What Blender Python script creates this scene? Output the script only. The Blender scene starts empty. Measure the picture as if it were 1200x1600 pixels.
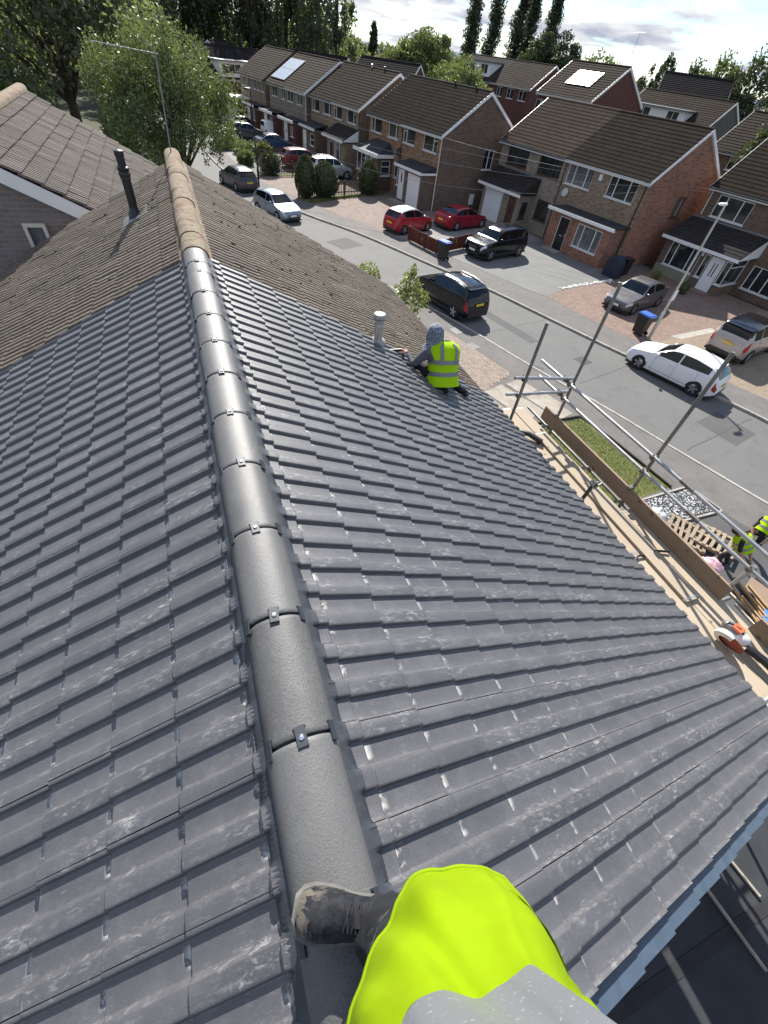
import bpy, bmesh, math, random
from math import sin, cos, pi, radians, sqrt, atan2
from mathutils import Vector, Matrix, noise
import numpy as np
random.seed(7)
S = bpy.context.scene
COL = S.collection
V3 = Vector

# ---------------------------------------------------------------- camera
cam_d = bpy.data.cameras.new('camera'); cam = bpy.data.objects.new('camera', cam_d); COL.objects.link(cam)
R_ = Matrix(((0.93321333, 0.19132546, -0.30415038), (-0.34473546, 0.71545975, -0.60767986), (0.10134273, 0.67194636, 0.73363324)))
cam.matrix_world = Matrix.Translation((0, 0, 9.2)) @ R_.to_4x4()
cam_d.sensor_fit = 'VERTICAL'; cam_d.sensor_height = 36.0; cam_d.lens = 36.0 * 666 / 1600
cam_d.clip_start = 0.02; cam_d.clip_end = 3000
S.camera = cam

# ---------------------------------------------------------------- sky, clouds and sun
SUN = V3((0.27, 0.96, 0.775)).normalized()
W = bpy.data.worlds.new('World'); S.world = W; W.use_nodes = True
wn, wl = W.node_tree.nodes, W.node_tree.links
wn.clear()
wo = wn.new('ShaderNodeOutputWorld')
sky = wn.new('ShaderNodeTexSky'); sky.sky_type = 'NISHITA'; sky.sun_disc = False
sky.sun_elevation = radians(37.9); sky.sun_rotation = radians(15.7); sky.air_density = 1.0; sky.dust_density = 0.0; sky.ozone_density = 6.0
bg = wn.new('ShaderNodeBackground'); bg.inputs[1].default_value = 0.095; wl.new(sky.outputs[0], bg.inputs[0])
tc = wn.new('ShaderNodeTexCoord')
sep = wn.new('ShaderNodeSeparateXYZ'); wl.new(tc.outputs['Generated'], sep.inputs[0])
def wmath(op, a, b=None, clamp=False):
    n = wn.new('ShaderNodeMath'); n.operation = op; n.use_clamp = clamp
    for i, v in enumerate((a, b)):
        if v is None: continue
        if isinstance(v, (int, float)): n.inputs[i].default_value = v
        else: wl.new(v, n.inputs[i])
    return n.outputs[0]
zz = wmath('ADD', wmath('MAXIMUM', sep.outputs[2], 0.0), 0.16)
cx = wmath('DIVIDE', sep.outputs[0], zz); cy = wmath('DIVIDE', sep.outputs[1], zz)
comb = wn.new('ShaderNodeCombineXYZ'); wl.new(cx, comb.inputs[0]); wl.new(cy, comb.inputs[1]); wl.new(wmath('MULTIPLY', sep.outputs[2], 2.2), comb.inputs[2])
nz = wn.new('ShaderNodeTexNoise'); nz.inputs['Scale'].default_value = 1.15; nz.inputs['Detail'].default_value = 9; nz.inputs['Roughness'].default_value = 0.58; nz.inputs['Distortion'].default_value = 0.35
wl.new(comb.outputs[0], nz.inputs['Vector'])
rmp = wn.new('ShaderNodeValToRGB'); rmp.color_ramp.elements[0].position = 0.46; rmp.color_ramp.elements[1].position = 0.56
wl.new(nz.outputs[0], rmp.inputs[0])
nz2 = wn.new('ShaderNodeTexNoise'); nz2.inputs['Scale'].default_value = 2.1; nz2.inputs['Detail'].default_value = 7; nz2.inputs['Roughness'].default_value = 0.55
mp2 = wn.new('ShaderNodeMapping'); mp2.inputs['Location'].default_value = (3.1, 1.7, 0.4); wl.new(comb.outputs[0], mp2.inputs[0]); wl.new(mp2.outputs[0], nz2.inputs['Vector'])
rm2 = wn.new('ShaderNodeValToRGB')
rm2.color_ramp.elements[0].position = 0.36; rm2.color_ramp.elements[0].color = (0.47, 0.51, 0.63, 1)
rm2.color_ramp.elements[1].position = 0.60; rm2.color_ramp.elements[1].color = (1.0, 1.0, 1.0, 1)
wl.new(nz2.outputs[0], rm2.inputs[0])
bgc = wn.new('ShaderNodeBackground'); bgc.inputs[1].default_value = 0.52; wl.new(rm2.outputs[0], bgc.inputs[0])
mxs = wn.new('ShaderNodeMixShader'); wl.new(rmp.outputs[0], mxs.inputs[0]); wl.new(bg.outputs[0], mxs.inputs[1]); wl.new(bgc.outputs[0], mxs.inputs[2])
wl.new(mxs.outputs[0], wo.inputs[0])

sd = bpy.data.lights.new('sun', 'SUN'); sd.energy = 5.0; sd.angle = radians(0.55); sd.color = (1.0, 0.95, 0.87)
so = bpy.data.objects.new('sun', sd); COL.objects.link(so); so.rotation_euler = SUN.to_track_quat('Z', 'Y').to_euler(); so.location = (20, 60, 60)

vs = S.view_settings; vs.view_transform = 'Standard'; vs.look = 'None'; vs.gamma = 1.0; vs.use_curve_mapping = False; vs.exposure = 1.0

# ---------------------------------------------------------------- helpers
class MB:
    """collects faces in metres; build() links them as one mesh object"""
    def __init__(s): s.v = []; s.f = []; s.m = []; s.uv = {}
    def face(s, pts, mi=0, uv=None):
        b = len(s.v); s.v.extend([tuple(p) for p in pts]); s.f.append(tuple(range(b, b + len(pts)))); s.m.append(mi)
        if uv: s.uv[len(s.f) - 1] = uv
        return s
    def grid(s, rows, mi=0, closed=False, flip=False):
        b = len(s.v); n = len(rows[0])
        for r in rows: s.v.extend([tuple(p) for p in r])
        for i in range(len(rows) - 1):
            for j in range(n if closed else n - 1):
                k = (j + 1) % n
                q = (b + i * n + j, b + i * n + k, b + (i + 1) * n + k, b + (i + 1) * n + j)
                s.f.append(q[::-1] if flip else q); s.m.append(mi)
        return s
    def box(s, x0, x1, y0, y1, z0, z1, mi=0, T=None):
        P = [(x0, y0, z0), (x1, y0, z0), (x1, y1, z0), (x0, y1, z0), (x0, y0, z1), (x1, y0, z1), (x1, y1, z1), (x0, y1, z1)]
        if T is not None: P = [tuple(T @ V3(p)) for p in P]
        b = len(s.v); s.v.extend(P)
        for q in ((3, 2, 1, 0), (4, 5, 6, 7), (0, 1, 5, 4), (1, 2, 6, 5), (2, 3, 7, 6), (3, 0, 4, 7)):
            s.f.append(tuple(b + i for i in q)); s.m.append(mi)
        return s
    def beam(s, a, b, w, h, mi=0, up=(0, 0, 1)):
        a, b = V3(a), V3(b); d = (b - a); L = d.length
        if L < 1e-6: return s
        d.normalize(); u = V3(up); sd_ = d.cross(u)
        if sd_.length < 1e-4: sd_ = d.cross(V3((1, 0, 0)))
        sd_.normalize(); u = sd_.cross(d)
        T = Matrix((sd_, d, u)).transposed().to_4x4(); T.translation = a
        return s.box(-w / 2, w / 2, 0, L, -h / 2, h / 2, mi, T)
    def tube(s, path, r, n=10, mi=0, cap=True):
        P = [V3(p) for p in path]; rr = r if isinstance(r, (list, tuple)) else [r] * len(P)
        ref = None; rows = []
        for i, p in enumerate(P):
            d = (P[min(i + 1, len(P) - 1)] - P[max(i - 1, 0)]).normalized()
            if ref is None: ref = d.orthogonal().normalized()
            ref = (ref - d * ref.dot(d)); ref = ref.normalized() if ref.length > 1e-5 else d.orthogonal().normalized()
            c = d.cross(ref)
            rows.append([tuple(p + (ref * cos(2 * pi * k / n) + c * sin(2 * pi * k / n)) * rr[i]) for k in range(n)])
        s.grid(rows, mi, closed=True)
        if cap: s.face(rows[0][::-1], mi); s.face(rows[-1], mi)
        return s
    def lathe(s, prof, n=16, o=(0, 0, 0), mi=0, T=None, cap=True):
        rows = []
        for r, z in prof:
            row = [V3((r * cos(2 * pi * k / n), r * sin(2 * pi * k / n), z)) for k in range(n)]
            if T is not None: row = [T @ p for p in row]
            rows.append([tuple(p + V3(o)) for p in row])
        s.grid(rows, mi, closed=True)
        if cap and prof[0][0] > 1e-4: s.face(rows[0][::-1], mi)
        if cap and prof[-1][0] > 1e-4: s.face(rows[-1], mi)
        return s
    def ellipsoid(s, c, r, mi=0, nu=14, nv=9, f=None):
        rows = []
        for i in range(nv + 1):
            t = -pi / 2 + pi * i / nv
            row = []
            for j in range(nu):
                a = 2 * pi * j / nu
                p = V3((cos(t) * cos(a), cos(t) * sin(a), sin(t))); k = f(p) if f else 1.0
                row.append((c[0] + r[0] * p.x * k, c[1] + r[1] * p.y * k, c[2] + r[2] * p.z * k))
            rows.append(row)
        return s.grid(rows, mi, closed=True)
    def mesh(s, name, mats, smooth=None):
        me = bpy.data.meshes.new(name); me.from_pydata(s.v, [], s.f)
        for m in (mats if isinstance(mats, (list, tuple)) else [mats]): me.materials.append(m)
        if any(s.m): me.polygons.foreach_set('material_index', s.m)
        uvl = me.uv_layers.new(name='UVMap')
        nl = len(me.loops); buf = np.zeros(nl * 2, dtype=np.float32)
        co = np.array(s.v, dtype=np.float64).reshape(-1, 3)
        for pi_, p in enumerate(me.polygons):
            if pi_ in s.uv:
                for k, li in enumerate(p.loop_indices): buf[li * 2:li * 2 + 2] = s.uv[pi_][k]
                continue
            n = p.normal
            if abs(n[2]) < 0.75:
                l = sqrt(n[0] ** 2 + n[1] ** 2) or 1; tx, ty = -n[1] / l, n[0] / l
                for li, vi in zip(p.loop_indices, p.vertices):
                    c = co[vi]; buf[li * 2] = c[0] * tx + c[1] * ty; buf[li * 2 + 1] = c[2]
            else:
                for li, vi in zip(p.loop_indices, p.vertices): buf[li * 2:li * 2 + 2] = co[vi][:2]
        uvl.data.foreach_set('uv', buf)
        if smooth is not None:
            me.shade_smooth(); me.set_sharp_from_angle(angle=radians(smooth))
        me.update()
        return me
    def build(s, name, mats, parent=None, smooth=None, kind=None):
        return link(name, s.mesh(name, mats, smooth), parent, kind)
def link(name, me, parent=None, kind=None):
    o = bpy.data.objects.new(name, me); COL.objects.link(o)
    if parent: o.parent = parent
    if kind: o['kind'] = kind
    return o
def tag(o, label, cat, group=None):
    o['label'] = label; o['category'] = cat
    if group: o['group'] = group
    return o
def thing(name, label, cat, loc=(0, 0, 0), rz=0.0, group=None):
    o = bpy.data.objects.new(name, None); COL.objects.link(o); o.empty_display_size = 0.2
    o.location = loc; o.rotation_euler = (0, 0, rz)
    return tag(o, label, cat, group)
def copy_tree(o, parent=None):
    c = o.copy(); COL.objects.link(c); c.parent = parent
    for ch in list(o.children): copy_tree(ch, c)
    return c
def fast_mesh(name, verts, faces4, mat):
    """quads from numpy"""
    me = bpy.data.meshes.new(name)
    nv, nf = len(verts), len(faces4)
    me.vertices.add(nv); me.vertices.foreach_set('co', np.asarray(verts, dtype=np.float32).ravel())
    me.loops.add(nf * 4); me.loops.foreach_set('vertex_index', np.asarray(faces4, dtype=np.int32).ravel())
    me.polygons.add(nf); me.polygons.foreach_set('loop_start', np.arange(0, nf * 4, 4, dtype=np.int32))
    me.materials.append(mat); me.update(calc_edges=True); me.validate()
    return me

# ---------------------------------------------------------------- materials
def newmat(name):
    m = bpy.data.materials.new(name); m.use_nodes = True
    nt = m.node_tree; b = nt.nodes['Principled BSDF']
    return m, nt, b
class NT:
    def __init__(s, nt): s.t = nt
    def n(s, typ, **kw):
        x = s.t.nodes.new(typ)
        for k, v in kw.items(): setattr(x, k, v)
        return x
    def l(s, a, b): s.t.links.new(a, b)
    def val(s, sock, v):
        if hasattr(v, 'is_linked') or hasattr(v, 'links'): s.l(v, sock)
        else: sock.default_value = v
    def math(s, op, a, b=0.0, clamp=False):
        x = s.n('ShaderNodeMath', operation=op, use_clamp=clamp); s.val(x.inputs[0], a); s.val(x.inputs[1], b); return x.outputs[0]
    def noise(s, vec, scale, detail=4, rough=0.55, dist=0.0):
        x = s.n('ShaderNodeTexNoise'); x.inputs['Scale'].default_value = scale; x.inputs['Detail'].default_value = detail
        x.inputs['Roughness'].default_value = rough; x.inputs['Distortion'].default_value = dist
        if vec is not None: s.l(vec, x.inputs['Vector'])
        return x.outputs[0]
    def ramp(s, fac, stops):
        x = s.n('ShaderNodeValToRGB'); e = x.color_ramp.elements
        while len(e) < len(stops): e.new(0.5)
        for i, (p, c) in enumerate(stops):
            e[i].position = p; e[i].color = (*c, 1) if len(c) == 3 else c
        s.l(fac, x.inputs[0]); return x.outputs[0]
    def rng(s, fac, a, b, c=0.0, d=1.0):
        x = s.n('ShaderNodeMapRange'); s.l(fac, x.inputs[0])
        for i, v in enumerate((a, b, c, d)): x.inputs[1 + i].default_value = v
        return x.outputs[0]
    def mix(s, fac, a, b, mode='MIX'):
        x = s.n('ShaderNodeMix', data_type='RGBA', blend_type=mode)
        s.val(x.inputs[0], fac)
        for i, v in ((6, a), (7, b)):
            if isinstance(v, tuple): x.inputs[i].default_value = (*v, 1) if len(v) == 3 else v
            else: s.l(v, x.inputs[i])
        return x.outputs[2]
    def bump(s, b, h, strength=0.3, dist=0.01):
        x = s.n('ShaderNodeBump'); x.inputs['Strength'].default_value = strength; x.inputs['Distance'].default_value = dist
        s.l(h, x.inputs['Height']); s.l(x.outputs[0], b.inputs['Normal'])
    def obj(s): return s.n('ShaderNodeTexCoord').outputs['Object']
    def uv(s): return s.n('ShaderNodeTexCoord').outputs['UV']
    def pos(s): return s.n('ShaderNodeNewGeometry').outputs['Position']
    def rand(s):
        a = s.n('ShaderNodeObjectInfo').outputs['Random']; g = s.n('ShaderNodeNewGeometry').outputs['Random Per Island']
        return s.math('FRACT', s.math('ADD', a, g))
def plain(name, col, rough=0.6, metal=0.0, spec=0.5, var=0.0, scale=6.0, bump=0.0, coat=0.0, coordpos=True):
    m, nt, b = newmat(name); N = NT(nt)
    b.inputs['Roughness'].default_value = rough; b.inputs['Metallic'].default_value = metal
    b.inputs['Specular IOR Level'].default_value = spec; b.inputs['Coat Weight'].default_value = coat; b.inputs['Coat Roughness'].default_value = 0.06
    if var > 0:
        v = N.pos() if coordpos else N.obj()
        f = N.noise(v, scale, 6, 0.62)
        c = N.mix(N.rng(f, 0.3, 0.7), tuple(x * (1 - var) for x in col), tuple(min(1, x * (1 + var)) for x in col))
        N.l(c, b.inputs['Base Color'])
        if bump: N.bump(b, N.noise(v, scale * 9, 5, 0.7), bump, 0.01)
    else: b.inputs['Base Color'].default_value = (*col, 1)
    return m
def brickmat(name, c1, c2, mortar, bw=0.225, rh=0.075, ms=0.011, dirt=0.25, third=None):
    m, nt, b = newmat(name); N = NT(nt)
    t = N.n('ShaderNodeTexBrick'); N.l(N.uv(), t.inputs['Vector'])
    t.inputs['Color1'].default_value = (*c1, 1); t.inputs['Color2'].default_value = (*c2, 1); t.inputs['Mortar'].default_value = (*mortar, 1)
    t.inputs['Scale'].default_value = 1.0; t.inputs['Brick Width'].default_value = bw; t.inputs['Row Height'].default_value = rh
    t.inputs['Mortar Size'].default_value = ms; t.inputs['Mortar Smooth'].default_value = 0.2; t.inputs['Bias'].default_value = 0.0
    c = t.outputs[0]
    if third:
        vor = N.n('ShaderNodeTexWhiteNoise', noise_dimensions='2D')
        sx = N.n('ShaderNodeSeparateXYZ'); N.l(N.uv(), sx.inputs[0])
        row = N.math('FLOOR', N.math('DIVIDE', sx.outputs[1], rh))
        off = N.math('MULTIPLY', N.math('MODULO', row, 2.0), 0.5)
        cl = N.math('FLOOR', N.math('ADD', N.math('DIVIDE', sx.outputs[0], bw), off))
        cb = N.n('ShaderNodeCombineXYZ'); N.l(cl, cb.inputs[0]); N.l(row, cb.inputs[1]); N.l(cb.outputs[0], vor.inputs[0])
        hit = N.math('MULTIPLY', N.math('GREATER_THAN', vor.outputs['Value'], 0.72), N.math('SUBTRACT', 1.0, t.outputs[1]))
        c = N.mix(hit, c, third)
    f = N.noise(N.uv(), 0.9, 5, 0.6)
    c = N.mix(N.rng(f, 0.35, 0.75, 0.0, dirt), c, tuple(x * 0.45 for x in c1))
    f2 = N.noise(N.uv(), 23, 3, 0.6)
    c = N.mix(N.rng(f2, 0.2, 0.8, 0.0, 0.35), c, tuple(x * 0.6 for x in c2), 'MULTIPLY') if False else c
    N.l(c, b.inputs['Base Color']); b.inputs['Roughness'].default_value = 0.9; b.inputs['Specular IOR Level'].default_value = 0.2
    N.bump(b, N.math('SUBTRACT', 1.0, t.outputs[1]), 0.5, 0.012)
    return m
# ---------------------------------------------------------------- roof tile materials
def mat_newtile():
    m, nt, b = newmat('slate_grey_tile'); N = NT(nt)
    r = N.rand(); P = N.pos()
    sx = N.n('ShaderNodeSeparateXYZ'); N.l(N.uv(), sx.inputs[0]); ph, v = sx.outputs[0], sx.outputs[1]
    base = N.mix(r, (0.048, 0.048, 0.054), (0.072, 0.071, 0.078))
    f = N.noise(P, 2.3, 5, 0.6)
    base = N.mix(N.rng(f, 0.35, 0.7, 0.0, 0.5), base, (0.080, 0.079, 0.084))
    fine = N.noise(P, 160, 3, 0.7)
    base = N.mix(N.rng(fine, 0.35, 0.75, 0.0, 0.45), base, (0.100, 0.100, 0.108))
    # powdery scuffs on the raised tops
    top = N.math('MULTIPLY', N.rng(ph, 0.05, 0.12), N.rng(ph, 0.62, 0.52))
    mp_ = N.n('ShaderNodeMapping'); mp_.inputs['Scale'].default_value = (0.55, 1.5, 0.55); mp_.inputs['Rotation'].default_value = (0, 0, 0.35); N.l(P, mp_.inputs[0])
    s1 = N.noise(mp_.outputs[0], 42, 8, 0.72, 0.5); s2 = N.noise(P, 3.1, 4, 0.6); s3 = N.noise(P, 9.0, 5, 0.65)
    sc = N.math('MULTIPLY', N.rng(s1, 0.515, 0.70), N.rng(s2, 0.43, 0.62))
    sc = N.math('MULTIPLY', sc, N.math('ADD', 0.18, N.math('MULTIPLY', top, 0.82)))
    base = N.mix(N.math('MULTIPLY', N.rng(s3, 0.48, 0.72), 0.22), base, (0.17, 0.17, 0.175))
    base = N.mix(N.math('MULTIPLY', sc, 0.75), base, (0.36, 0.36, 0.36))
    mp3 = N.n('ShaderNodeMapping'); mp3.inputs['Scale'].default_value = (0.12, 1.0, 0.12); mp3.inputs['Rotation'].default_value = (0, 0, -0.5); N.l(P, mp3.inputs[0])
    scr = N.math('MULTIPLY', N.rng(N.noise(mp3.outputs[0], 75, 2, 0.5), 0.735, 0.76), N.rng(s2, 0.42, 0.6)); base = N.mix(N.math('MULTIPLY', scr, 0.5), base, (0.40, 0.40, 0.40))
    # lime chips in the pans where the next tile starts
    pan = N.math('MULTIPLY', N.rng(ph, 0.60, 0.66), N.rng(ph, 0.97, 0.90))
    hd = N.math('MULTIPLY', N.rng(v, 0.14, 0.05), N.rng(v, -0.03, 0.01))
    c1 = N.noise(P, 17, 4, 0.7, 0.8)
    ch = N.math('MULTIPLY', N.math('MULTIPLY', pan, hd), N.rng(c1, 0.46, 0.56))
    base = N.mix(N.math('MULTIPLY', ch, 0.8), base, (0.52, 0.51, 0.49))
    tl = N.math('MULTIPLY', N.rng(v, 0.955, 0.985), N.rng(N.noise(P, 30, 5, 0.7), 0.56, 0.64))
    base = N.mix(N.math('MULTIPLY', tl, 0.45), base, (0.36, 0.36, 0.36))
    N.l(base, b.inputs['Base Color'])
    ro = N.math('ADD', 0.37, N.math('MULTIPLY', fine, 0.12)); ro = N.math('ADD', ro, N.math('MULTIPLY', sc, 0.25)); N.l(ro, b.inputs['Roughness'])
    b.inputs['Specular IOR Level'].default_value = 0.75
    N.bump(b, N.math('ADD', fine, N.math('MULTIPLY', N.noise(P, 45, 4, 0.6), 0.8)), 0.22, 0.004)
    return m
def mat_oldtile(name, c1, c2, c3, lich=0.5):
    m, nt, b = newmat(name); N = NT(nt)
    r = N.rand(); P = N.pos()
    base = N.mix(r, c1, c2)
    f = N.noise(P, 1.1, 6, 0.65); base = N.mix(N.rng(f, 0.40, 0.72, 0.0, 0.7), base, c3)
    g = N.noise(P, 19, 6, 0.7, 0.6); base = N.mix(N.rng(g, 0.55, 0.70, 0.0, 0.75 * lich), base, (0.30, 0.28, 0.24))
    g2 = N.noise(P, 46, 4, 0.7); base = N.mix(N.rng(g2, 0.60, 0.68, 0.0, 0.6 * lich), base, (0.40, 0.39, 0.35))
    g3 = N.noise(P, 7, 6, 0.7, 0.4); base = N.mix(N.rng(g3, 0.60, 0.72, 0.0, 0.5), base, (0.040, 0.038, 0.030))
    N.l(base, b.inputs['Base Color']); b.inputs['Roughness'].default_value = 0.88; b.inputs['Specular IOR Level'].default_value = 0.25
    N.bump(b, N.noise(P, 70, 5, 0.75), 0.5, 0.008)
    return m
def mat_ridge(name, a, c, d, rough):
    m, nt, b = newmat(name); N = NT(nt)
    P = N.pos(); r = N.rand()
    base = N.mix(N.rng(N.noise(P, 5, 5, 0.6), 0.35, 0.68), a, c)
    base = N.mix(N.rng(N.noise(P, 22, 6, 0.7, 0.5), 0.55, 0.72, 0.0, 0.6), base, d)
    pit = N.noise(P, 150, 3, 0.75)
    base = N.mix(N.rng(pit, 0.54, 0.68, 0.0, 0.75), base, tuple(x * 0.30 for x in a))
    base = N.mix(N.math('MULTIPLY', r, 0.35), base, tuple(x * 1.35 for x in c))
    st = N.math('MULTIPLY', N.rng(N.noise(P, 34, 5, 0.75, 0.8), 0.61, 0.67), N.rng(N.noise(P, 3.1, 2), 0.52, 0.62))
    base = N.mix(N.math('MULTIPLY', st, 0.4), base, (0.40, 0.39, 0.37))
    N.l(base, b.inputs['Base Color']); b.inputs['Roughness'].default_value = rough; b.inputs['Specular IOR Level'].default_value = 0.5
    N.bump(b, N.math('ADD', pit, N.math('MULTIPLY', N.noise(P, 90, 4, 0.75), 0.6)), 0.35, 0.004)
    return m
def mat_lichen_ridge():
    m, nt, b = newmat('lichen_ridge'); N = NT(nt); P = N.pos()
    base = N.ramp(N.noise(P, 6, 6, 0.7, 0.5), [(0.32, (0.095, 0.056, 0.038)), (0.45, (0.175, 0.112, 0.070)), (0.55, (0.23, 0.19, 0.13)), (0.66, (0.12, 0.095, 0.075)), (0.75, (0.07, 0.058, 0.048))])
    base = N.mix(N.rng(N.noise(P, 30, 5, 0.7), 0.55, 0.66, 0.0, 0.8), base, (0.32, 0.29, 0.21))
    base = N.mix(N.rng(N.noise(P, 15, 5, 0.7, 0.3), 0.58, 0.68, 0.0, 0.8), base, (0.05, 0.045, 0.03))
    N.l(base, b.inputs['Base Color']); b.inputs['Roughness'].default_value = 0.92
    N.bump(b, N.noise(P, 45, 6, 0.75), 0.9, 0.015)
    return m
M = {}
M['tile'] = mat_newtile()
M['old'] = mat_oldtile('weathered_old_tile', (0.105, 0.085, 0.066), (0.152, 0.126, 0.098), (0.075, 0.063, 0.048), 0.8)
M['old2'] = mat_oldtile('old_grey_tile', (0.128, 0.108, 0.092), (0.165, 0.140, 0.120), (0.098, 0.083, 0.071), 0.6)
M['ridge'] = mat_ridge('concrete_ridge', (0.084, 0.084, 0.085), (0.112, 0.112, 0.113), (0.145, 0.143, 0.138), 0.52)
M['oldridge'] = mat_lichen_ridge()
M['flex'] = plain('ridge_roll_membrane', (0.035, 0.040, 0.050), 0.55, 0, 0.5, 0.25, 30)
M['black'] = plain('black_plastic', (0.012, 0.013, 0.015), 0.42)
M['clip'] = plain('grey_clip', (0.030, 0.038, 0.048), 0.45)
M['steel'] = plain('zinc_screw', (0.75, 0.76, 0.78), 0.3, 1.0)
M['verge'] = plain('blue_grey_verge', (0.055, 0.080, 0.115), 0.5, 0, 0.5, 0.18, 16)  # blue in the base colour stands for reflected sky
M['white'] = plain('white_upvc', (0.78, 0.78, 0.77), 0.4, 0, 0.5, 0.04, 3)
M['lead'] = plain('lead_flashing', (0.17, 0.185, 0.20), 0.5, 0.35, 0.5, 0.25, 9)
M['capgrey'] = plain('weathered_cap', (0.34, 0.34, 0.33), 0.6, 0, 0.4, 0.2, 20)
M['dullalu'] = plain('dull_aluminium', (0.22, 0.23, 0.24), 0.6, 0.3)
M['galv'] = plain('galvanised', (0.52, 0.52, 0.50), 0.42, 0.75, 0.5, 0.18, 12)

# ---------------------------------------------------------------- tiled slopes
PITCH = radians(27.5); CP, SP = cos(PITCH), sin(PITCH)
def quads_mesh(name, V, F, UV, mat, smooth=35):
    me = fast_mesh(name, V, F, mat)
    ul = me.uv_layers.new(name='UVMap'); ul.data.foreach_set('uv', np.asarray(UV, dtype=np.float32).ravel())
    me.shade_smooth(); me.set_sharp_from_angle(angle=radians(smooth))
    return me
def tile_arrays(prof, w, L, hh, ht, th, side, expo, P=(CP, SP), phase=None):
    """one tile: s runs down the slope (tail at 0), y along the ridge, prof = [(y,h)] over 0..w"""
    cp, sp = P
    def pt(s, y, h): return (side * (s * cp + h * sp), y, -s * sp + h * cp)
    lines = [(-L, hh, 0), (-0.022, ht - 0.016 * (ht - hh) / L, 0), (-0.006, ht, 0), (0.0, ht - 0.004, 0), (-0.002, ht - th, 0)]
    V, UV1 = [], []
    for s, h0, _ in lines:
        for (y, h) in prof:
            V.append(pt(s, y, h0 + h)); UV1.append((phase(y) if phase else y / w, (s + expo) / expo))
    n = len(prof); F = []
    for i in range(len(lines) - 1):
        for j in range(n - 1):
            q = (i * n + j, i * n + j + 1, (i + 1) * n + j + 1, (i + 1) * n + j)
            F.append(q if side < 0 else q[::-1])
    # long edges
    for j, rev in ((0, side < 0), (n - 1, side > 0)):
        b = len(V); y, h = prof[j]
        for s, h0 in ((-L, hh), (0, ht - 0.002)):
            V.append(pt(s, y, h0 + h)); UV1.append((phase(y), 0.5)); V.append(pt(s, y, h0 + h - th)); UV1.append((phase(y), 0.5))
        q = (b, b + 1, b + 3, b + 2); F.append(q[::-1] if rev else q)
    V = np.array(V); F = np.array(F); UVl = np.array(UV1)[F.ravel()]
    return V, F, UVl
ROLL = [(0.0, 0.0), (0.002, 0.00113), (0.0065, 0.01544), (0.0095, 0.01759), (0.015, 0.01825), (0.04, 0.01872), (0.06, 0.01835), (0.066, 0.01741), (0.079, 0.00168), (0.084, 0.0), (0.12, -0.00037), (0.15, 0.0)]
def roll_h(y, d0, per=0.155):
    f = (y - d0) % per
    pts = ROLL + [(per, 0.0)]
    for (a, ha), (b_, hb) in zip(pts, pts[1:]):
        if a <= f <= b_: return ha + (hb - ha) * (f - a) / max(b_ - a, 1e-6)
    return 0.0
def new_profile(b0, w, d0):
    ys = {0.0015, w - 0.0015}
    for k in range(-10, 12):
        for (a, h) in ROLL:
            y = d0 + k * 0.155 + a - b0
            if 0.004 < y < w - 0.004: ys.add(round(y, 5))
    return [(y, roll_h(y + b0, d0)) for y in sorted(ys)]
def old_profile(w=0.30, n=3):
    out = []
    per = w / n
    for k in range(n):
        for a, h in ((0.0, 0.0), (0.10, 0.0), (0.20, 0.013), (0.28, 0.018), (0.66, 0.018), (0.76, 0.013), (0.88, 0.0)):
            y = k * per + a * per
            out.append((max(0.0015, y), h))
    out.append((w - 0.0015, 0.0)); return out
def lay_tiles(parent, prof_of, w, L, hh, ht, th, expo, mat, sides, xr, zr, Y0, ncol, s_first, nrow, budget, phase_of, skip=None, jitter=0.0008, name='roof_tile', P=(CP, SP), cam_at=V3((0, 0, 9.2))):
    cp, sp = P
    todo = []; arr = {}
    for side in sides:
        prof, ph = prof_of(side), phase_of(side)
        arr[side] = tile_arrays(prof, w, L, hh, ht, th, side, expo, P, ph)
        for c in range(ncol):
            for r in range(nrow):
                s = s_first[side] + r * expo; y = Y0[side] + c * w
                if skip and skip(side, s, y): continue
                p = V3((xr + side * s * cp, y, zr - s * sp))
                todo.append(((p - cam_at).length - (0.4 if side > 0 else 0), side, p))
    todo.sort(key=lambda t: t[0])
    shared = {side: quads_mesh(name, *arr[side], mat) for side in sides}
    rnd = random.Random(3)
    for d, side, p in todo[:budget]:
        o = link(name, shared[side], parent)
        o.location = p + V3((0, rnd.uniform(-jitter, jitter), rnd.uniform(-jitter, jitter)))
        o.rotation_euler = (rnd.uniform(-1, 1) * jitter * 3, rnd.uniform(-1, 1) * jitter * 4, rnd.uniform(-1, 1) * jitter * 3)
    rest = todo[budget:]
    if rest:
        Vs, Fs, Us, off = [], [], [], 0
        for d, side, p in rest:
            V, F, U = arr[side]
            Vs.append(V + np.array(p) + np.array([0, rnd.uniform(-jitter, jitter), rnd.uniform(-jitter, jitter) * 2])); Fs.append(F + off); Us.append(U); off += len(V)
        link(name + '_field', quads_mesh(name + '_field', np.concatenate(Vs), np.concatenate(Fs), np.concatenate(Us), mat), parent, 'stuff')

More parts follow.
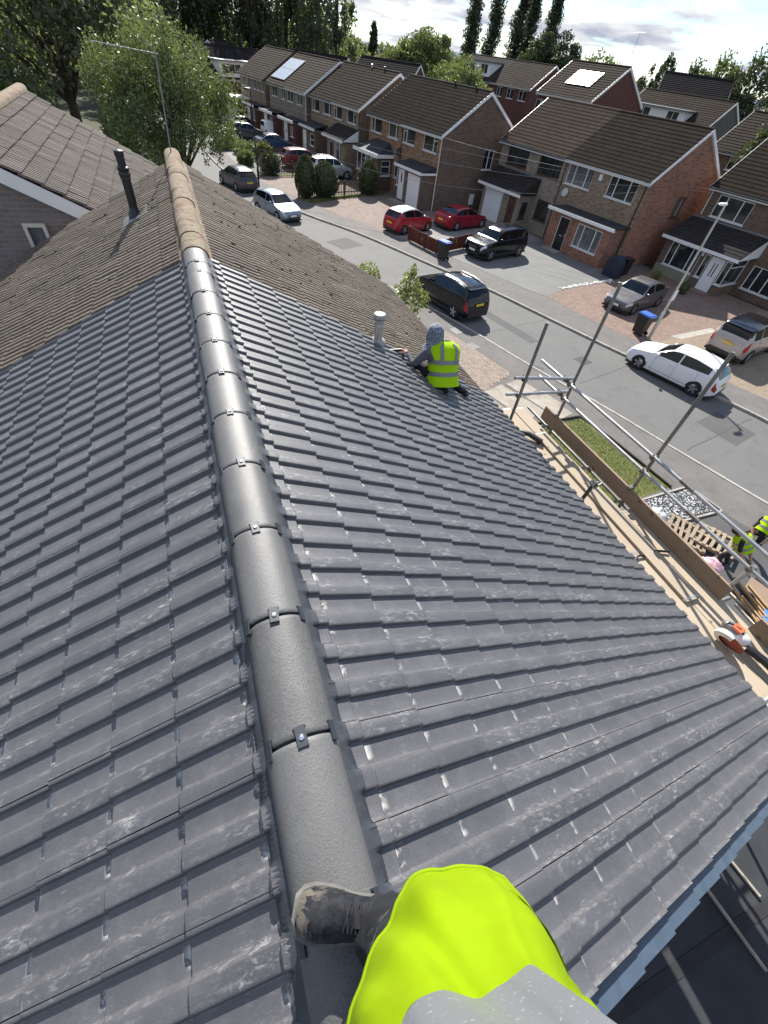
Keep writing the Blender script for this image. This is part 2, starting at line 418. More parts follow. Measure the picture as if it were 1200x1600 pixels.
RZ, RX = 7.6, 0.03
near_house = thing('house', 'house underfoot with new dark grey interlocking tiles and clipped concrete ridge', 'house', (0, 0, 0))
far_house = thing('house', 'adjoining house half with old mossy brown tiles and lichen crusted ridge', 'house', (0, 0, 0))
D0 = 0.21
B0 = {1: D0 + 0.070 - 0.155 * 5 - 0.0, -1: D0 + 0.022 - 0.155 * 5}
for k in B0:
    while B0[k] > -0.40: B0[k] -= 0.155
    while B0[k] < -0.56: B0[k] += 0.155
def ph_new(side):
    return lambda y: (((y + B0[side] - D0) % 0.155) / 0.155)
lay_tiles(near_house, lambda sd_: new_profile(B0[sd_], 0.31, D0), 0.31, 0.335, 0.010, 0.034, 0.017, 0.29, M['tile'], (1, -1), RX, RZ,
          B0, 18, {1: 0.535 - 0.03, -1: 0.45}, 15, 300, ph_new)
# half course hidden under the ridge, as plain under-tile courses
for side in (1, -1):
    s0 = {1: 0.505, -1: 0.45}[side] - 0.29
    V, F, U = tile_arrays(new_profile(B0[side], 0.31, D0), 0.31, 0.2, 0.018, 0.034, 0.017, side, 0.29, (CP, SP), ph_new(side))
    me = quads_mesh('top_course_tile', V, F, U, M['tile'])
    for c in range(18):
        o = link('top_course_tile', me, near_house); o.location = (RX + side * s0 * CP, B0[side] + c * 0.31, RZ - s0 * SP)
# ridge tiles with clips
def arch(hw, hgt, n=14, flat=0.0):
    pts = []
    for i in range(n + 1):
        t = pi - pi * i / n
        c, s_ = cos(t), sin(t)
        pts.append((hw * math.copysign(abs(c) ** 0.9, c), hgt * abs(s_) ** 0.85))
    return pts
def ridge_mesh(hw, hgt, L, th, n=14, bulge=0.0, taper=0.0):
    mb = MB(); A, B = arch(hw, hgt, n), arch(hw - th, hgt - th, n)
    ys = [0, 0.005, 0.018, L - 0.018, L - 0.005, L]
    rows = []
    for k, y in enumerate(ys):
        e = 0.003 if k in (0, 5) else 0.0; tp = taper * (1 - y / L)
        rows.append([(x * (1 + tp - e / hw), y, z * (1 + tp) - e) for x, z in A])
    mb.grid(rows)
    for y, fl in ((0, True), (L, False)):
        mb.grid([[(x * (1 - 0.004 / hw), y, z - 0.004) for x, z in A], [(x, y, z) for x, z in B]], flip=fl)
    return mb
RB = RZ - 0.012
rm_ = ridge_mesh(0.118, 0.108, 0.440, 0.016).mesh('ridge_tile', M['ridge'], 40)
rmS = ridge_mesh(0.119, 0.108, 0.245, 0.016).mesh('ridge_tile_cut', M['ridge'], 40)
clipm = MB().box(-0.017, 0.017, -0.030, 0.034, 0.0, 0.005); clipm.box(-0.017, 0.017, -0.030, -0.029, -0.012, 0.0); clipm.box(-0.021, 0.021, 0.029, 0.034, -0.012, 0.0)
clip_me = clipm.mesh('ridge_clip', M['clip'])
screw_me = MB().lathe([(0.0095, 0.005), (0.0095, 0.008), (0.006, 0.0115), (0.0, 0.012)], 8).mesh('screw', M['steel'], 30)
union_me = MB().grid([[(x * 0.985, y, z * 0.985 - 0.006) for x, z in arch(0.114, 0.104, 12)] for y in (-0.025, 0.025)]).mesh('joint_union', M['black'], 40)
joints = [-0.49 - 0.0, -0.052, 0.400, 0.850, 1.305, 1.760, 2.21, 2.660, 3.095, 3.530, 3.960, 4.400, 4.650]
rnd = random.Random(5)
for i, y in enumerate(joints):
    nxt = joints[i + 1] if i + 1 < len(joints) else 5.02
    me = rm_ if nxt - y > 0.35 else rmS
    o = link('ridge_tile', me, near_house); o.location = (RX + rnd.uniform(-0.003, 0.003), y + 0.007, RB + rnd.uniform(-0.002, 0.003)); o.scale = (1, (nxt - y - 0.011) / (0.44 if me is rm_ else 0.245), 1)
    o.rotation_euler = (rnd.uniform(-0.004, 0.004), 0, rnd.uniform(-0.008, 0.008))
    u = link('joint_union', union_me, near_house); u.location = (RX, y, RB)
    for a in (-1.02, 0.0, 1.0):
        cl = link('ridge_clip', clip_me, o)
        x, z = 0.121 * sin(a), 0.111 * max(cos(a), 0.02) ** 0.85
        cl.location = (x, -0.006, z); cl.rotation_euler = (0, a * 0.95, rnd.uniform(-0.06, 0.06)); cl.scale = (1 if a == 0 else 0.75, 1 / o.scale.y, 1)
        if a == 0:
            s_ = link('ridge_screw', screw_me, o); s_.location = (x, -0.008, z); s_.scale = (1, 1 / o.scale.y, 1)
# flexible ridge roll strips
for side in (1, -1):
    rows = []
    for k in range(int(5.5 / 0.0075)):
        y = -0.47 + k * 0.0075
        rip = 0.0022 * sin(2 * pi * y / 0.016)
        h1 = roll_h(y, D0)
        wv = 0.008 * sin(y * 9.0) + 0.006 * sin(y * 23 + 1)
        row = []
        for q, (sl, hh) in enumerate(((0.085, 0.058), (0.125, 0.052 + rip), (0.142, 0.040 + 0.55 * h1 + rip), (0.158 + wv * .5, 0.0265 + h1 * 0.98 + 0.006 + rip * 0.8), (0.161 + wv * .5, 0.020 + h1 * 0.98))):
            row.append((RX + side * (sl * CP + hh * SP), y, RZ - sl * SP + hh * CP))
        rows.append(row)
    MB().grid(rows, flip=(side < 0)).build('ridge_roll', M['flex'], near_house, 60)
# stepped verge trays
for side in (1, -1):
    mb = MB()
    th = 0.004
    def pt(s, y, h): return (side * (s * CP + h * SP), y, -s * SP + h * CP)
    prof = [(-0.075, -0.012), (-0.070, 0.004), (0.0, 0.006), (0.05, 0.006)]
    rows = [[pt(s, y, h + hb) for y, h in prof] for s, hb in ((-0.30, -0.010), (0.0, 0.016), (0.001, 0.006))]
    mb.grid(rows, flip=(side > 0)); mb.grid([[pt(s, -0.075, hb - 0.012) for s, hb in ((-0.3, -0.010), (0.0, 0.016))], [pt(s, -0.070, hb - 0.05) for s, hb in ((-0.3, -0.010), (0.0, 0.016))]], flip=(side < 0))
    me = mb.mesh('verge_unit', M['verge'], 30)
    for r in range(15):
        s = {1: 0.505, -1: 0.45}[side] + r * 0.29
        o = link('verge_unit', me, near_house); o.location = (RX + side * s * CP, B0[side] + 0.004, RZ - s * SP)
# old half of the pair
rngo = random.Random(9)
lay_tiles(far_house, lambda sd_: old_profile(), 0.30, 0.33, 0.012, 0.036, 0.016, 0.29, M['old'], (1, -1), RX, RZ - 0.01,
          {1: 5.10, -1: 5.10}, 15, {1: 0.40, -1: 0.36}, 15, 300, lambda sd_: (lambda y: y / 0.3), jitter=0.004)
orm = [ridge_mesh(0.13, 0.125, 0.445, 0.02, 12).mesh('old_ridge_tile', M['oldridge'], 45)]
y = 5.03
while y < 9.5:
    o = link('old_ridge_tile', orm[0], far_house); o.location = (RX - 0.02 * (y - 5) / 4.5 + rngo.uniform(-0.008, 0.008), y, RZ - 0.02 + rngo.uniform(-0.006, 0.008)); o.rotation_euler = (rngo.uniform(-0.006, 0.006), rngo.uniform(-.02, .02), rngo.uniform(-0.008, 0.008))
    y += 0.446
mb = MB()   # crumbly mortar bed along both sides of the old ridge
for side in (1, -1):
    rows = []
    for k in range(150):
        y = 5.03 + k * 0.0303
        n1 = noise.noise(V3((y * 6, side * 3.0, 0))) * 0.018; n2 = noise.noise(V3((y * 17, side, 5))) * 0.01
        rows.append([(RX + side * a, y, RZ - abs(a) * 0.52 + h) for a, h in ((0.09, 0.06), (0.125 + n2, 0.058 + n2), (0.15 + n1, 0.045), (0.165 + n1, 0.02))])
    mb.grid(rows, flip=(side < 0))
mb.build('mortar_bed', M['oldridge'], far_house, 60)
# moss cushions scattered on the old slopes
mb = MB()
for i in range(420):
    side = 1 if rngo.random() < 0.78 else -1
    s, y = rngo.uniform(0.3, 4.6), rngo.uniform(5.15, 9.5)
    r_ = rngo.uniform(0.006, 0.020)
    c = (RX + side * (s * CP + 0.035 * SP), y, RZ - s * SP + 0.035 * CP)
    mb.ellipsoid(c, (r_ * rngo.uniform(.8, 1.5), r_ * rngo.uniform(.8, 1.6), r_ * 0.7), 0, 5, 3)
M['moss'] = plain('moss', (0.105, 0.098, 0.060), 0.95, 0, 0.1, 0.5, 14)
mb.build('moss', M['moss'], far_house, 80, 'stuff')
# roof decks, walls, soffits, gutters of the pair
M['housebrick'] = brickmat('own_house_brick', (0.30, 0.17, 0.11), (0.38, 0.23, 0.15), (0.40, 0.37, 0.33))
M['felt'] = plain('roofing_underlay', (0.03, 0.03, 0.033), 0.8, 0, 0.3, 0.2, 8)
for hs, y0, y1 in ((near_house, -0.38, 5.085), (far_house, 5.09, 9.50)):
    mb = MB()
    for side in (1, -1):
        def q(s, y, h): return (RX + side * (s * CP + h * SP), y, RZ - s * SP + h * CP)
        P_ = [q(0.02, y0, -0.012), q(0.02, y1, -0.012), q(4.62, y1, -0.012), q(4.62, y0, -0.012)]
        Q_ = [q(0.02, y0, -0.16), q(0.02, y1, -0.16), q(4.62, y1, -0.16), q(4.62, y0, -0.16)]
        mb.face(P_ if side < 0 else P_[::-1]); mb.face(Q_[::-1] if side < 0 else Q_)
        for a in range(4):
            b_ = (a + 1) % 4
            f_ = [P_[a], Q_[a], Q_[b_], P_[b_]]; mb.face(f_ if side < 0 else f_[::-1])
    mb.build('roof_deck', M['felt'], hs)
    mb = MB()
    x0, x1 = RX - 3.72, RX + 3.72
    ya, yb = (y0 + 0.14, y1) if hs is near_house else (y0, y1 - 0.12)
    mb.face([(x1, ya, 0), (x1, yb, 0), (x1, yb, 5.35), (x1, ya, 5.35)]); mb.face([(x0, yb, 0), (x0, ya, 0), (x0, ya, 5.35), (x0, yb, 5.35)])
    g = [(x0, 0), (x1, 0), (x1, 5.48), (RX, 7.40), (x0, 5.48)]
    if hs is near_house: mb.face([(x, ya, z) for x, z in g])
    else: mb.face([(x, yb, z) for x, z in g][::-1])
    mb.build('wall', M['housebrick'], hs)
    mb = MB()
    for side in (1, -1):
        xe = RX + side * 4.10
        mb.box(min(xe, xe - side * 0.02), max(xe, xe - side * 0.02), y0, y1, 5.20, 5.36)
        mb.box(min(xe - side * 0.02, RX + side * 3.72), max(xe - side * 0.02, RX + side * 3.72), y0, y1, 5.19, 5.20)
    mb.build('fascia', M['white'], hs)
    mb = MB()
    for side in (1, -1):
        xc = RX + side * 4.165
        rows = [[(xc + 0.055 * cos(pi + pi * k / 8), y, 5.36 + 0.055 * sin(pi + pi * k / 8)) for k in range(9)] for y in (y0, y1)]
        mb.grid(rows); mb.grid([[(p[0] * 1.0 + (xc - p[0]) * 0.08, p[1], p[2] + 0.004) for p in r] for r in rows], flip=True)
    mb.build('gutter', M['black'], hs, 50)
# soil vent pipe on the left slope, clay-lined flue with lead slate on the right slope
vp = thing('vent_pipe', 'black plastic soil vent pipe standing on the old tiled slope left of the ridge', 'vent pipe', (-0.62, 7.64, 7.27))
MB().lathe([(0.055, -0.05), (0.055, 0.42), (0.062, 0.425), (0.062, 0.50), (0.058, 0.505)], 18).build('pipe', M['black'], vp, 40)
MB().lathe([(0.066, 0.46), (0.070, 0.47), (0.070, 0.50), (0.062, 0.51), (0.064, 0.52), (0.071, 0.53), (0.071, 0.55), (0.06, 0.56), (0.05, 0.565), (0.05, 0.66), (0.056, 0.665), (0.056, 0.72), (0.0, 0.735)], 18).build('cowl', M['black'], vp, 40)
MB().lathe([(0.10, -0.02), (0.085, 0.06), (0.06, 0.10), (0.057, 0.13)], 18).build('collar', M['black'], vp, 50)
T = Matrix.Rotation(-PITCH, 4, 'Y')
mbl = MB(); mbl.box(-0.20, 0.20, -0.19, 0.19, -0.005, 0.03, 0, T); mbl.build('lead_slate', M['lead'], vp)
fl = thing('flue_terminal', 'short galvanised flue with white cap and lead slate between new and old tiles', 'flue', (2.05, 5.03, 6.52))
MB().lathe([(0.058, -0.05), (0.058, 0.30), (0.064, 0.302), (0.064, 0.325), (0.056, 0.327), (0.056, 0.34)], 18).build('pipe', M['galv'], fl, 40)
MB().lathe([(0.05, 0.340), (0.072, 0.345), (0.074, 0.350), (0.074, 0.368), (0.05, 0.370), (0.05, 0.377), (0.078, 0.380), (0.081, 0.390), (0.081, 0.415), (0.072, 0.432), (0.0, 0.445)], 18).build('cap', M['capgrey'], fl, 40)
MB().lathe([(0.115, 0.04), (0.112, 0.07), (0.075, 0.115), (0.06, 0.12)], 18).build('collar', M['capgrey'], fl, 50)
mbl = MB(); T = Matrix.Rotation(PITCH, 4, 'Y')
rows = []
for i in range(9):
    rows.append([tuple(T @ V3((-0.16 + i * 0.062, -0.15 + j * 0.05 + 0.01 * sin(i * 2.1), 0.045 + 0.018 * (noise.noise(V3((i * .7, j * .7, 2))) + 0.4 * sin(j * 3.0))))) for j in range(7)])
mbl.grid(rows); mbl.build('lead_slate', M['lead'], fl, 40)
MB().lathe([(0.10, -0.03), (0.085, 0.05)], 16).build('lead_sleeve', M['lead'], fl, 50)
# loose lead flap and a dark batten end beside the flue
lf = tag(MB().tube([(2.28, 4.98, 6.455), (2.45, 5.0, 6.36), (2.62, 5.03, 6.275)], 0.022, 8).build('pipe_offcut', M['black'], None, 40), 'dark pipe offcut lying on tiles beside the kneeling roofer', 'pipe')
# tv aerial on the far gable
ar = thing('tv_aerial', 'thin television aerial mast fixed at far end of the old ridge', 'aerial', (-0.03, 9.50, 7.5))
MB().tube([(0, 0, -0.2), (0.09, 0, 1.36)], 0.010, 8).build('mast', M['dullalu'], ar, 40)
MB().tube([(-0.72, 0.02, 1.35), (0.12, 0.02, 1.30)], 0.006, 8).build('boom', M['dullalu'], ar, 40)
mb = MB()
for k in range(9): 
    x = -0.68 + k * 0.085; mb.tube([(x, -0.11, 1.345 - k * 0.004), (x, 0.15, 1.345 - k * 0.004)], 0.003, 5)
mb.build('elements', M['dullalu'], ar)
# ---------------------------------------------------------------- ground, road, pavements
def mat_ground(name, c1, c2, scale, fine, rough=0.92, bump=0.4, third=None):
    m, nt, b = newmat(name); N = NT(nt); P = N.pos()
    c = N.mix(N.rng(N.noise(P, scale, 6, 0.6), 0.35, 0.68), c1, c2)
    f = N.noise(P, fine, 4, 0.7); c = N.mix(N.rng(f, 0.3, 0.75, 0.0, 0.45), c, tuple(min(1, x * 1.55) for x in c2))
    if third: c = N.mix(N.rng(N.noise(P, scale * 3.3, 6, 0.7, 0.5), 0.54, 0.68, 0, 0.7), c, third)
    N.l(c, b.inputs['Base Color']); b.inputs['Roughness'].default_value = rough; b.inputs['Specular IOR Level'].default_value = 0.3
    N.bump(b, f, bump, 0.01); return m
M['asphalt'] = mat_ground('road_asphalt', (0.105, 0.106, 0.105), (0.125, 0.125, 0.122), 0.5, 60, 0.85, 0.35, (0.096, 0.096, 0.095))
M['pave'] = mat_ground('pavement_asphalt', (0.105, 0.100, 0.095), (0.14, 0.132, 0.125), 0.9, 50, 0.9, 0.4, (0.085, 0.08, 0.075))
M['tarmac'] = mat_ground('dark_tarmac', (0.062, 0.063, 0.065), (0.085, 0.085, 0.085), 0.8, 60, 0.88, 0.4)
M['soil'] = mat_ground('garden_ground', (0.034, 0.042, 0.018), (0.055, 0.056, 0.03), 0.4, 18, 0.95, 0.5)
M['concrete'] = mat_ground('pale_concrete', (0.17, 0.166, 0.156), (0.23, 0.223, 0.21), 0.7, 40, 0.9, 0.3, (0.13, 0.125, 0.115))
M['resin'] = mat_ground('grey_drive', (0.115, 0.120, 0.118), (0.150, 0.152, 0.148), 0.6, 90, 0.85, 0.3)
M['grassbase'] = mat_ground('turf', (0.070, 0.090, 0.022), (0.115, 0.125, 0.038), 1.4, 30, 0.95, 0.6, (0.13, 0.115, 0.05))
M['kerb'] = plain('kerb_concrete', (0.33, 0.31, 0.275), 0.9, 0, 0.3, 0.22, 3.0)
M['slab'] = plain('paving_slab', (0.30, 0.27, 0.23), 0.9, 0, 0.3, 0.25, 2.3, 0.3)
M['blockred'] = brickmat('block_paving_red', (0.22, 0.150, 0.122), (0.28, 0.200, 0.165), (0.15, 0.13, 0.115), 0.21, 0.105, 0.008, 0.3, (0.20, 0.15, 0.12))
M['blockpink'] = brickmat('block_paving_pink', (0.19, 0.150, 0.132), (0.235, 0.19, 0.166), (0.22, 0.19, 0.16), 0.21, 0.105, 0.008, 0.25, (0.28, 0.22, 0.19))
M['blocktan'] = brickmat('block_paving_tan', (0.24, 0.19, 0.14), (0.30, 0.24, 0.18), (0.17, 0.15, 0.12), 0.21, 0.105, 0.008, 0.3)

def terr(x, y):
    v = (x - 28) * 0.98 + (y - 25.5) * 0.2
    t = min(1, max(0, (v - 10) / 8)); t = t * t * (3 - 2 * t)
    return 2.65 * t - 0.03
xs = [-600, -400, -250, -150, -80, -40, -20] + [i * 2.0 for i in range(-8, 50)] + [110, 130, 160, 200, 280, 400, 700, 1100]
ys = [-300, -150, -60, -20] + [i * 3.0 for i in range(-5, 50)] + [160, 180, 220, 300, 450, 700, 1100]
MB().grid([[(x, y, terr(x, y)) for x in xs] for y in ys]).build('ground', M['soil'], None, 60, 'structure')
# distant low hills
rows = []
for k in range(40):
    a = radians(-10 + k * 2.6); r = 900
    h = 12 + 6 * noise.noise(V3((k * 0.23, 0, 0))) + 5 * noise.noise(V3((k * 0.9, 3, 0)))
    rows.append([(sin(a) * r, cos(a) * r, -5), (sin(a) * (r + 60), cos(a) * (r + 60), h * 0.7), (sin(a) * (r + 160), cos(a) * (r + 160), h), (sin(a) * (r + 260), cos(a) * (r + 260), h * 0.4)])
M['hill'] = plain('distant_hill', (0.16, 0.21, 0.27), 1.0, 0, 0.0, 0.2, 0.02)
MB().grid(rows).build('hills', M['hill'], None, 80, 'structure')

FAR = [(24.6, -12), (23.3, 0), (21.9, 7), (21.2, 9.55), (19.25, 14.25), (17.95, 17.8), (16.1, 23), (14.6, 26.2), (11.4, 33.2), (8.4, 38.2), (5.95, 44.2), (4.3, 50.7), (3.4, 58), (3.0, 66), (4.2, 74), (7.5, 82), (12, 92)]
NEAR = [(19.6, -12), (18.2, 0), (16.7, 4.5), (15.56, 8.2), (14.73, 11.0), (13.62, 13.95), (12.43, 17.9), (10.9, 22), (8.6, 27.2), (5.6, 32.2), (2.6, 37.0), (0.2, 42.5), (-1.4, 50), (-2.3, 58), (-2.7, 67), (-1.8, 76), (1.2, 85.5), (5.8, 96)]
def resample(pl, n):
    P = [V3((x, y, 0)) for x, y in pl]; d = [0]
    for a, b in zip(P, P[1:]): d.append(d[-1] + (b - a).length)
    out = []
    for k in range(n):
        t = d[-1] * k / (n - 1); i = max(j for j in range(len(d)) if d[j] <= t + 1e-9); i = min(i, len(P) - 2)
        # catmull-rom
        p0, p1, p2, p3 = P[max(i - 1, 0)], P[i], P[i + 1], P[min(i + 2, len(P) - 1)]
        u = (t - d[i]) / (d[i + 1] - d[i])
        out.append(p1 + 0.5 * u * ((p2 - p0) + u * (2 * p0 - 5 * p1 + 4 * p2 - p3 + u * (3 * (p1 - p2) + p3 - p0))))
    return out
def offset(pl, dd):
    out = []
    for i, p in enumerate(pl):
        t = (pl[min(i + 1, len(pl) - 1)] - pl[max(i - 1, 0)]).normalized(); out.append(p + V3((t.y, -t.x, 0)) * dd)
    return out
FK, NK = resample(FAR, 140), resample(NEAR, 140)
def strip(a, b, z, zb=None): return [[(p.x, p.y, z) for p in a], [(p.x, p.y, z if zb is None else zb) for p in b]]
road = MB().grid(strip(NK, FK, 0.0), flip=True).build('road', M['asphalt'], None, None, 'structure')
FP, NP_ = offset(FK, 0.125), offset(NK, -0.125)
FB, NB = offset(FK, 2.0), offset(NK, -1.95)
MB().grid(strip(FP, FB, 0.096), flip=True).build('far_pavement', M['pave'], None, None, 'structure')
MB().grid(strip(NP_, NB, 0.085)).build('near_pavement', M['pave'], None, None, 'structure')
FG = offset(FK, 40)
MB().grid(strip(FB, [p + V3((13.5, 2.8, 0)) for p in FB], 0.081), flip=True).build('front_gardens', M['pave'], None, None, 'structure')
MB().grid(strip(NB, [V3((min(p.x - 2, max(p.x - 12, 2.0)), p.y, 0)) for p in NB], 0.081)).build('near_gardens', M['pave'], None, None, 'structure')
# kerb stones
ksm = MB(); ksm.box(-0.0625, 0.0625, 0, 0.905, -0.10, 0.0); kme = {}
def kerb_mesh(h):
    mb = MB(); A = [(-0.0625, -0.05), (-0.0625, h - 0.015), (-0.05, h), (0.0625, h), (0.0625, -0.05)]
    mb.grid([[(x, y, z) for x, z in A] for y in (0.004, 0.905)]); mb.face([(x, 0.004, z) for x, z in A][::-1]); mb.face([(x, 0.905, z) for x, z in A])
    return mb.mesh('kerb_stone', M['kerb'])
kfull, kdrop = kerb_mesh(0.105), kerb_mesh(0.095)
for pl, sgn, nm in ((offset(FK, 0.0625), 1, 'far_kerb'), (offset(NK, -0.0625), -1, 'near_kerb')):
    par = bpy.data.objects.new(nm, None); COL.objects.link(par); par['kind'] = 'structure'
    acc = 0.0; i = 0; pos = pl[0].copy(); tot = 0
    L = [0]
    for a, b in zip(pl, pl[1:]): L.append(L[-1] + (b - a).length)
    n = int(L[-1] / 0.915)
    for k in range(n):
        t = k * 0.915
        def at(t):
            j = max(q for q in range(len(L)) if L[q] <= t + 1e-9); j = min(j, len(pl) - 2)
            return pl[j].lerp(pl[j + 1], (t - L[j]) / max(1e-6, L[j + 1] - L[j]))
        a, b = at(t), at(min(t + 0.91, L[-1] - 1e-3)); d = b - a
        if a.y < -8 or a.y > 75: continue
        o = link('kerb_stone', kfull, par); o.location = (a.x, a.y, random.uniform(-0.004, 0.003)); o.rotation_euler = (0, 0, atan2(-d.x, d.y) + (pi if sgn < 0 else 0) * 0)
        if sgn < 0: o.scale = (-1, 1, 1)
# transverse road joints and patches
mbj = MB()
for (a, b) in (((13.3, 17.77), (17.34, 18.74)), ((14.95, 12.6), (18.9, 13.6)), ((9.9, 25.3), (14.4, 26.4)), ((16.2, 7.6), (21.2, 8.6)), ((4.6, 34.8), (9.6, 36.0)), ((17.0, 3.5), (22.3, 4.4)), ((0.4, 45), (5.4, 45.8))):
    P = [V3((a[0], a[1], 0)).lerp(V3((b[0], b[1], 0)), k / 12) + V3((0, noise.noise(V3((k * .5, a[0], 0))) * 0.12, 0)) for k in range(13)]
    mbj.grid([[(p.x, p.y - 0.012, 0.004) for p in P], [(p.x, p.y + 0.014, 0.004) for p in P]], flip=True)
M['tar'] = plain('joint_tar', (0.035, 0.035, 0.035), 0.7)
mbj.build('road_joint', M['tar'], road)
M['patchtar'] = mat_ground('patched_asphalt', (0.070, 0.070, 0.071), (0.090, 0.090, 0.089), 1.2, 70, 0.9, 0.4)
for nm_, pts_ in (('utility_trench_patch', [(14.9, 16.4), (15.5, 16.55), (14.55, 20.4), (13.95, 20.25)]), ('road_patch', [(9.3, 30.2), (11.0, 31.0), (10.2, 32.6), (8.5, 31.7)]), ('road_patch', [(18.6, 7.3), (20.3, 7.7), (20.0, 9.4), (18.3, 9.0)])):
    pm2 = MB(); pm2.face([(x, y, 0.0035) for x, y in pts_]); pm2.build(nm_, M['patchtar'], road)
mh = MB(); mh.box(-.33, .33, -.33, .33, 0.0005, 0.006); mh.box(-.27, .27, -.27, .27, 0.006, 0.009); o_ = mh.build('manhole_cover', M['tar'], road); o_.location = (16.6, 14.4, 0); o_.rotation_euler = (0, 0, 0.25)
gy = MB()
for k in range(6): gy.beam((13.68 + k * 0.055, 14.36 - k * 0.07, 0.006), (13.83 + k * 0.055, 14.46 - k * 0.07, 0.006), 0.022, 0.012)
gy.build('gully_grate', M['tar'], road)
mbl = MB()
for (a, b) in (((19.75, 15.2), (20.05, 14.45)), ((20.35, 13.9), (20.6, 13.25)), ((18.8, 17.6), (19.1, 16.8)), ((18.55, 18.3), (18.8, 17.7))): mbl.beam((a[0] - 0.35, a[1] - 0.1, 0.006), (b[0] - 0.35, b[1] - 0.1, 0.006), 0.22, 0.008)
mbl.build('kerb_gully', M['concrete'], road)
def patch(name, pts, z, mat, thick=None):
    mb = MB(); mb.face([(x, y, z) for x, y in pts])
    me = mb.mesh(name, mat)
    if me.polygons[0].normal.z < 0: me.flip_normals()
    # align the print with the houses
    a = radians(11.5); ul = me.uv_layers[0].data
    for l in me.loops:
        c = me.vertices[l.vertex_index].co; ul[l.index].uv = (c.x * cos(a) + c.y * sin(a), -c.x * sin(a) + c.y * cos(a))
    return link(name, me, None, 'structure')
patch('grey_driveway', [(15.95, 29.0), (17.2, 26.35), (18.75, 22.6), (19.45, 21.5), (21.6, 22.6), (27.6, 24.2), (26.4, 31.8), (22.5, 31.2), (19.0, 30.2)], 0.089, M['resin'])
patch('red_block_driveway', [(19.45, 21.5), (20.1, 18.5), (21.3, 15.05), (23.8, 15.55), (28.5, 16.1), (34.5, 18), (33.4, 25.2), (27.6, 24.2), (21.6, 22.6)], 0.085, M['blockred'])
patch('tan_driveway', [(21.3, 15.05), (22.4, 11.6), (23.6, 7.5), (24.4, 3), (35, 4), (34.5, 18), (28.5, 16.1), (23.8, 15.55)], 0.0855, M['blocktan'])
patch('tarmac_driveway', [(13.15, 33.75), (14.3, 31.9), (15.0, 30.7), (19.1, 30.5), (26.4, 31.8), (25.5, 39.5), (20.2, 38.5), (16.5, 35.3)], 0.085, M['concrete'])
patch('pink_block_driveway', [(9.9, 40.55), (11.4, 37.0), (13.15, 33.75), (16.5, 35.3), (20.2, 38.5), (19.0, 44.6), (17.7, 44.6), (13.5, 43.2)], 0.089, M['blockpink'])
patch('grass_strip', [(9.2, 41.9), (9.9, 40.75), (13.5, 43.15), (17.7, 44.5), (17.7, 45.2), (13.2, 43.9)], 0.092, M['grassbase'])
patch('pale_block_driveway', [(9.2, 41.95), (13.2, 43.95), (17.6, 45.2), (17.6, 50), (16.5, 52), (10.9, 50.6), (7.15, 49.3), (6.95, 47.3)], 0.087, M['blockpink'])
patch('small_lawn', [(7.15, 49.3), (10.9, 50.6), (10.7, 51.5), (6.5, 50.0)], 0.091, M['grassbase'])
patch('pale_concrete_driveway', [(5.6, 54.6), (9.5, 56.6), (14.5, 58), (13.5, 72), (8, 78), (5.2, 73), (5.0, 62)], 0.088, M['concrete'])
patch('brick_edged_lawn', [(14.75, 31.6), (15.5, 29.15), (18.7, 30.35), (18.3, 32.1)], 0.093, M['grassbase'])
tag(MB().beam((16.1, 33.1, 0.09), (16.55, 33.75, 0.095), 0.35, 0.012).build('paving_slab', M['concrete']), 'pale concrete strip beside front wheel of the red hatchback', 'slab')
# heap lines: white stones along the drive edge, concrete strip
sm = MB()
for k in range(190):
    t = random.random(); x, y = 21.3 + 5.0 * t, 22.55 + 1.0 * t
    r_ = random.uniform(0.03, 0.075)
    sm.ellipsoid((x + random.gauss(0, .06), y + random.gauss(0, 0.085), 0.10), (r_, r_ * random.uniform(.7, 1.3), r_ * .7), 0, 6, 4)
M['whitestone'] = plain('white_stone', (0.72, 0.71, 0.68), 0.85, 0, 0.3, 0.1, 8)
so_ = sm.build('white_stones', M['whitestone'], None, 30, 'stuff'); tag(so_, 'strip of white stones dividing grey driveway from red block driveway', 'stones')
patch('concrete_strip', [(23.7, 15.75), (27.5, 16.25), (27.4, 15.75), (24.0, 15.3)], 0.094, M['kerb'])
# near side plots -------------------------------------------------
patch('near_driveway_base', [(6, 11.0), (10.3, 12.9), (12.05, 13.85), (11.45, 16.1), (10.9, 19.0), (6, 18.5)], 0.060, M['tarmac'])
inn = lambda x, y: (x - 12.2) * 0.96 + (y - 13.9) * 0.26
M['paver'] = plain('clay_paver', (0.30, 0.20, 0.155), 0.9, 0, 0.25, 0.3, 3.0)
par = bpy.data.objects.new('brick_driveway', None); COL.objects.link(par); par['kind'] = 'structure'
pm = []
for k in range(4):
    m_, nt_, b_ = newmat('clay_paver_%d' % k); b_.inputs['Base Color'].default_value = (*[(0.235, 0.185, 0.150), (0.205, 0.158, 0.128), (0.265, 0.215, 0.178), (0.225, 0.188, 0.155)][k], 1); b_.inputs['Roughness'].default_value = 0.9
    mb = MB(); mb.box(0.003, 0.197, 0.003, 0.097, -0.03, 0.0); pm.append(mb.mesh('paver', m_))
ax = V3((0.26, -0.965, 0)); ay = V3((0.965, 0.26, 0)); cand = []
for i in range(-30, 30):
    for j in range(-45, 8):
        p = V3((12.0, 13.9, 0.094)) + ax * (i * 0.2 + (0.1 if j % 2 else 0)) + ay * (j * 0.1)
        x, y = p.x, p.y
        if x < 8.2 or y > 18.6 or (y < 12.6 + (x - 9.6) * 0.55) or inn(x, y) > -0.10: continue
        cand.append(p)
cand.sort(key=lambda p: -p.x + 0.2 * p.y)
rest = MB()
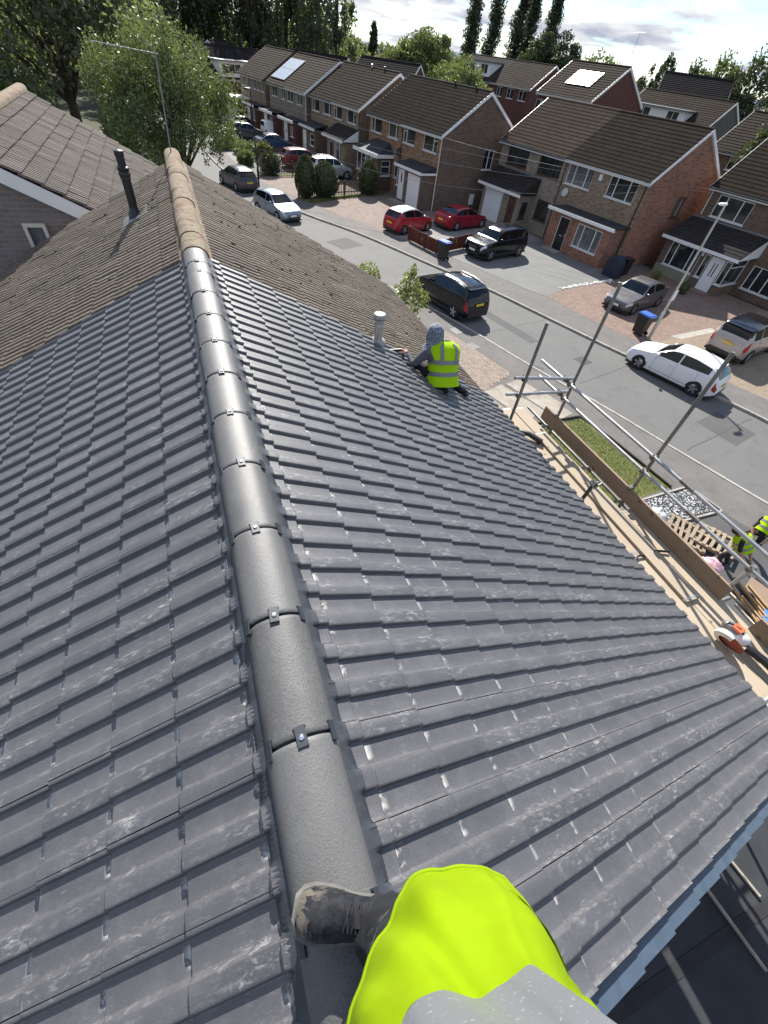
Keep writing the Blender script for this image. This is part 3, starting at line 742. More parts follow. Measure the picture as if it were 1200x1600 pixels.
for k, p in enumerate(cand):
    z = random.uniform(-0.004, 0.004); an = atan2(ax.y, ax.x)
    if k < 300:
        o = link('paver', random.choice(pm), par); o.location = p + V3((0, 0, z)); o.rotation_euler = (0, 0, an)
    else:
        T = Matrix.Translation(p + V3((0, 0, z))) @ Matrix.Rotation(an, 4, 'Z'); rest.box(0.003, 0.197, 0.003, 0.097, -0.03, 0.0, random.randrange(4), T)
if rest.f: rest.build('paver_field', [m.materials[0] for m in pm], par, None, 'stuff')
slabs = bpy.data.objects.new('slab_path', None); COL.objects.link(slabs); slabs['kind'] = 'structure'
def slab(c, sx, sy, an, z=0.095, mat='slab'):
    mb = MB(); mb.box(-sx / 2, sx / 2, -sy / 2, sy / 2, -0.05, 0.0)
    o = mb.build('paving_slab', M[mat], slabs); o.location = (c[0], c[1], z + random.uniform(-0.004, 0.004)); o.rotation_euler = (random.uniform(-.006, .006), random.uniform(-.006, .006), radians(an))
for c in (((9.7, 12.1), 1.5, 0.9, -72), ((10.85, 12.3), 1.35, 1.1, -72), ((11.95, 12.75), 1.0, 0.9, -73), ((11.2, 11.25), 1.0, 1.2, -73), ((12.35, 11.65), 1.1, 1.05, -74), ((12.2, 10.75), 0.75, 1.5, -75), ((10.1, 10.9), 1.05, 1.1, -73), ((9.0, 11.2), 1.2, 1.1, -73)): slab(*c)
for c in (((11.5, 18.05), 0.62, 0.55, -73, 0.096, 'concrete'), ((11.53, 16.45), 0.6, 0.6, -73, 0.096, 'concrete')): slab(*c)
patch('lawn', [(9.0, 10.2), (12.3, 10.15), (13.12, 10.25), (13.38, 8.8), (13.62, 6.1), (12.3, 5.95), (9.0, 5.9)], 0.088, M['grassbase'])
# grass blades
gv, gf = [], []
def blades(n, fn, hmin, hmax, wd, z):
    for k in range(n):
        x, y = fn(); h = random.uniform(hmin, hmax); a = random.uniform(0, pi); lx, ly = random.gauss(0, .4) * h, random.gauss(0, .4) * h
        b = len(gv); dx, dy = cos(a) * wd, sin(a) * wd
        gv.extend([(x - dx, y - dy, z), (x + dx, y + dy, z), (x + lx + dx * .3, y + ly + dy * .3, z + h), (x + lx - dx * .3, y + ly - dy * .3, z + h)]); gf.append((b, b + 1, b + 2, b + 3))
blades(9000, lambda: (lambda y: (random.uniform(10.8, 13.05 + (10.2 - y) * 0.125), y))(random.uniform(6.05, 10.2)), 0.02, 0.06, 0.006, 0.088)
blades(2500, lambda: (lambda t: (9.9 + t * 7.6 - random.random() * 0.3, 41.1 + t * 3.5 + random.random() * .7))(random.random()), 0.04, 0.10, 0.02, 0.09)
m, nt, b = newmat('grass_blade'); N = NT(nt); N.l(N.mix(N.rand(), (0.085, 0.115, 0.022), (0.20, 0.20, 0.065)), b.inputs['Base Color']); b.inputs['Roughness'].default_value = 0.7; M['blade'] = m
o = link('grass', fast_mesh('grass', gv, gf, m), None, 'stuff')
# gravel square
patch('gravel_bed', [(11.9, 5.75), (14.3, 5.85), (14.5, 4.75), (12.0, 4.78)], 0.088, M['tarmac'])
sm = MB()
for k in range(1500):
    x, y = random.uniform(11.95, 14.4), random.uniform(4.8, 5.8); r_ = random.uniform(0.018, 0.036)
    a, q = random.uniform(0, pi), random.uniform(.6, 1.3)
    p = [(x + r_ * cos(a + t), y + r_ * q * sin(a + t)) for t in (0, 1.57, 3.14, 4.71)]
    mi = random.randrange(3); zt = 0.10 + r_ * .7
    sm.face([(*p[0], zt), (*p[1], zt - .006), (*p[2], zt), (*p[3], zt - .004)], mi)
    for e in range(4): sm.face([(*p[e], 0.085), (*p[(e + 1) % 4], 0.085), (*p[(e + 1) % 4], zt - (.006 if (e + 1) % 4 == 1 else .004 if (e + 1) % 4 == 3 else 0)), (*p[e], zt - (.006 if e == 1 else .004 if e == 3 else 0))], mi)
sm.build('gravel', [plain('pebble_dark', (0.05, 0.055, 0.065), 0.7), plain('pebble_grey', (0.2, 0.21, 0.22), 0.7), plain('pebble_pale', (0.5, 0.5, 0.5), 0.7)], None, None, 'stuff')
eb = bpy.data.objects.new('gravel_edging', None); COL.objects.link(eb); eb['kind'] = 'structure'
for a, b_ in (((11.9, 5.82), (14.3, 5.92)), ((14.37, 5.9), (14.57, 4.72)), ((12.0, 4.72), (14.55, 4.69))): MB().beam((*a, 0.10), (*b_, 0.10), 0.06, 0.09).build('edging_strip', M['kerb'], eb)
lb = MB(); lb.beam((9.0, 10.28, 0.09), (13.15, 10.33, 0.09), 0.05, 0.14); lb.beam((13.18, 10.3, 0.09), (13.45, 8.8, 0.09), 0.06, 0.14); lb.beam((13.45, 8.8, 0.09), (13.7, 6.05, 0.09), 0.06, 0.14)
M['darkwood'] = plain('dark_timber', (0.05, 0.038, 0.028), 0.85, 0, 0.2, 0.3, 5)
tag(lb.build('lawn_edging', M['darkwood']), 'low dark timber edging round the small front lawn', 'edging')
patch('tarmac_forecourt', [(4.5, 4.7), (12.0, 4.66), (14.55, 4.63), (15.2, 3.2), (16.4, -1), (16.8, -10), (4.5, -10)], 0.0865, M['tarmac'])

# ---------------------------------------------------------------- houses
M['brickbrown'] = brickmat('brown_brick', (0.135, 0.085, 0.058), (0.185, 0.118, 0.078), (0.20, 0.175, 0.15), third=(0.10, 0.066, 0.05))
M['brickorange'] = brickmat('orange_brick', (0.32, 0.16, 0.082), (0.41, 0.22, 0.118), (0.26, 0.22, 0.17), third=(0.17, 0.095, 0.06))
M['bricktan'] = brickmat('tan_mottled_brick', (0.27, 0.18, 0.11), (0.36, 0.26, 0.17), (0.30, 0.26, 0.21), third=(0.19, 0.125, 0.085))
M['brickbuff'] = brickmat('buff_brick', (0.25, 0.20, 0.15), (0.33, 0.27, 0.21), (0.29, 0.27, 0.24), third=(0.19, 0.15, 0.12))
M['brickred'] = brickmat('red_brick', (0.29, 0.105, 0.060), (0.38, 0.155, 0.092), (0.33, 0.25, 0.20), third=(0.15, 0.065, 0.05))
M['brickdark'] = brickmat('dark_red_brick', (0.125, 0.045, 0.040), (0.155, 0.058, 0.050), (0.13, 0.09, 0.08))
M['brickgrey'] = brickmat('grey_brick', (0.12, 0.105, 0.10), (0.16, 0.14, 0.13), (0.17, 0.155, 0.15))
M['render'] = plain('pale_render', (0.24, 0.24, 0.17), 0.9, 0, 0.2, 0.12, 2)
def mat_htile(name, c1, c2, c3):
    m, nt, b = newmat(name); N = NT(nt); sx = N.n('ShaderNodeSeparateXYZ'); N.l(N.uv(), sx.inputs[0])
    wn_ = N.n('ShaderNodeTexWhiteNoise', noise_dimensions='2D'); cb = N.n('ShaderNodeCombineXYZ')
    N.l(N.math('FLOOR', N.math('DIVIDE', sx.outputs[0], 0.30)), cb.inputs[0]); N.l(N.math('FLOOR', sx.outputs[1]), cb.inputs[1]); N.l(cb.outputs[0], wn_.inputs[0])
    c = N.mix(wn_.outputs['Value'], c1, c2)
    P = N.pos(); c = N.mix(N.rng(N.noise(P, 0.7, 6, 0.65), 0.4, 0.7, 0, 0.6), c, c3)
    c = N.mix(N.rng(N.noise(P, 9, 5, 0.7), 0.55, 0.72, 0, 0.5), c, tuple(x * 1.5 for x in c2))
    N.l(c, b.inputs['Base Color']); b.inputs['Roughness'].default_value = 0.95; b.inputs['Specular IOR Level'].default_value = 0.08
    N.bump(b, N.noise(P, 40, 4, 0.7), 0.3, 0.01); return m
M['ht_brown'] = mat_htile('brown_roof_tile', (0.029, 0.0225, 0.0175), (0.041, 0.032, 0.025), (0.023, 0.018, 0.014))
M['ht_tan'] = mat_htile('tan_roof_tile', (0.064, 0.049, 0.036), (0.082, 0.063, 0.048), (0.054, 0.041, 0.031))
M['ht_dark'] = mat_htile('dark_roof_tile', (0.036, 0.032, 0.032), (0.052, 0.046, 0.045), (0.03, 0.027, 0.027))
M['ht_black'] = mat_htile('black_roof_tile', (0.020, 0.018, 0.019), (0.028, 0.025, 0.026), (0.018, 0.016, 0.017))
M['feltroof'] = plain('flat_roof_felt', (0.03, 0.033, 0.038), 0.75, 0, 0.4, 0.3, 2.5)
M['brownwood'] = plain('brown_frame', (0.10, 0.045, 0.028), 0.45, 0, 0.5, 0.2, 8)
M['blackdoor'] = plain('black_door', (0.012, 0.012, 0.013), 0.25)
M['whitedoor'] = plain('white_door', (0.76, 0.76, 0.76), 0.35)
M['gate'] = plain('timber_gate', (0.15, 0.075, 0.035), 0.8, 0, 0.2, 0.25, 5)
def mat_glass(name, c, stripes=0.0):
    m, nt, b = newmat(name); N = NT(nt); b.inputs['Roughness'].default_value = 0.06; b.inputs['Specular IOR Level'].default_value = 0.6
    r = N.n('ShaderNodeObjectInfo').outputs['Random']
    if stripes:
        sx = N.n('ShaderNodeSeparateXYZ'); N.l(N.uv(), sx.inputs[0])
        w_ = N.n('ShaderNodeTexNoise'); cb = N.n('ShaderNodeCombineXYZ'); N.l(N.math('MULTIPLY', sx.outputs[0], 14.0), cb.inputs[0]); N.l(N.math('MULTIPLY', sx.outputs[1], 0.5), cb.inputs[1]); N.l(r, cb.inputs[2]); N.l(cb.outputs[0], w_.inputs['Vector']); w_.inputs['Scale'].default_value = 1.0; w_.inputs['Detail'].default_value = 3
        col = N.mix(N.rng(w_.outputs[0], 0.35, 0.65), tuple(x * 0.55 for x in c), tuple(min(1, x * 1.2) for x in c))
    else:
        f = N.noise(N.obj(), 1.3, 3, 0.5); col = N.mix(N.rng(f, 0.45, 0.6), c, tuple(min(1, x * 3.0 + 0.01) for x in c))
        col = N.mix(N.math('MULTIPLY', r, 0.4), col, (0.06, 0.075, 0.075))
    N.l(col, b.inputs['Base Color']); return m
M['glass'] = mat_glass('window_glass', (0.012, 0.014, 0.015))
M['net'] = mat_glass('curtained_glass', (0.14, 0.145, 0.15), 1.0)
def pbox(mb, P, a0, a1, b0, b1, d0, d1, mi=0):
    c = [P(a, b, d) for d in (d0, d1) for b in (b0, b1) for a in (a0, a1)]
    for q in ((0, 1, 3, 2), (5, 4, 6, 7), (4, 0, 2, 6), (1, 5, 7, 3), (2, 3, 7, 6), (4, 5, 1, 0)): mb.face([c[i] for i in q], mi)
def wall_panel(mb, P, a0, a1, b0, b1, ops, depth=0.10, mi=0):
    A = sorted({a0, a1, *[min(max(x, a0), a1) for o in ops for x in o[:2]]}); B = sorted({b0, b1, *[min(max(x, b0), b1) for o in ops for x in o[2:4]]})
    for i in range(len(A) - 1):
        for j in range(len(B) - 1):
            ca, cb = (A[i] + A[i + 1]) / 2, (B[j] + B[j + 1]) / 2
            if any(o[0] < ca < o[1] and o[2] < cb < o[3] for o in ops): continue
            mb.face([P(A[i], B[j], 0), P(A[i + 1], B[j], 0), P(A[i + 1], B[j + 1], 0), P(A[i], B[j + 1], 0)], mi)
    for o in ops:
        x0, x1, y0, y1 = o[:4]
        for (p, q) in (((x0, y0), (x1, y0)), ((x1, y0), (x1, y1)), ((x1, y1), (x0, y1)), ((x0, y1), (x0, y0))):
            mb.face([P(*p, 0), P(*q, 0), P(*q, depth), P(*p, depth)], mi)
def add_window(parent, P, o, split=(0.5,), frame='white', glass='glass', transom=None, sill=True, d=0.05):
    x0, x1, y0, y1 = o[:4]; F = 0.055
    mb = MB(); e = 0.002
    pbox(mb, P, x0 + e, x1 - e, y0 + e, y0 + F, d, d + 0.06); pbox(mb, P, x0 + e, x1 - e, y1 - F, y1 - e, d, d + 0.06)
    pbox(mb, P, x0 + e, x0 + F, y0 + F, y1 - F, d, d + 0.06); pbox(mb, P, x1 - F, x1 - e, y0 + F, y1 - F, d, d + 0.06)
    xs_ = [x0 + F] + [x0 + (x1 - x0) * s for s in split] + [x1 - F]
    for s in xs_[1:-1]: pbox(mb, P, s - 0.03, s + 0.03, y0 + F, y1 - F, d - 0.004, d + 0.06)
    if transom: 
        k, f_ = transom; pbox(mb, P, xs_[k], xs_[k + 1], y0 + (y1 - y0) * f_ - 0.03, y0 + (y1 - y0) * f_ + 0.03, d - 0.006, d + 0.05)
    w = mb.build('window', M[frame], parent)
    for k in range(len(xs_) - 1):
        pm_ = MB(); h0 = 0.03 if k else 0.0; h1 = 0.03 if k < len(xs_) - 2 else 0.0
        pm_.face([P(xs_[k] + h0, y0 + F, d + 0.03), P(xs_[k + 1] - h1, y0 + F, d + 0.03), P(xs_[k + 1] - h1, y1 - F, d + 0.03), P(xs_[k] + h0, y1 - F, d + 0.03)])
        pm_.build('pane', M[glass], w)
    if sill:
        sb = MB(); pbox(sb, P, x0 - 0.05, x1 + 0.05, y0 - 0.05, y0 + 0.0, -0.06, d - 0.002); sb.build('sill', M[frame if frame != 'brownwood' else 'brownwood'], w)
    return w
def add_door(parent, P, o, mat='whitedoor', frame='white', kind='plain', d=0.05, name='door'):
    x0, x1, y0, y1 = o[:4]; mb = MB(); F = 0.05
    mb2 = MB(); pbox(mb2, P, x0 + .002, x0 + F, y0, y1 - .002, d - 0.02, d + 0.05); pbox(mb2, P, x1 - F, x1 - .002, y0, y1 - .002, d - 0.02, d + 0.05); pbox(mb2, P, x0 + F, x1 - F, y1 - F, y1 - .002, d - 0.02, d + 0.05)
    pbox(mb, P, x0 + F, x1 - F, y0 + 0.01, y1 - F, d, d + 0.045)
    if kind == 'garage':
        n = 7
        for k in range(n): 
            ya = y0 + 0.04 + (y1 - y0 - F - 0.06) * k / n; yb = ya + (y1 - y0 - F - 0.06) / n - 0.025; pbox(mb, P, x0 + F + 0.04, x1 - F - 0.04, ya, yb, d - 0.010, d)
    if kind == 'panel':
        for (a, b_) in ((0.12, 0.46), (0.54, 0.88)):
            for (c, e) in ((0.10, 0.42), (0.50, 0.80)): pbox(mb, P, x0 + F + (x1 - x0 - 2 * F) * a, x0 + F + (x1 - x0 - 2 * F) * b_, y0 + (y1 - y0) * c, y0 + (y1 - y0) * e, d - 0.012, d)
    dr = mb.build(name, M[mat], parent); mb2.build('door_frame', M[frame], dr)
    xc = (x0 + x1) / 2; h = MB()
    if kind == 'garage': pbox(h, P, xc - 0.06, xc + 0.06, y0 + 0.75, y0 + 0.80, d - 0.03, d - 0.01)
    else: pbox(h, P, x0 + 0.10, x0 + 0.13, y0 + 0.95, y0 + 1.12, d - 0.04, d)
    h.build('handle', M['steel' if kind != 'panel' else 'steel'], dr)
    if kind == 'slits':
        for q in (-0.10, 0.10):
            g = MB(); pbox(g, P, xc + q - 0.035, xc + q + 0.035, y0 + 0.95, y1 - 0.32, d - 0.006, d + 0.002); g.build('door_glass', M['glass'], dr)
    if kind == 'oval':
        g = MB(); ring = [P(xc + 0.10 * cos(2 * pi * k / 14), y0 + 1.5 + 0.36 * sin(2 * pi * k / 14), d - 0.005) for k in range(14)]; g.face(ring); g.build('door_glass', M['glass'], dr)
    if kind == 'square':
        g = MB(); pbox(g, P, xc - 0.14, xc + 0.14, y0 + 1.35, y0 + 1.65, d - 0.006, d); g.build('door_glass', M['glass'], dr)
    if kind in ('plain', 'panel'):
        g = MB(); pbox(g, P, xc - 0.12, xc + 0.12, y0 + 0.9, y0 + 0.95, d - 0.02, d); g.build('letter_plate', M['steel'], dr)
    return dr
def roof_slope(mb, v0, z0, v1, z1, u0, u1, rows=14, roll=0.15, step=0.035, mi=0):
    """courses with rolls; v0,z0 = eave, v1,z1 = ridge"""
    L = sqrt((v1 - v0) ** 2 + (z1 - z0) ** 2); dv, dz = (v1 - v0) / L, (z1 - z0) / L; nv, nz_ = -dz * (1 if dv > 0 else -1), abs(dv)
    if dv < 0: nv = abs(dz)
    else: nv = -abs(dz)
    if roll:
        us = []
        k = 0
        while u0 + k * roll < u1 - 1e-6:
            for f_, h in ((0.0, 0.0), (0.16, 0.022), (0.46, 0.024), (0.62, 0.0)):
                u = u0 + (k + f_) * roll
                if u <= u1: us.append((u, h))
            k += 1
        us.append((u1, 0.0))
    else: us = [(u0 + (u1 - u0) * k / 8, 0.0) for k in range(9)]
    g = L / rows
    for r in range(rows):
        lines = [(r * g - 0.03, step), (r * g - 0.028, step + 0.001), ((r + 1) * g, 0.004)]
        R = []
        for k, (s, h) in enumerate([(r * g - 0.03, 0.002)] + lines[1:]):
            R.append([(v0 + dv * s + nv * (h + hh), u, z0 + dz * s + nz_ * (h + hh)) for u, hh in us])
        b = len(mb.f); mb.grid(R, mi, flip=(dv < 0))
        n = len(us) - 1
        for q in range(2 * n):
            j = q % n
            mb.uv[b + q] = [(us[j][0], r + .5), (us[j + 1][0], r + .5), (us[j + 1][0], r + .5), (us[j][0], r + .5)]
PIT_DZ = 2.7
def house(label, P0, u0, u1, base=0.0, eave=5.0, depth=8.6, dz=PIT_DZ, wall='brickbrown', front=None, tile='ht_brown', ops=(), gable=None, gops=(), gwall=None, lgable=None, rz=11.5, rows=15, roll=0.15, group='houses along the street', cat='house', backop=True, barge='white', ridge_parts=True):
    t = thing('house', label, cat, (P0[0], P0[1], base), radians(rz), group)
    front = front or wall; gwall = gwall or wall
    a0 = u0 + (0.12 if gable else 0.002); a1 = u1 - (0.12 if lgable else 0.002); zr = eave + dz; vm = depth / 2
    PF = lambda a, b, d: (0.3 + d, a, b)
    mb = MB(); wall_panel(mb, PF, a0, a1, 0, eave + 0.02, [o['r'] for o in ops], 0.10, 0)
    mb.face([(depth - .3, a1, 0), (depth - .3, a0, 0), (depth - .3, a0, eave), (depth - .3, a1, eave)], 1)
    PG = lambda a, b, d: (a, a0 + d, b)
    wall_panel(mb, PG, 0.3, depth - 0.3, 0, eave, [o['r'] for o in gops] if gable else [], 0.1, 1)
    k = dz / vm
    mb.face([(0.3, a0, eave), (depth - 0.3, a0, eave), (depth - 0.3, a0, eave + 0.3 * k - 0.03), (vm, a0, zr - 0.06), (0.3, a0, eave + 0.3 * k - 0.03)], 1)
    mb.face([(0.3, a1, 0), (0.3, a1, eave + 0.3 * k - .03), (vm, a1, zr - 0.06), (depth - .3, a1, eave + 0.3 * k - .03), (depth - .3, a1, 0)], 1)
    mb.build('wall', [M[front], M[gwall]], t)
    for o in ops: 
        if o.get('door'): add_door(t, PF, o['r'], *o['door'])
        else: add_window(t, PF, o['r'], o.get('s', (0.5,)), o.get('f', 'white'), o.get('g', 'glass'), o.get('t'))
    if gable:
        for o in gops: add_window(t, PG, o['r'], o.get('s', (0.5,)), o.get('f', 'white'), o.get('g', 'glass'), o.get('t'))
    mb = MB(); roof_slope(mb, 0, eave, vm, zr, u0, u1, rows, roll); roof_slope(mb, depth, eave, vm, zr, u0, u1, rows if roll else 8, 0)
    mb.face([(0.02, u0, eave - .04), (0.02, u1, eave - .04), (vm, u1, zr - .04), (vm, u0, zr - .04)])
    rf = mb.build('roof', M[tile], t)
    # ridge
    rmb = MB(); n = max(1, int((u1 - u0) / 0.45)); ll = (u1 - u0) / n; A = [(-0.12, -0.03), (-0.10, 0.035), (-0.05, 0.075), (0, 0.088), (0.05, 0.075), (0.10, 0.035), (0.12, -0.03)]
    def seg(y0, y1, e): return [[(x * (1 - e), y, z - e * 0.05) for x, z in A] for y in (y0, y1)]
    if ridge_parts:
        me = MB().grid(seg(0.004, ll - 0.004, 0)).mesh('ridge_tile', M[tile], 50)
        for k2 in range(n):
            o = link('ridge_tile', me, rf); o.location = (vm + random.uniform(-.006, .006), u0 + k2 * ll, zr + random.uniform(-.006, .006))
    else:
        for k2 in range(n): rmb.grid([[(x + vm, y, z + zr) for x, z in A] for y in (u0 + k2 * ll + .008, u0 + (k2 + 1) * ll - .008)])
        rmb.build('ridge_tiles', M[tile], rf, 50)
    # fascia, gutter, downpipe, bargeboards
    mb = MB(); mb.box(0.02, 0.045, u0 + .05, u1, eave - 0.20, eave - 0.03); mb.box(0.045, 0.30, u0 + .05, u1, eave - 0.20, eave - 0.185); mb.build('fascia', M['white'], t)
    mb = MB(); rows_ = [[(-0.035 + 0.055 * cos(pi + pi * q / 6), y, eave - 0.06 + 0.055 * sin(pi + pi * q / 6)) for q in range(7)] for y in (u0, u1)]; mb.grid(rows_); mb.build('gutter', M['white' if gable and barge == 'white' else 'black'], t, 60)
    for g_, uu, sg in ((gable, u0, -1), (lgable, u1, 1)):
        if not g_: continue
        mb = MB()
        for (va, za, vb, zb) in ((-0.02, eave - 0.02, vm, zr + 0.0), (depth + 0.02, eave - 0.02, vm, zr)):
            for dy0, dy1 in ((0.0, 0.03),):
                ya, yb = (uu - 0.03, uu - 0.0015) if sg < 0 else (uu + .0015, uu + 0.03)
                mb.face([(va, ya, za - .19), (vb, ya, zb - .19), (vb, ya, zb + .03), (va, ya, za + .03)]); mb.face([(va, yb, za - .19), (vb, yb, zb - .19), (vb, yb, zb + .03), (va, yb, za + .03)][::-1])
                mb.face([(va, ya, za + .03), (vb, ya, zb + .03), (vb, yb, zb + .03), (va, yb, za + .03)]); mb.face([(va, ya, za - .19), (vb, ya, zb - .19), (vb, yb, zb - .19), (va, yb, za - .19)][::-1])
                mb.face([(va, yb, za - .19), (vb, yb, zb - .19), (vb, uu - sg * 0.12, zb - .19), (va, uu - sg * 0.12, za - .19)])
        mb.build('bargeboard', M[barge], t)
    return t
def W_(u0, u1, z0=3.78, z1=4.88, **k): return dict(r=(u0, u1, z0, z1), **k)
def drainpipe(t, u, v, z1, z0=0.1, mat='black', top=None):
    path = [(top or (-0.03, u, z1 + .08)), (v, u, z1 - 0.15), (v, u, z0)]
    return MB().tube(path, 0.035, 8).build('downpipe', M[mat], t, 50)
def box_part(t, name, mat, x0, x1, y0, y1, z0, z1): return MB().box(x0, x1, y0, y1, z0, z1).build(name, M[mat], t)
def extension(t, v0, u0, u1, h, wall, front_ops=(), right_ops=(), depth=0.298, rd=0.08):
    """brick projection on the front; door/window specs as in house()"""
    mb = MB(); PF = lambda a, b, d: (v0 + d, a, b); PR = lambda a, b, d: (a, u0 + d, b); PL = lambda a, b, d: (a, u1 - d, b)
    wall_panel(mb, PF, u0, u1, 0, h, [o['r'] for o in front_ops], rd); wall_panel(mb, PR, v0, depth, 0, h, [o['r'] for o in right_ops], rd); wall_panel(mb, PL, v0, depth, 0, h, [], rd)
    mb.build('porch_wall', M[wall], t)
    for P, ops in ((PF, front_ops), (PR, right_ops)):
        for o in ops:
            if o.get('door'): add_door(t, P, o['r'], *o['door'], name=o.get('n', 'door'))
            else: add_window(t, P, o['r'], o.get('s', (0.5,)), o.get('f', 'white'), o.get('g', 'glass'), o.get('t'), o.get('sill', True), o.get('d', 0.04))
A_P, B_P, C_P, D_P, E_P, F_P = (33.34, 25.45), (28.02, 25.53), (19.70, 39.19), (16.96, 51.57), (14.34, 62.22), (11.94, 73.74)
# --- pair B: black door half and garage half
b2 = house('red brick house end with black front door, bay window and dark brown roof', B_P, 0, 7.2, wall='brickred', front='bricktan', tile='ht_brown', gable=True, gwall='brickred', eave=5.1,
           ops=[W_(4.55, 6.85, 3.74, 4.94, s=(0.27, 0.72), g='net'), W_(0.9, 3.15, 3.74, 4.94, s=(0.27, 0.74))], gops=[W_(4.3, 5.4, 3.05, 4.25, f='brownwood', g='net')], rows=15)
extension(b2, -1.2, 0.45, 5.75, 2.42, 'brickred', [dict(r=(3.98, 4.95, 0.1, 2.18), door=('blackdoor', 'white', 'panel')), W_(1.05, 3.25, 0.75, 2.15, s=(0.27, 0.74), g='net')])
box_part(b2, 'flat_roof', 'feltroof', -1.55, 0.298, 0.12, 5.95, 2.56, 2.60); box_part(b2, 'porch_fascia', 'white', -1.6, -1.2 - .352, 0.05, 6.05, 2.40, 2.585); box_part(b2, 'porch_soffit', 'white', -1.548, -1.202, 0.12, 5.95, 2.40, 2.424)
box_part(b2, 'step', 'slab', -2.0, -1.25, 3.8, 5.2, 0.0, 0.14)
PFm = lambda a, b, d: (0.3 + d, a, b)
add_window(b2, PFm, (6.15, 6.8, 0.9, 2.3), (), 'white', 'glass', None, True, -0.02)
drainpipe(b2, 0.32, 0.245, 5.0); drainpipe(b2, 7.12, 0.245, 5.0, mat='brownwood')
for q, zz_ in ((5.35, 2.0), (3.65, 2.05)): box_part(b2, 'wall_lamp', 'oldridge', -1.30, -1.202, q - .05, q + .05, zz_ - .1, zz_ + .12)
T = Matrix.Translation((0.16, 6.35, 3.25)) @ Matrix.Rotation(radians(-75), 4, 'Y')
MB().lathe([(0.0, 0.0), (0.15, 0.02), (0.27, 0.07)], 14, T=T).build('satellite_dish', M['galv'], b2, 40)
for q in (3.9,): box_part(b2, 'alarm_box', 'white', 0.22, 0.298, q - .12, q + .12, 4.45, 4.8)
b1 = house('stone faced house half with brown windows, white garage door and tan tiled roof', B_P, 7.2, 14.25, wall='brickbrown', front='brickbuff', tile='ht_tan', lgable=True, eave=5.1,
           ops=[W_(10.98, 13.3, 3.74, 4.92, f='brownwood', s=(0.5,)), W_(7.5, 9.8, 3.74, 4.92, f='brownwood', s=(0.34,)), W_(7.45, 8.85, 1.0, 2.32, f='brownwood', s=(0.5,))], rows=15)
extension(b1, -1.25, 9.25, 13.65, 2.44, 'brickbuff', [dict(r=(11.2, 13.3, 0.05, 2.08), door=('whitedoor', 'white', 'garage'), n='garage_door'), dict(r=(9.62, 10.45, 0.1, 2.25), door=('brownwood', 'brownwood', 'slits'))], [W_(-0.95, -0.2, 0.85, 2.0, f='brownwood', s=())])
mb = MB(); roof_slope(mb, -1.6, 2.52, 0.295, 3.5, 9.05, 14.0, 6, 0.15); mb.face([(-1.6, 9.06, 2.50), (0.295, 9.06, 2.50), (0.295, 9.06, 3.48)]); mb.face([(-1.6, 13.99, 2.50), (0.295, 13.99, 2.50), (0.295, 13.99, 3.48)][::-1]); mb.face([(-1.58, 9.06, 2.45), (-1.58, 13.99, 2.45), (0.29, 13.99, 2.45), (0.29, 9.06, 2.45)][::-1]); mb.build('porch_roof', M['ht_dark'], b1)
box_part(b1, 'porch_flashing', 'lead', 0.20, 0.297, 9.05, 14.0, 3.50, 3.60); box_part(b1, 'porch_fascia', 'white', -1.64, -1.61, 9.0, 14.05, 2.32, 2.52)
box_part(b1, 'garage_lintel', 'white', -1.28, -1.252, 11.1, 13.4, 2.09, 2.32)
# --- pair A: porch with white door
a1 = house('brick house with tiled full width porch and white front door beside the lamp post', A_P, -9.6, 0.0, wall='brickbrown', front='brickbrown', tile='ht_brown', lgable=True, eave=5.15,
           ops=[W_(-3.1, -0.76, 3.64, 4.86, s=(0.30, 0.74)), W_(-6.9, -5.2, 3.64, 4.86, s=(0.5,)), W_(-7.1, -5.2, 0.55, 1.95, s=(0.36, 0.72))], gwall='brickbrown', rows=15)
extension(a1, -2.0, -4.85, 0.02, 2.3, 'brickbrown', [W_(-2.68, -0.45, 0.75, 2.17, s=(0.28, 0.78)), W_(-3.36, -2.96, 0.75, 2.12, s=(), sill=True), dict(r=(-4.35, -3.42, 0.05, 2.12), door=('whitedoor', 'white', 'slits')), W_(-4.83, -4.40, 0.75, 2.12, s=())],
          [W_(-1.95, 0.1, 0.75, 2.2, s=(), t=(0, 0.72))])
MB().box(-2.028, -2.003, -2.75, -0.05, 0.02, 0.69).build('render_panel', M['render'], a1)
mb = MB(); roof_slope(mb, -2.35, 2.42, 0.295, 3.42, -5.15, 0.25, 8, 0.15); mb.face([(-2.33, -5.1, 2.36), (-2.33, 0.2, 2.36), (0.29, 0.2, 2.36), (0.29, -5.1, 2.36)][::-1]); mb.build('porch_roof', M['ht_dark'], a1)
mb = MB(); mb.face([(-2.35, -5.155, 2.36), (0.295, -5.155, 2.36), (0.295, -5.155, 3.40)]); mb.build('porch_gable_panel', M['white'], a1)
box_part(a1, 'porch_fascia', 'white', -2.39, -2.352, -5.2, 0.3, 2.24, 2.43); box_part(a1, 'porch_flashing', 'lead', 0.20, 0.297, -5.15, 0.25, 3.42, 3.52)
box_part(a1, 'step', 'blockred', -2.9, -2.05, -4.6, -3.0, 0.0, 0.16); box_part(a1, 'wall_lamp', 'white', -2.1, -2.003, -2.86, -2.76, 1.95, 2.3)
drainpipe(a1, -0.2, 0.25, 5.05, 3.6, 'white')
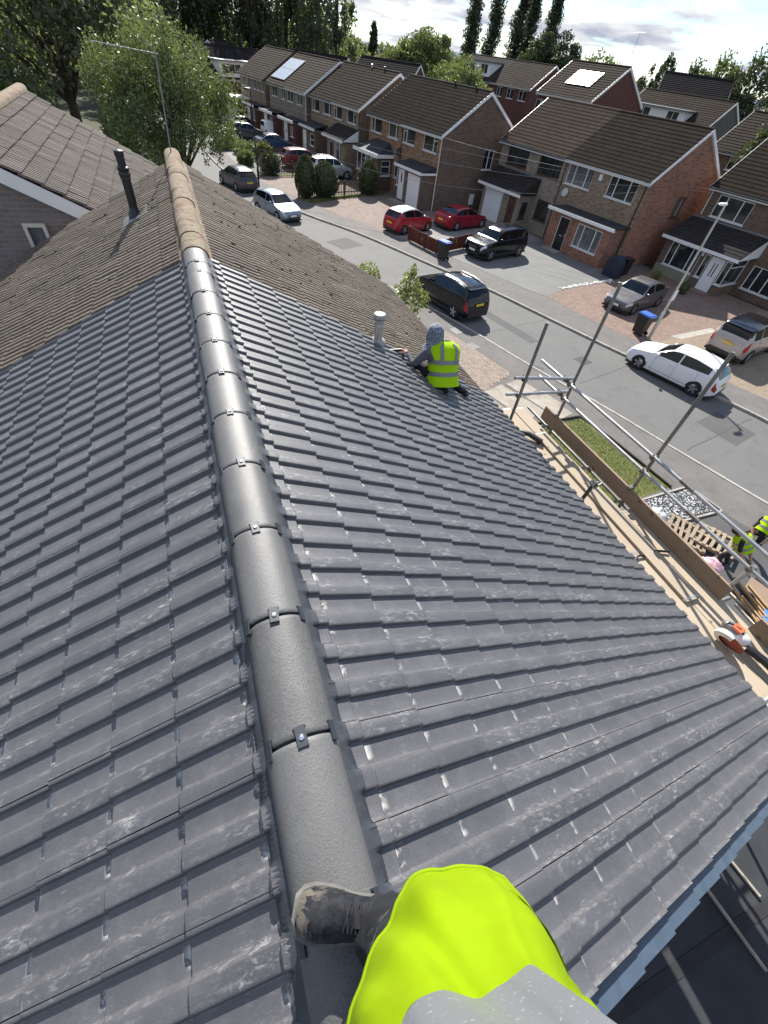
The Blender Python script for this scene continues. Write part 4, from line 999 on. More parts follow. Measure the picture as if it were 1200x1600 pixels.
# --- pair C
c2 = house('brown brick end house with gable window, small garage and white oval glazed door', C_P, 0, 5.75, wall='brickbrown', front='brickorange', tile='ht_brown', gable=True, gwall='brickbrown',
           ops=[W_(0.77, 2.70, 3.81, 4.9, s=(0.28,), t=(0, 0.7)), W_(3.88, 5.68, 3.81, 4.9, s=(0.72,), t=(1, 0.72))], gops=[W_(4.9, 6.0, 2.95, 4.3, s=(0.5,), g='glass')])
extension(c2, -1.1, 0.35, 4.05, 2.52, 'brickbrown', [dict(r=(0.55, 2.35, 0.05, 2.35), door=('whitedoor', 'white', 'garage'), n='garage_door'), dict(r=(2.85, 3.75, 0.3, 2.38), door=('whitedoor', 'white', 'oval')), W_(3.76, 4.0, 1.2, 2.35, s=())])
mb = MB(); mb.face([(-1.3, 0.25, 2.68), (-1.3, 4.2, 2.68), (0.29, 4.2, 2.98), (0.29, 0.25, 2.98)][::-1]); mb.face([(-1.3, 0.25, 2.66), (0.29, 0.25, 2.66), (0.29, 0.25, 2.97)]); mb.face([(-1.28, 0.25, 2.53), (-1.28, 4.2, 2.53), (0.29, 4.2, 2.53), (0.29, .25, 2.53)][::-1]); mb.build('porch_roof', M['feltroof'], c2)
box_part(c2, 'porch_fascia', 'white', -1.335, -1.302, 0.2, 4.25, 2.5, 2.70); box_part(c2, 'side_fascia', 'white', -1.30, 0.28, 0.215, 0.248, 2.52, 2.66)
box_part(c2, 'step', 'slab', -1.75, -1.12, 2.4, 4.1, 0.0, 0.2); drainpipe(c2, 0.20, 0.245, 4.95, 0.1, 'white'); drainpipe(c2, 5.75, 0.245, 4.95)
box_part(c2, 'meter_box', 'white', 4.2, 4.65, 0.02, 0.118, 0.5, 1.25)
T = Matrix.Translation((0.18, 5.9, 3.1)) @ Matrix.Rotation(radians(-75), 4, 'Y'); MB().lathe([(0.0, 0.0), (0.17, 0.02), (0.30, 0.08)], 14, T=T).build('satellite_dish', M['black'], c2, 40)
for q, h in ((1.9, 0.16), (4.6, 0.16)): MB().lathe([(0.07, -0.06), (0.07, h), (0.1, h + .01), (0.1, h + .05), (0, h + .07)], 10, (4.2, q, 7.72)).build('roof_vent', M['black'], c2, 40)
c1 = house('brown brick house half with slate hipped bay and white glazed porch', C_P, 5.75, 11.5, wall='brickbrown', front='brickorange', tile='ht_brown', lgable=True,
           ops=[W_(6.45, 8.09, 3.83, 4.9, s=(0.25,)), W_(9.2, 11.05, 3.83, 4.93, s=(0.72,)), W_(5.85, 6.6, 1.2, 2.35, s=())])
extension(c1, -1.25, 7.0, 10.9, 2.5, 'brickbrown', [W_(8.6, 10.75, 1.1, 2.4, s=(0.3, 0.65)), W_(7.6, 8.45, 0.15, 2.4, s=(0.7,), sill=False)], [W_(-0.85, 0.1, 1.2, 2.3, s=(), t=(0, 0.6))])
mb = MB(); zr_ = 3.45; mb.face([(-1.5, 6.8, 2.72), (-1.5, 11.1, 2.72), (0.29, 10.0, zr_), (0.29, 7.6, zr_)][::-1]); mb.face([(-1.5, 6.8, 2.72), (0.29, 6.8, 2.72), (0.29, 7.6, zr_)]); mb.face([(-1.5, 11.1, 2.72), (0.29, 11.1, 2.72), (0.29, 10.0, zr_)][::-1]); mb.face([(-1.5, 6.8, 2.5), (-1.5, 11.1, 2.5), (0.29, 11.1, 2.5), (0.29, 6.8, 2.5)][::-1]); mb.build('bay_roof', M['feltroof'], c1)
box_part(c1, 'bay_fascia', 'white', -1.53, -1.502, 6.75, 11.15, 2.48, 2.74); box_part(c1, 'side_fascia', 'white', -1.5, 0.28, 6.76, 6.795, 2.49, 2.74)
# --- pair D
d2 = house('brown brick terrace half with dark canopy porch and glazed front below the white bargeboard', D_P, 0, 5.6, wall='brickbrown', front='bricktan', tile='ht_brown', gable=True,
           ops=[W_(0.95, 2.70, 3.85, 4.9, s=(0.28,), t=(0, .7)), W_(3.82, 5.5, 3.82, 4.87, s=(0.72,), t=(1, .72))], roll=0.3)
extension(d2, -1.1, 0.4, 4.2, 2.55, 'bricktan', [W_(1.3, 2.6, 0.9, 2.4, s=(0.2, 0.8), sill=True), dict(r=(2.9, 3.8, 0.1, 2.3), door=('blackdoor', 'white', 'plain'))])
mb = MB(); roof_slope(mb, -1.5, 2.72, 0.29, 3.55, 0.2, 4.6, 5, 0); mb.build('porch_roof', M['ht_dark'], d2); mb = MB(); mb.face([(-1.5, 0.19, 2.65), (0.29, 0.19, 2.65), (0.29, 0.19, 3.55)]); mb.build('porch_gable_panel', M['white'], d2); box_part(d2, 'porch_fascia', 'white', -1.535, -1.502, 0.18, 4.65, 2.55, 2.73); drainpipe(d2, 0.2, 0.25, 4.95)
d1 = house('brown brick terrace half with brown lean to porch and small white window', D_P, 5.6, 11.0, wall='brickbrown', front='bricktan', tile='ht_brown', lgable=True,
           ops=[W_(6.14, 7.88, 3.85, 4.9, s=(0.28,)), W_(8.85, 10.55, 3.82, 4.88, s=(0.72,))], roll=0.3)
extension(d1, -1.1, 7.0, 10.4, 2.5, 'brickbrown', [dict(r=(9.2, 10.1, 0.1, 2.3), door=('whitedoor', 'white', 'plain')), W_(7.4, 8.3, 1.2, 2.2, s=(), t=(0, .5))])
mb = MB(); mb.face([(-1.3, 6.8, 2.7), (-1.3, 10.6, 2.7), (0.29, 10.6, 3.0), (0.29, 6.8, 3.0)][::-1]); mb.build('porch_roof', M['feltroof'], d1); box_part(d1, 'porch_fascia', 'white', -1.335, -1.302, 6.75, 10.65, 2.5, 2.71)
for q in (2.6, 5.0): MB().lathe([(0.07, -0.06), (0.07, .16), (0.1, .17), (0.1, .21), (0, .23)], 10, (4.2, q, 7.72)).build('roof_vent', M['galv'] if q > 4 else M['black'], d2, 40)
# --- pair E with solar panels, pair F
e2 = house('brown terrace half with white bargeboard between the solar roof and next pair', E_P, 0, 5.4, wall='brickbrown', front='brickbuff', tile='ht_brown', gable=True, ops=[W_(1.3, 2.55, 3.9, 4.82), W_(3.7, 5.25, 3.9, 4.82)], roll=0)
extension(e2, -1.1, 0.3, 3.9, 2.5, 'brickdark', [dict(r=(2.3, 3.3, 0.1, 2.35), door=('whitedoor', 'white', 'square')), W_(0.6, 1.5, 1.3, 2.2)]); box_part(e2, 'flat_roof', 'feltroof', -1.4, .29, 0.1, 4.2, 2.7, 2.75); box_part(e2, 'porch_fascia', 'white', -1.44, -1.402, .05, 4.25, 2.5, 2.74)
drainpipe(e2, 0.2, .25, 4.95, .1, 'white')
e1 = house('terrace half with a bank of pale solar panels on its brown roof', E_P, 5.4, 10.7, wall='brickbrown', front='brickbuff', tile='ht_brown', lgable=True, ops=[W_(5.95, 7.0, 3.9, 4.82), W_(8.3, 9.8, 3.9, 4.82)], roll=0)
extension(e1, -1.1, 6.2, 9.8, 2.5, 'brickdark', [dict(r=(8.4, 9.4, 0.1, 2.35), door=('whitedoor', 'white', 'plain')), W_(6.6, 7.5, 1.3, 2.2)]); box_part(e1, 'flat_roof', 'feltroof', -1.4, .29, 6.0, 10.0, 2.7, 2.75); box_part(e1, 'porch_fascia', 'white', -1.44, -1.402, 5.95, 10.05, 2.5, 2.74)
m, nt, b = newmat('solar_glass'); N = NT(nt); t_ = N.n('ShaderNodeTexBrick'); N.l(N.uv(), t_.inputs['Vector']); t_.offset = 0
t_.inputs['Color1'].default_value = (0.34, 0.41, 0.52, 1); t_.inputs['Color2'].default_value = (0.38, 0.45, 0.55, 1); t_.inputs['Mortar'].default_value = (0.55, 0.6, 0.65, 1); t_.inputs['Scale'].default_value = 1; t_.inputs['Brick Width'].default_value = 0.16; t_.inputs['Row Height'].default_value = 0.16; t_.inputs['Mortar Size'].default_value = 0.006  # pale blue cells: sky reflection put into the base colour
N.l(t_.outputs[0], b.inputs['Base Color']); b.inputs['Roughness'].default_value = 0.4; b.inputs['Specular IOR Level'].default_value = 0.35; M['solar'] = m
def solar(t, cells, eave, dz, depth, mat='solar'):
    k = sqrt((depth / 2) ** 2 + dz ** 2); dv, dzz = depth / 2 / k, dz / k
    for (u0, u1, s0, s1) in cells:
        q = lambda u, s, h: (dv * s - dzz * h, u, eave + dzz * s + dv * h)
        mb = MB(); c = [q(u, s, h) for h in (0.06, 0.11) for s in (s0, s1) for u in (u0, u1)]
        for f_ in ((0, 1, 3, 2), (5, 4, 6, 7), (4, 0, 2, 6), (1, 5, 7, 3), (2, 3, 7, 6), (4, 5, 1, 0)): mb.face([c[i] for i in f_])
        p = mb.build('solar_panel', M['galv'], t)
        mb = MB(); mb.face([q(u0 + .03, s0 + .03, .115), q(u1 - .03, s0 + .03, .115), q(u1 - .03, s1 - .03, .115), q(u0 + .03, s1 - .03, .115)][::-1], uv=[(u0, s0), (u1, s0), (u1, s1), (u0, s1)][::-1]); mb.build('panel_glass', M[mat], p)
solar(e1, [(6.6 + 1.0 * i, 7.58 + 1.0 * i, 0.75 + 1.62 * j, 2.33 + 1.62 * j) for i in range(4) for j in range(2)] , 5.0, 2.7, 8.6)
f2 = house('far terrace half of brown brick behind the parked white van', F_P, 0, 4.6, wall='brickbrown', front='bricktan', tile='ht_brown', gable=True, ops=[W_(0.5, 1.5, 3.9, 4.85), W_(2.0, 3.0, 3.9, 4.85), W_(3.3, 4.3, 3.9, 4.85)], roll=0, barge='darkwood')
extension(f2, -1.1, 0.3, 4.0, 2.5, 'brickdark', [dict(r=(2.3, 3.3, 0.1, 2.35), door=('whitedoor', 'white', 'square')), W_(0.6, 1.5, 1.2, 2.2)]); box_part(f2, 'flat_roof', 'feltroof', -1.4, .29, 0.1, 4.2, 2.65, 2.7); box_part(f2, 'porch_fascia', 'white', -1.44, -1.402, .05, 4.25, 2.5, 2.69)
f1 = house('far terrace half with pale flat canopy at the end of the row', F_P, 4.6, 9.2, wall='brickbrown', front='bricktan', tile='ht_brown', lgable=True, ops=[W_(5.0, 6.2, 3.9, 4.85), W_(7.0, 8.4, 3.9, 4.85), W_(5.4, 7.6, 1.0, 2.3)], roll=0)
box_part(f1, 'canopy', 'white', -2.2, 0.29, 5.6, 9.0, 2.7, 2.85)
for (x, y) in ((-2.1, 5.7), (-2.1, 8.9)): box_part(f1, 'canopy_post', 'white', x, x + .1, y, y + .1, 0.05, 2.7)
# --- second row on the rise behind
def back_dormer(t, u0, u1, zb, zt, eave, dz, depth, wins, fascia='white', wall='white'):
    k = dz / (depth / 2); v0 = (zb - eave) / k - 0.1
    mb = MB(); PF = lambda a, b, d: (v0 + d, a, b); wall_panel(mb, PF, u0, u1, zb, zt, [w['r'] for w in wins], .08); vb = (zt - eave) / k
    for uu in (u0, u1): mb.face([(v0, uu, zb), (v0, uu, zt), (vb, uu, zt)])
    d_ = mb.build('dormer', M[wall], t)
    for w in wins: add_window(d_, PF, w['r'], w.get('s', (0.5,)), 'white', 'glass', None, False, 0.03)
    box_part(d_, 'dormer_roof', 'lead', v0 - .3, min(vb + .3, depth / 2 - .05), u0 - .25, u1 + .25, zt, zt + .14)
h1 = house('dark red brick house with white framed solar panels, on the rise behind', (39.9, 47.8), 0, 7.6, base=2.2, eave=5.4, dz=2.7, wall='brickdark', tile='ht_brown', gable=True, lgable=True, ops=[W_(0.9, 2.5), W_(3.7, 5.2), W_(6.3, 7.6)], gops=[W_(3.2, 4.2, 3.3, 4.4)], roll=0, group='houses in the second row', ridge_parts=False)
solar(h1, [(2.0 + i * 1.65, 3.6 + i * 1.65, 1.7 + j * 1.02, 2.7 + j * 1.02) for i in range(2) for j in range(2)], 5.4, 2.7, 8.6)
ra = MB(); ra.tube([(4.3, 0.6, 8.0), (4.4, 0.5, 10.4)], 0.025, 6); ra.tube([(4.4, -0.1, 10.4), (4.4, 1.3, 10.35)], 0.02, 6); ra.build('roof_aerial', M['galv'], h1)
g1 = house('dark red brick house with brown roof and plain gable, left of the solar house behind', (52.2, 76.8), 0, 9, base=1.9, eave=5.2, dz=2.8, wall='brickdark', tile='ht_brown', gable=True, ops=[W_(0.9, 2.5), W_(3.7, 5.2), W_(6.3, 7.6)], roll=0, group='houses in the second row', ridge_parts=False)
g2 = house('second row house with white box dormer and two tone roof', (52.2, 76.8), 9, 20, base=1.9, eave=5.2, dz=2.8, wall='brickdark', tile='ht_dark', lgable=True, ops=[W_(9.9, 11.2), W_(12.0, 13.2)], roll=0, group='houses in the second row', ridge_parts=False)
back_dormer(g2, 10.6, 16.8, 5.7, 7.3, 5.2, 2.8, 8.6, [dict(r=(11.2, 13.0, 6.0, 7.1)), dict(r=(14.4, 16.2, 6.0, 7.1))])
i1 = house('grey gabled house with long white dormer, behind the black door house', (58.7, 49.4), 0, 12.6, base=1.1, eave=5.2, dz=2.7, wall='brickgrey', tile='ht_brown', gable=True, lgable=True, ops=[W_(1.0, 2.0, 3.6, 4.4)], gops=[W_(1.2, 2.2, 4.2, 5.0), ], roll=0, group='houses in the second row', ridge_parts=False)
back_dormer(i1, 3.2, 12.2, 5.4, 6.5, 5.2, 2.7, 8.6, [dict(r=(4.0, 5.6, 5.6, 6.4)), dict(r=(8.0, 11.0, 5.6, 6.4), s=(0.33, 0.66))])
for lab, P0, u0, u1, rz, base, e, dz in (('long black roofed house seen behind the solar panel terrace', (24.9, 87.8), 0, 10.5, 45, -0.2, 4.7, 3.0), ('black roofed house with low dormer behind the middle terrace', (32.2, 77.7), 0, 10, 40, 0.2, 4.8, 3.0), ('black roofed house behind the grey gabled house on the rise', (78.0, 64.0), 0, 10, 45, 3.1, 5.0, 3.0), ('black roofed house with white dormer beyond the end of the terrace', (16.8, 90.0), 0, 10.5, 117, -0.6, 4.6, 3.0)):
    k_ = house(lab, P0, u0, u1, base=base, eave=e, dz=dz, wall='brickdark', tile='ht_black', gable=True, lgable=True, ops=[W_(1.5, 3.0), W_(5, 6.5), W_(8.4, 9.8)], roll=0, rz=rz, group='houses in the second row', ridge_parts=False)
    if 'dormer' in lab: back_dormer(k_, 3.0, 9.5, e + 0.2, e + 1.7, e, dz, 8.6, [dict(r=(3.6, 5.2, e + .5, e + 1.5)), dict(r=(6.0, 9.0, e + .5, e + 1.5), s=(.33, .66))])
house('pale gabled house half hidden by the big drooping tree', (4.6, 97), 0, 8, base=-0.4, eave=4.4, dz=3.3, depth=7.5, wall='brickdark', tile='ht_brown', gable=True, lgable=True, ops=[W_(1.5, 3)], gops=[W_(3, 4.4)], roll=0, rz=-25, group='houses in the second row', ridge_parts=False)
house('brown roofed house at the frame edge behind the dark conifer', (44.5, 36.0), -12, 0, base=1.2, eave=4.9, dz=2.6, wall='brickbrown', tile='ht_brown', lgable=True, ops=[W_(-4, -2)], roll=0, group='houses in the second row', ridge_parts=False)
tag(MB().box(0, 0.05, -0.5, 0.5, 0.08, 1.95).build('side_gate', M['gate']), 'brown timber side gate between the two brick pairs', 'gate').location = (24.9, 39.0, 0)
bpy.data.objects['side_gate'].rotation_euler = (0, 0, radians(-78.5 + 180))
# --- neighbour on the left, its ridge parallel to ours
nb = thing('house', 'neighbouring house at left with weathered grey tiles, white bargeboard and grey gable', 'house', (0, 0, 0))
NX, NZ = -3.1, 7.62
lay_tiles(nb, lambda sd_: old_profile(), 0.30, 0.33, 0.012, 0.040, 0.018, 0.29, M['old2'], (1, -1), NX, NZ, {1: 10.0, -1: 10.0}, 22, {1: 0.30, -1: 0.30}, 15, 300, lambda sd_: (lambda y: y / 0.3), jitter=0.005)
for k in range(15):
    o = link('ridge_tile', orm[0], nb); o.location = (NX, 10.0 + k * 0.44, NZ - 0.01); o.data = orm[0]
mb = MB()
for side in (1, -1):
    q = lambda s, h: (NX + side * (s * CP + h * SP), NZ - s * SP + h * CP)
    a, b_, c, d = q(0.0, -0.22), q(4.66, -0.22), q(4.66, -0.02), q(0.0, -0.02)
    for y, rev in ((9.965, side < 0), (9.995, side > 0)):
        f_ = [(p[0], y, p[1]) for p in (a, b_, c, d)]; mb.face(f_[::-1] if rev else f_)
    mb.face([(d[0], 9.965, d[1]), (c[0], 9.965, c[1]), (c[0], 9.995, c[1]), (d[0], 9.995, d[1])])
mb.build('bargeboard', M['white'], nb)
M['brickpurple'] = brickmat('purple_grey_brick', (0.20, 0.165, 0.155), (0.26, 0.215, 0.20), (0.27, 0.25, 0.24))
mb = MB(); PN = lambda a, b, d: (a, 10.12 + d, b)
wall_panel(mb, PN, NX - 3.75, NX + 3.75, 0, 5.3, []); wop = (NX - 0.55, NX - 0.20, 6.0, 6.42)
yw = 10.12
mb.face([(NX - 3.75, yw, 5.3), (NX + 3.75, yw, 5.3), (NX + 3.75, yw, 5.42), (NX, yw, 7.4), (NX - 3.75, yw, 5.42)])
mb.face([(NX + 3.75, yw, 0), (NX + 3.75, 16.4, 0), (NX + 3.75, 16.4, 5.4), (NX + 3.75, yw, 5.4)]); mb.face([(NX - 3.75, 16.4, 0), (NX - 3.75, yw, 0), (NX - 3.75, yw, 5.4), (NX - 3.75, 16.4, 5.4)]); mb.face([(NX - 3.75, 16.4, 0), (NX + 3.75, 16.4, 0), (NX + 3.75, 16.4, 5.4), (NX, 16.4, 7.4), (NX - 3.75, 16.4, 5.4)][::-1])
mb.build('wall', M['brickpurple'], nb)
mb = MB()
for side in (1, -1):
    q = lambda s, h: (NX + side * (s * CP + h * SP), NZ - s * SP + h * CP)
    a, b_ = q(0, -0.03), q(4.6, -0.03); f_ = [(a[0], 10.02, a[1]), (a[0], 16.55, a[1]), (b_[0], 16.55, b_[1]), (b_[0], 10.02, b_[1])]; mb.face(f_ if side < 0 else f_[::-1])
mb.build('roof_deck', M['felt'], nb)
M['beige'] = plain('beige_upvc', (0.62, 0.58, 0.48), 0.5)
add_window(nb, lambda a, b, d: (a, 10.085 + d - 0.04, b), (-2.62, -2.28, 6.02, 6.55), (), 'beige', 'net', None, False, 0.0)
# ---------------------------------------------------------------- vegetation
def mat_leaf(name, c1, c2, c3, tr=0.48):
    m, nt, b = newmat(name); N = NT(nt); nt.nodes.remove(b)
    r = N.n('ShaderNodeNewGeometry').outputs['Random Per Island']
    c = N.mix(r, c1, c2); c = N.mix(N.rng(N.noise(N.obj(), 0.35, 4, 0.6), 0.4, 0.65), c, c3)
    d = N.n('ShaderNodeBsdfDiffuse'); t = N.n('ShaderNodeBsdfTranslucent'); x = N.n('ShaderNodeMixShader'); x.inputs[0].default_value = tr
    N.l(c, d.inputs[0]); N.l(N.mix(0.5, c, (0.22, 0.26, 0.05), 'MIX'), t.inputs[0]); N.l(d.outputs[0], x.inputs[1]); N.l(t.outputs[0], x.inputs[2])
    g = N.n('ShaderNodeBsdfGlossy'); g.inputs['Roughness'].default_value = 0.45; y = N.n('ShaderNodeMixShader'); y.inputs[0].default_value = 0.06
    N.l(x.outputs[0], y.inputs[1]); N.l(g.outputs[0], y.inputs[2])
    N.l(y.outputs[0], nt.nodes['Material Output'].inputs[0]); return m
M['leaf'] = mat_leaf('mid_foliage', (0.058, 0.090, 0.026), (0.109, 0.145, 0.041), (0.051, 0.075, 0.026))
M['leafdark'] = mat_leaf('dark_foliage', (0.032, 0.049, 0.023), (0.058, 0.080, 0.035), (0.026, 0.041, 0.020), 0.22)
M['leafpale'] = mat_leaf('pale_foliage', (0.123, 0.160, 0.043), (0.196, 0.225, 0.072), (0.087, 0.116, 0.035), 0.4)
M['leafbirch'] = mat_leaf('drooping_foliage', (0.094, 0.138, 0.044), (0.181, 0.217, 0.076), (0.073, 0.105, 0.036), 0.35)
M['leaffresh'] = mat_leaf('fresh_foliage', (0.145, 0.196, 0.043), (0.246, 0.275, 0.080), (0.116, 0.160, 0.041), 0.45)
M['leafconifer'] = mat_leaf('conifer_foliage', (0.043, 0.058, 0.020), (0.087, 0.099, 0.029), (0.029, 0.043, 0.017), 0.1)
M['leafbelt'] = mat_leaf('hazy_foliage', (0.078, 0.104, 0.062), (0.118, 0.142, 0.084), (0.068, 0.092, 0.058), 0.62)  # distance haze mixed into a paler, greyer leaf colour
M['bark'] = plain('bark', (0.065, 0.052, 0.042), 0.95, 0, 0.2, 0.35, 4, 0.5)
def leaf_cards(clumps, size, seed, droop=0.0, aspect=0.55):
    """clumps: (centre, radii, count); returns verts and quads"""
    R = np.random.default_rng(seed); Vs = []; n_tot = 0
    for c, r, n in clumps:
        g = R.normal(size=(n, 3)); g /= np.linalg.norm(g, axis=1)[:, None]; rad = R.random(n) ** 0.42
        p = np.array(c) + g * rad[:, None] * np.array(r)
        if droop: p[:, 2] -= droop * (np.abs(g[:, 0]) + np.abs(g[:, 1])) * R.random(n)
        a = R.normal(size=(n, 3)); a[:, 2] -= droop * 1.6; a /= np.linalg.norm(a, axis=1)[:, None]
        b = np.cross(a, R.normal(size=(n, 3))); b /= np.linalg.norm(b, axis=1)[:, None] + 1e-9
        s = size * (0.6 + 0.8 * R.random(n))[:, None]
        A, B = a * s * 0.5, b * s * 0.5 * aspect
        Vs.append(np.stack([p - A, p + B, p + A, p - B], 1).reshape(-1, 3)); n_tot += n
    V = np.concatenate(Vs); F = np.arange(n_tot * 4).reshape(-1, 4); return V, F
def trunk_mesh(h, r, branches, seed, lean=(0, 0)):
    rnd = random.Random(seed); mb = MB(); P = []
    for k in range(6):
        t = k / 5; P.append((lean[0] * t + 0.12 * h * 0.06 * sin(k * 1.7 + seed), lean[1] * t + 0.01 * h * sin(k * 2.3), h * t - 0.1))
    mb.tube(P, [r * (1.15 - 0.8 * k / 5) for k in range(6)], 8)
    for (e, z) in branches:
        b0 = V3(P[min(5, max(1, int(z / h * 5)))]); e = V3(e); m_ = b0.lerp(e, 0.5) + V3((0, 0, (e - b0).length * 0.10))
        mb.tube([b0, m_, e], [r * 0.38, r * 0.22, r * 0.06], 6)
    return mb
def tree(name, label, loc, H, wid, mat, nleaf, size, seed, shape='round', cat='tree', group=None, zbase=None, crown_from=0.25, droop=0.0, trunk_r=None, nclump=None, sparse=1.0):
    rnd = random.Random(seed); t = thing(name, label, cat, (*loc, zbase if zbase is not None else terr(*loc)), 0, group)
    hw = wid / 2; z0 = H * crown_from; cl = []; nclump = nclump or 46; br = []
    for k in range(nclump):
        f = rnd.random(); a = rnd.uniform(0, 2 * pi)
        if shape == 'poplar': z = z0 + (H - z0) * (k + rnd.random()) / nclump; f_ = (z - z0) / (H - z0); rr = hw * (0.35 + 0.75 * sin(pi * min(0.98, f_ * 0.9 + 0.08)) ** 0.7) * 0.75; d = rr * 0.5 * rnd.random(); cr = (rr * .75, rr * .75, (H - z0) / nclump * 2.6)
        elif shape == 'tall': z = z0 + (H - z0) * f; f_ = f; rr = hw * (0.55 + 0.6 * sin(pi * (0.15 + 0.8 * f))); d = rr * sqrt(rnd.random()); q = H * 0.055 * rnd.uniform(.6, 1.5); cr = (q * .85, q * .85, q * 1.6)
        elif shape == 'cone': z = z0 + (H - z0) * f ** 1.2; rr = hw * (1.02 - (z - z0) / (H - z0)); d = rr * sqrt(rnd.random()); q = wid * 0.16; cr = (q, q, q * .9)
        else:
            th = math.acos(rnd.uniform(-0.75, 1)); d = hw * sin(th) * (0.55 + 0.45 * rnd.random()); z = (z0 + H) / 2 + (H - z0) / 2 * cos(th) * (0.55 + 0.45 * rnd.random()) - H * .02
            q = wid * 0.13 * rnd.uniform(.7, 1.4); cr = (q, q, q * .8)
        c = (d * cos(a), d * sin(a), z); cl.append((c, cr, max(4, int(nleaf / nclump * rnd.uniform(.5, 1.5) * sparse))))
        if k % 3 == 0: br.append((c, max(0.6, z * 0.62)))
    V, F = leaf_cards(cl, size, seed, droop)
    link('crown', fast_mesh('crown', V, F, M[mat]), t)
    trunk_mesh(H * (0.92 if shape in ('poplar', 'tall', 'cone') else 0.7), trunk_r or max(0.12, H * 0.022), br, seed).build('trunk', M['bark'], t, 60)
    return t
# the big drooping tree in the neighbour's front garden, seen over the ridge end
bt = thing('tree', 'large drooping leafy tree beyond the far end of the ridge', 'tree', (0.55, 36.8, -0.02))
cl = []; rnd = random.Random(21); br = []
for k in range(120):
    a = rnd.uniform(0, 2 * pi); th = math.acos(rnd.uniform(-0.55, 1)); f = 0.5 + 0.5 * rnd.random()
    x, y = 3.9 * sin(th) * f * cos(a) - 0.3, 3.9 * sin(th) * f * sin(a); z = 6.2 + 2.9 * cos(th) * f - 0.06 * (x * x + y * y) ** 0.5
    q = rnd.uniform(0.5, 1.05); cl.append(((x, y, z), (q, q, q * 1.15), int(rnd.uniform(180, 420))))
    if k % 4 == 0: br.append(((x, y, z), max(1.6, z * 0.55)))
for k in range(70):
    a = rnd.uniform(0, 2 * pi); r_ = rnd.uniform(2.6, 4.2); cl.append(((r_ * cos(a) - 0.1, r_ * sin(a) * .9, rnd.uniform(3.9, 5.0)), (0.28, 0.28, 0.6), int(rnd.uniform(60, 130))))
for k in range(34):
    cl.append(((rnd.uniform(-4.0, 0.2), rnd.uniform(-2.5, 2.5), rnd.uniform(2.6, 4.2)), (0.5, 0.5, 0.7), int(rnd.uniform(120, 260))))
V, F = leaf_cards(cl, 0.17, 4, 0.35, 0.42); link('crown', fast_mesh('crown', V, F, M['leafbirch']), bt)
trunk_mesh(6.2, 0.24, br, 4).build('trunk', M['bark'], bt, 60)
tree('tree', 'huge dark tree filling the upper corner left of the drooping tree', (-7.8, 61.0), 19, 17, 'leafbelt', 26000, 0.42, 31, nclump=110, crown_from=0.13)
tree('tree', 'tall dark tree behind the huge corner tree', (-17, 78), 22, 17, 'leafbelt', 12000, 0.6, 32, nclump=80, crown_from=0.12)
tree('tree', 'short bushy tree under the branches beside the bend', (-3.0, 52), 3.6, 3.4, 'leaf', 2600, 0.22, 33, crown_from=0.12, nclump=30)
tree('shrub', 'garden shrub by the white canopy at the terrace end', (8.3, 84.5), 3.2, 4.2, 'leafbirch', 2600, 0.26, 34, crown_from=0.05, nclump=30, cat='shrub')
tree('tree', 'dense green tree filling the gap under the huge corner tree', (-11.5, 52.0), 7.5, 9, 'leaf', 6000, 0.35, 35, crown_from=0.03, nclump=50)
tree('tree', 'rounded tree at the edge of the picture above the neighbouring roof', (-17.0, 45.0), 8.5, 9, 'leaf', 6000, 0.35, 36, crown_from=0.03, nclump=50)
# tall belt of trees behind the terrace
rnd = random.Random(12)
for k in range(26):
    px_ = k / 25.0; a = radians(-9.5 + 25.5 * px_ + rnd.uniform(-0.5, .5)); d = rnd.uniform(104, 126); edge = max(0, (px_ - 0.9) * 10)
    H = rnd.uniform(21, 27) * (1 - 0.28 * edge)
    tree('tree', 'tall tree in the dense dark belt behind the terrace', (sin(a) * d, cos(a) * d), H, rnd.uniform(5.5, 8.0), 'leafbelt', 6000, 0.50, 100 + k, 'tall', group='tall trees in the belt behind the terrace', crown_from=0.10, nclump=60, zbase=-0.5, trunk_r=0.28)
for k in range(14):
    a = radians(-12 + 29 * k / 13.0 + rnd.uniform(-0.6, .6)); d = rnd.uniform(128, 150)
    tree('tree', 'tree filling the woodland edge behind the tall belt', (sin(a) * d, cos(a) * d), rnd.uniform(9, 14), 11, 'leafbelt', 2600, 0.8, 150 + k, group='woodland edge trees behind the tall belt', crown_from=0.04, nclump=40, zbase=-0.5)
def fromaz(x, y, k=1.0): return (x * k, y * k)
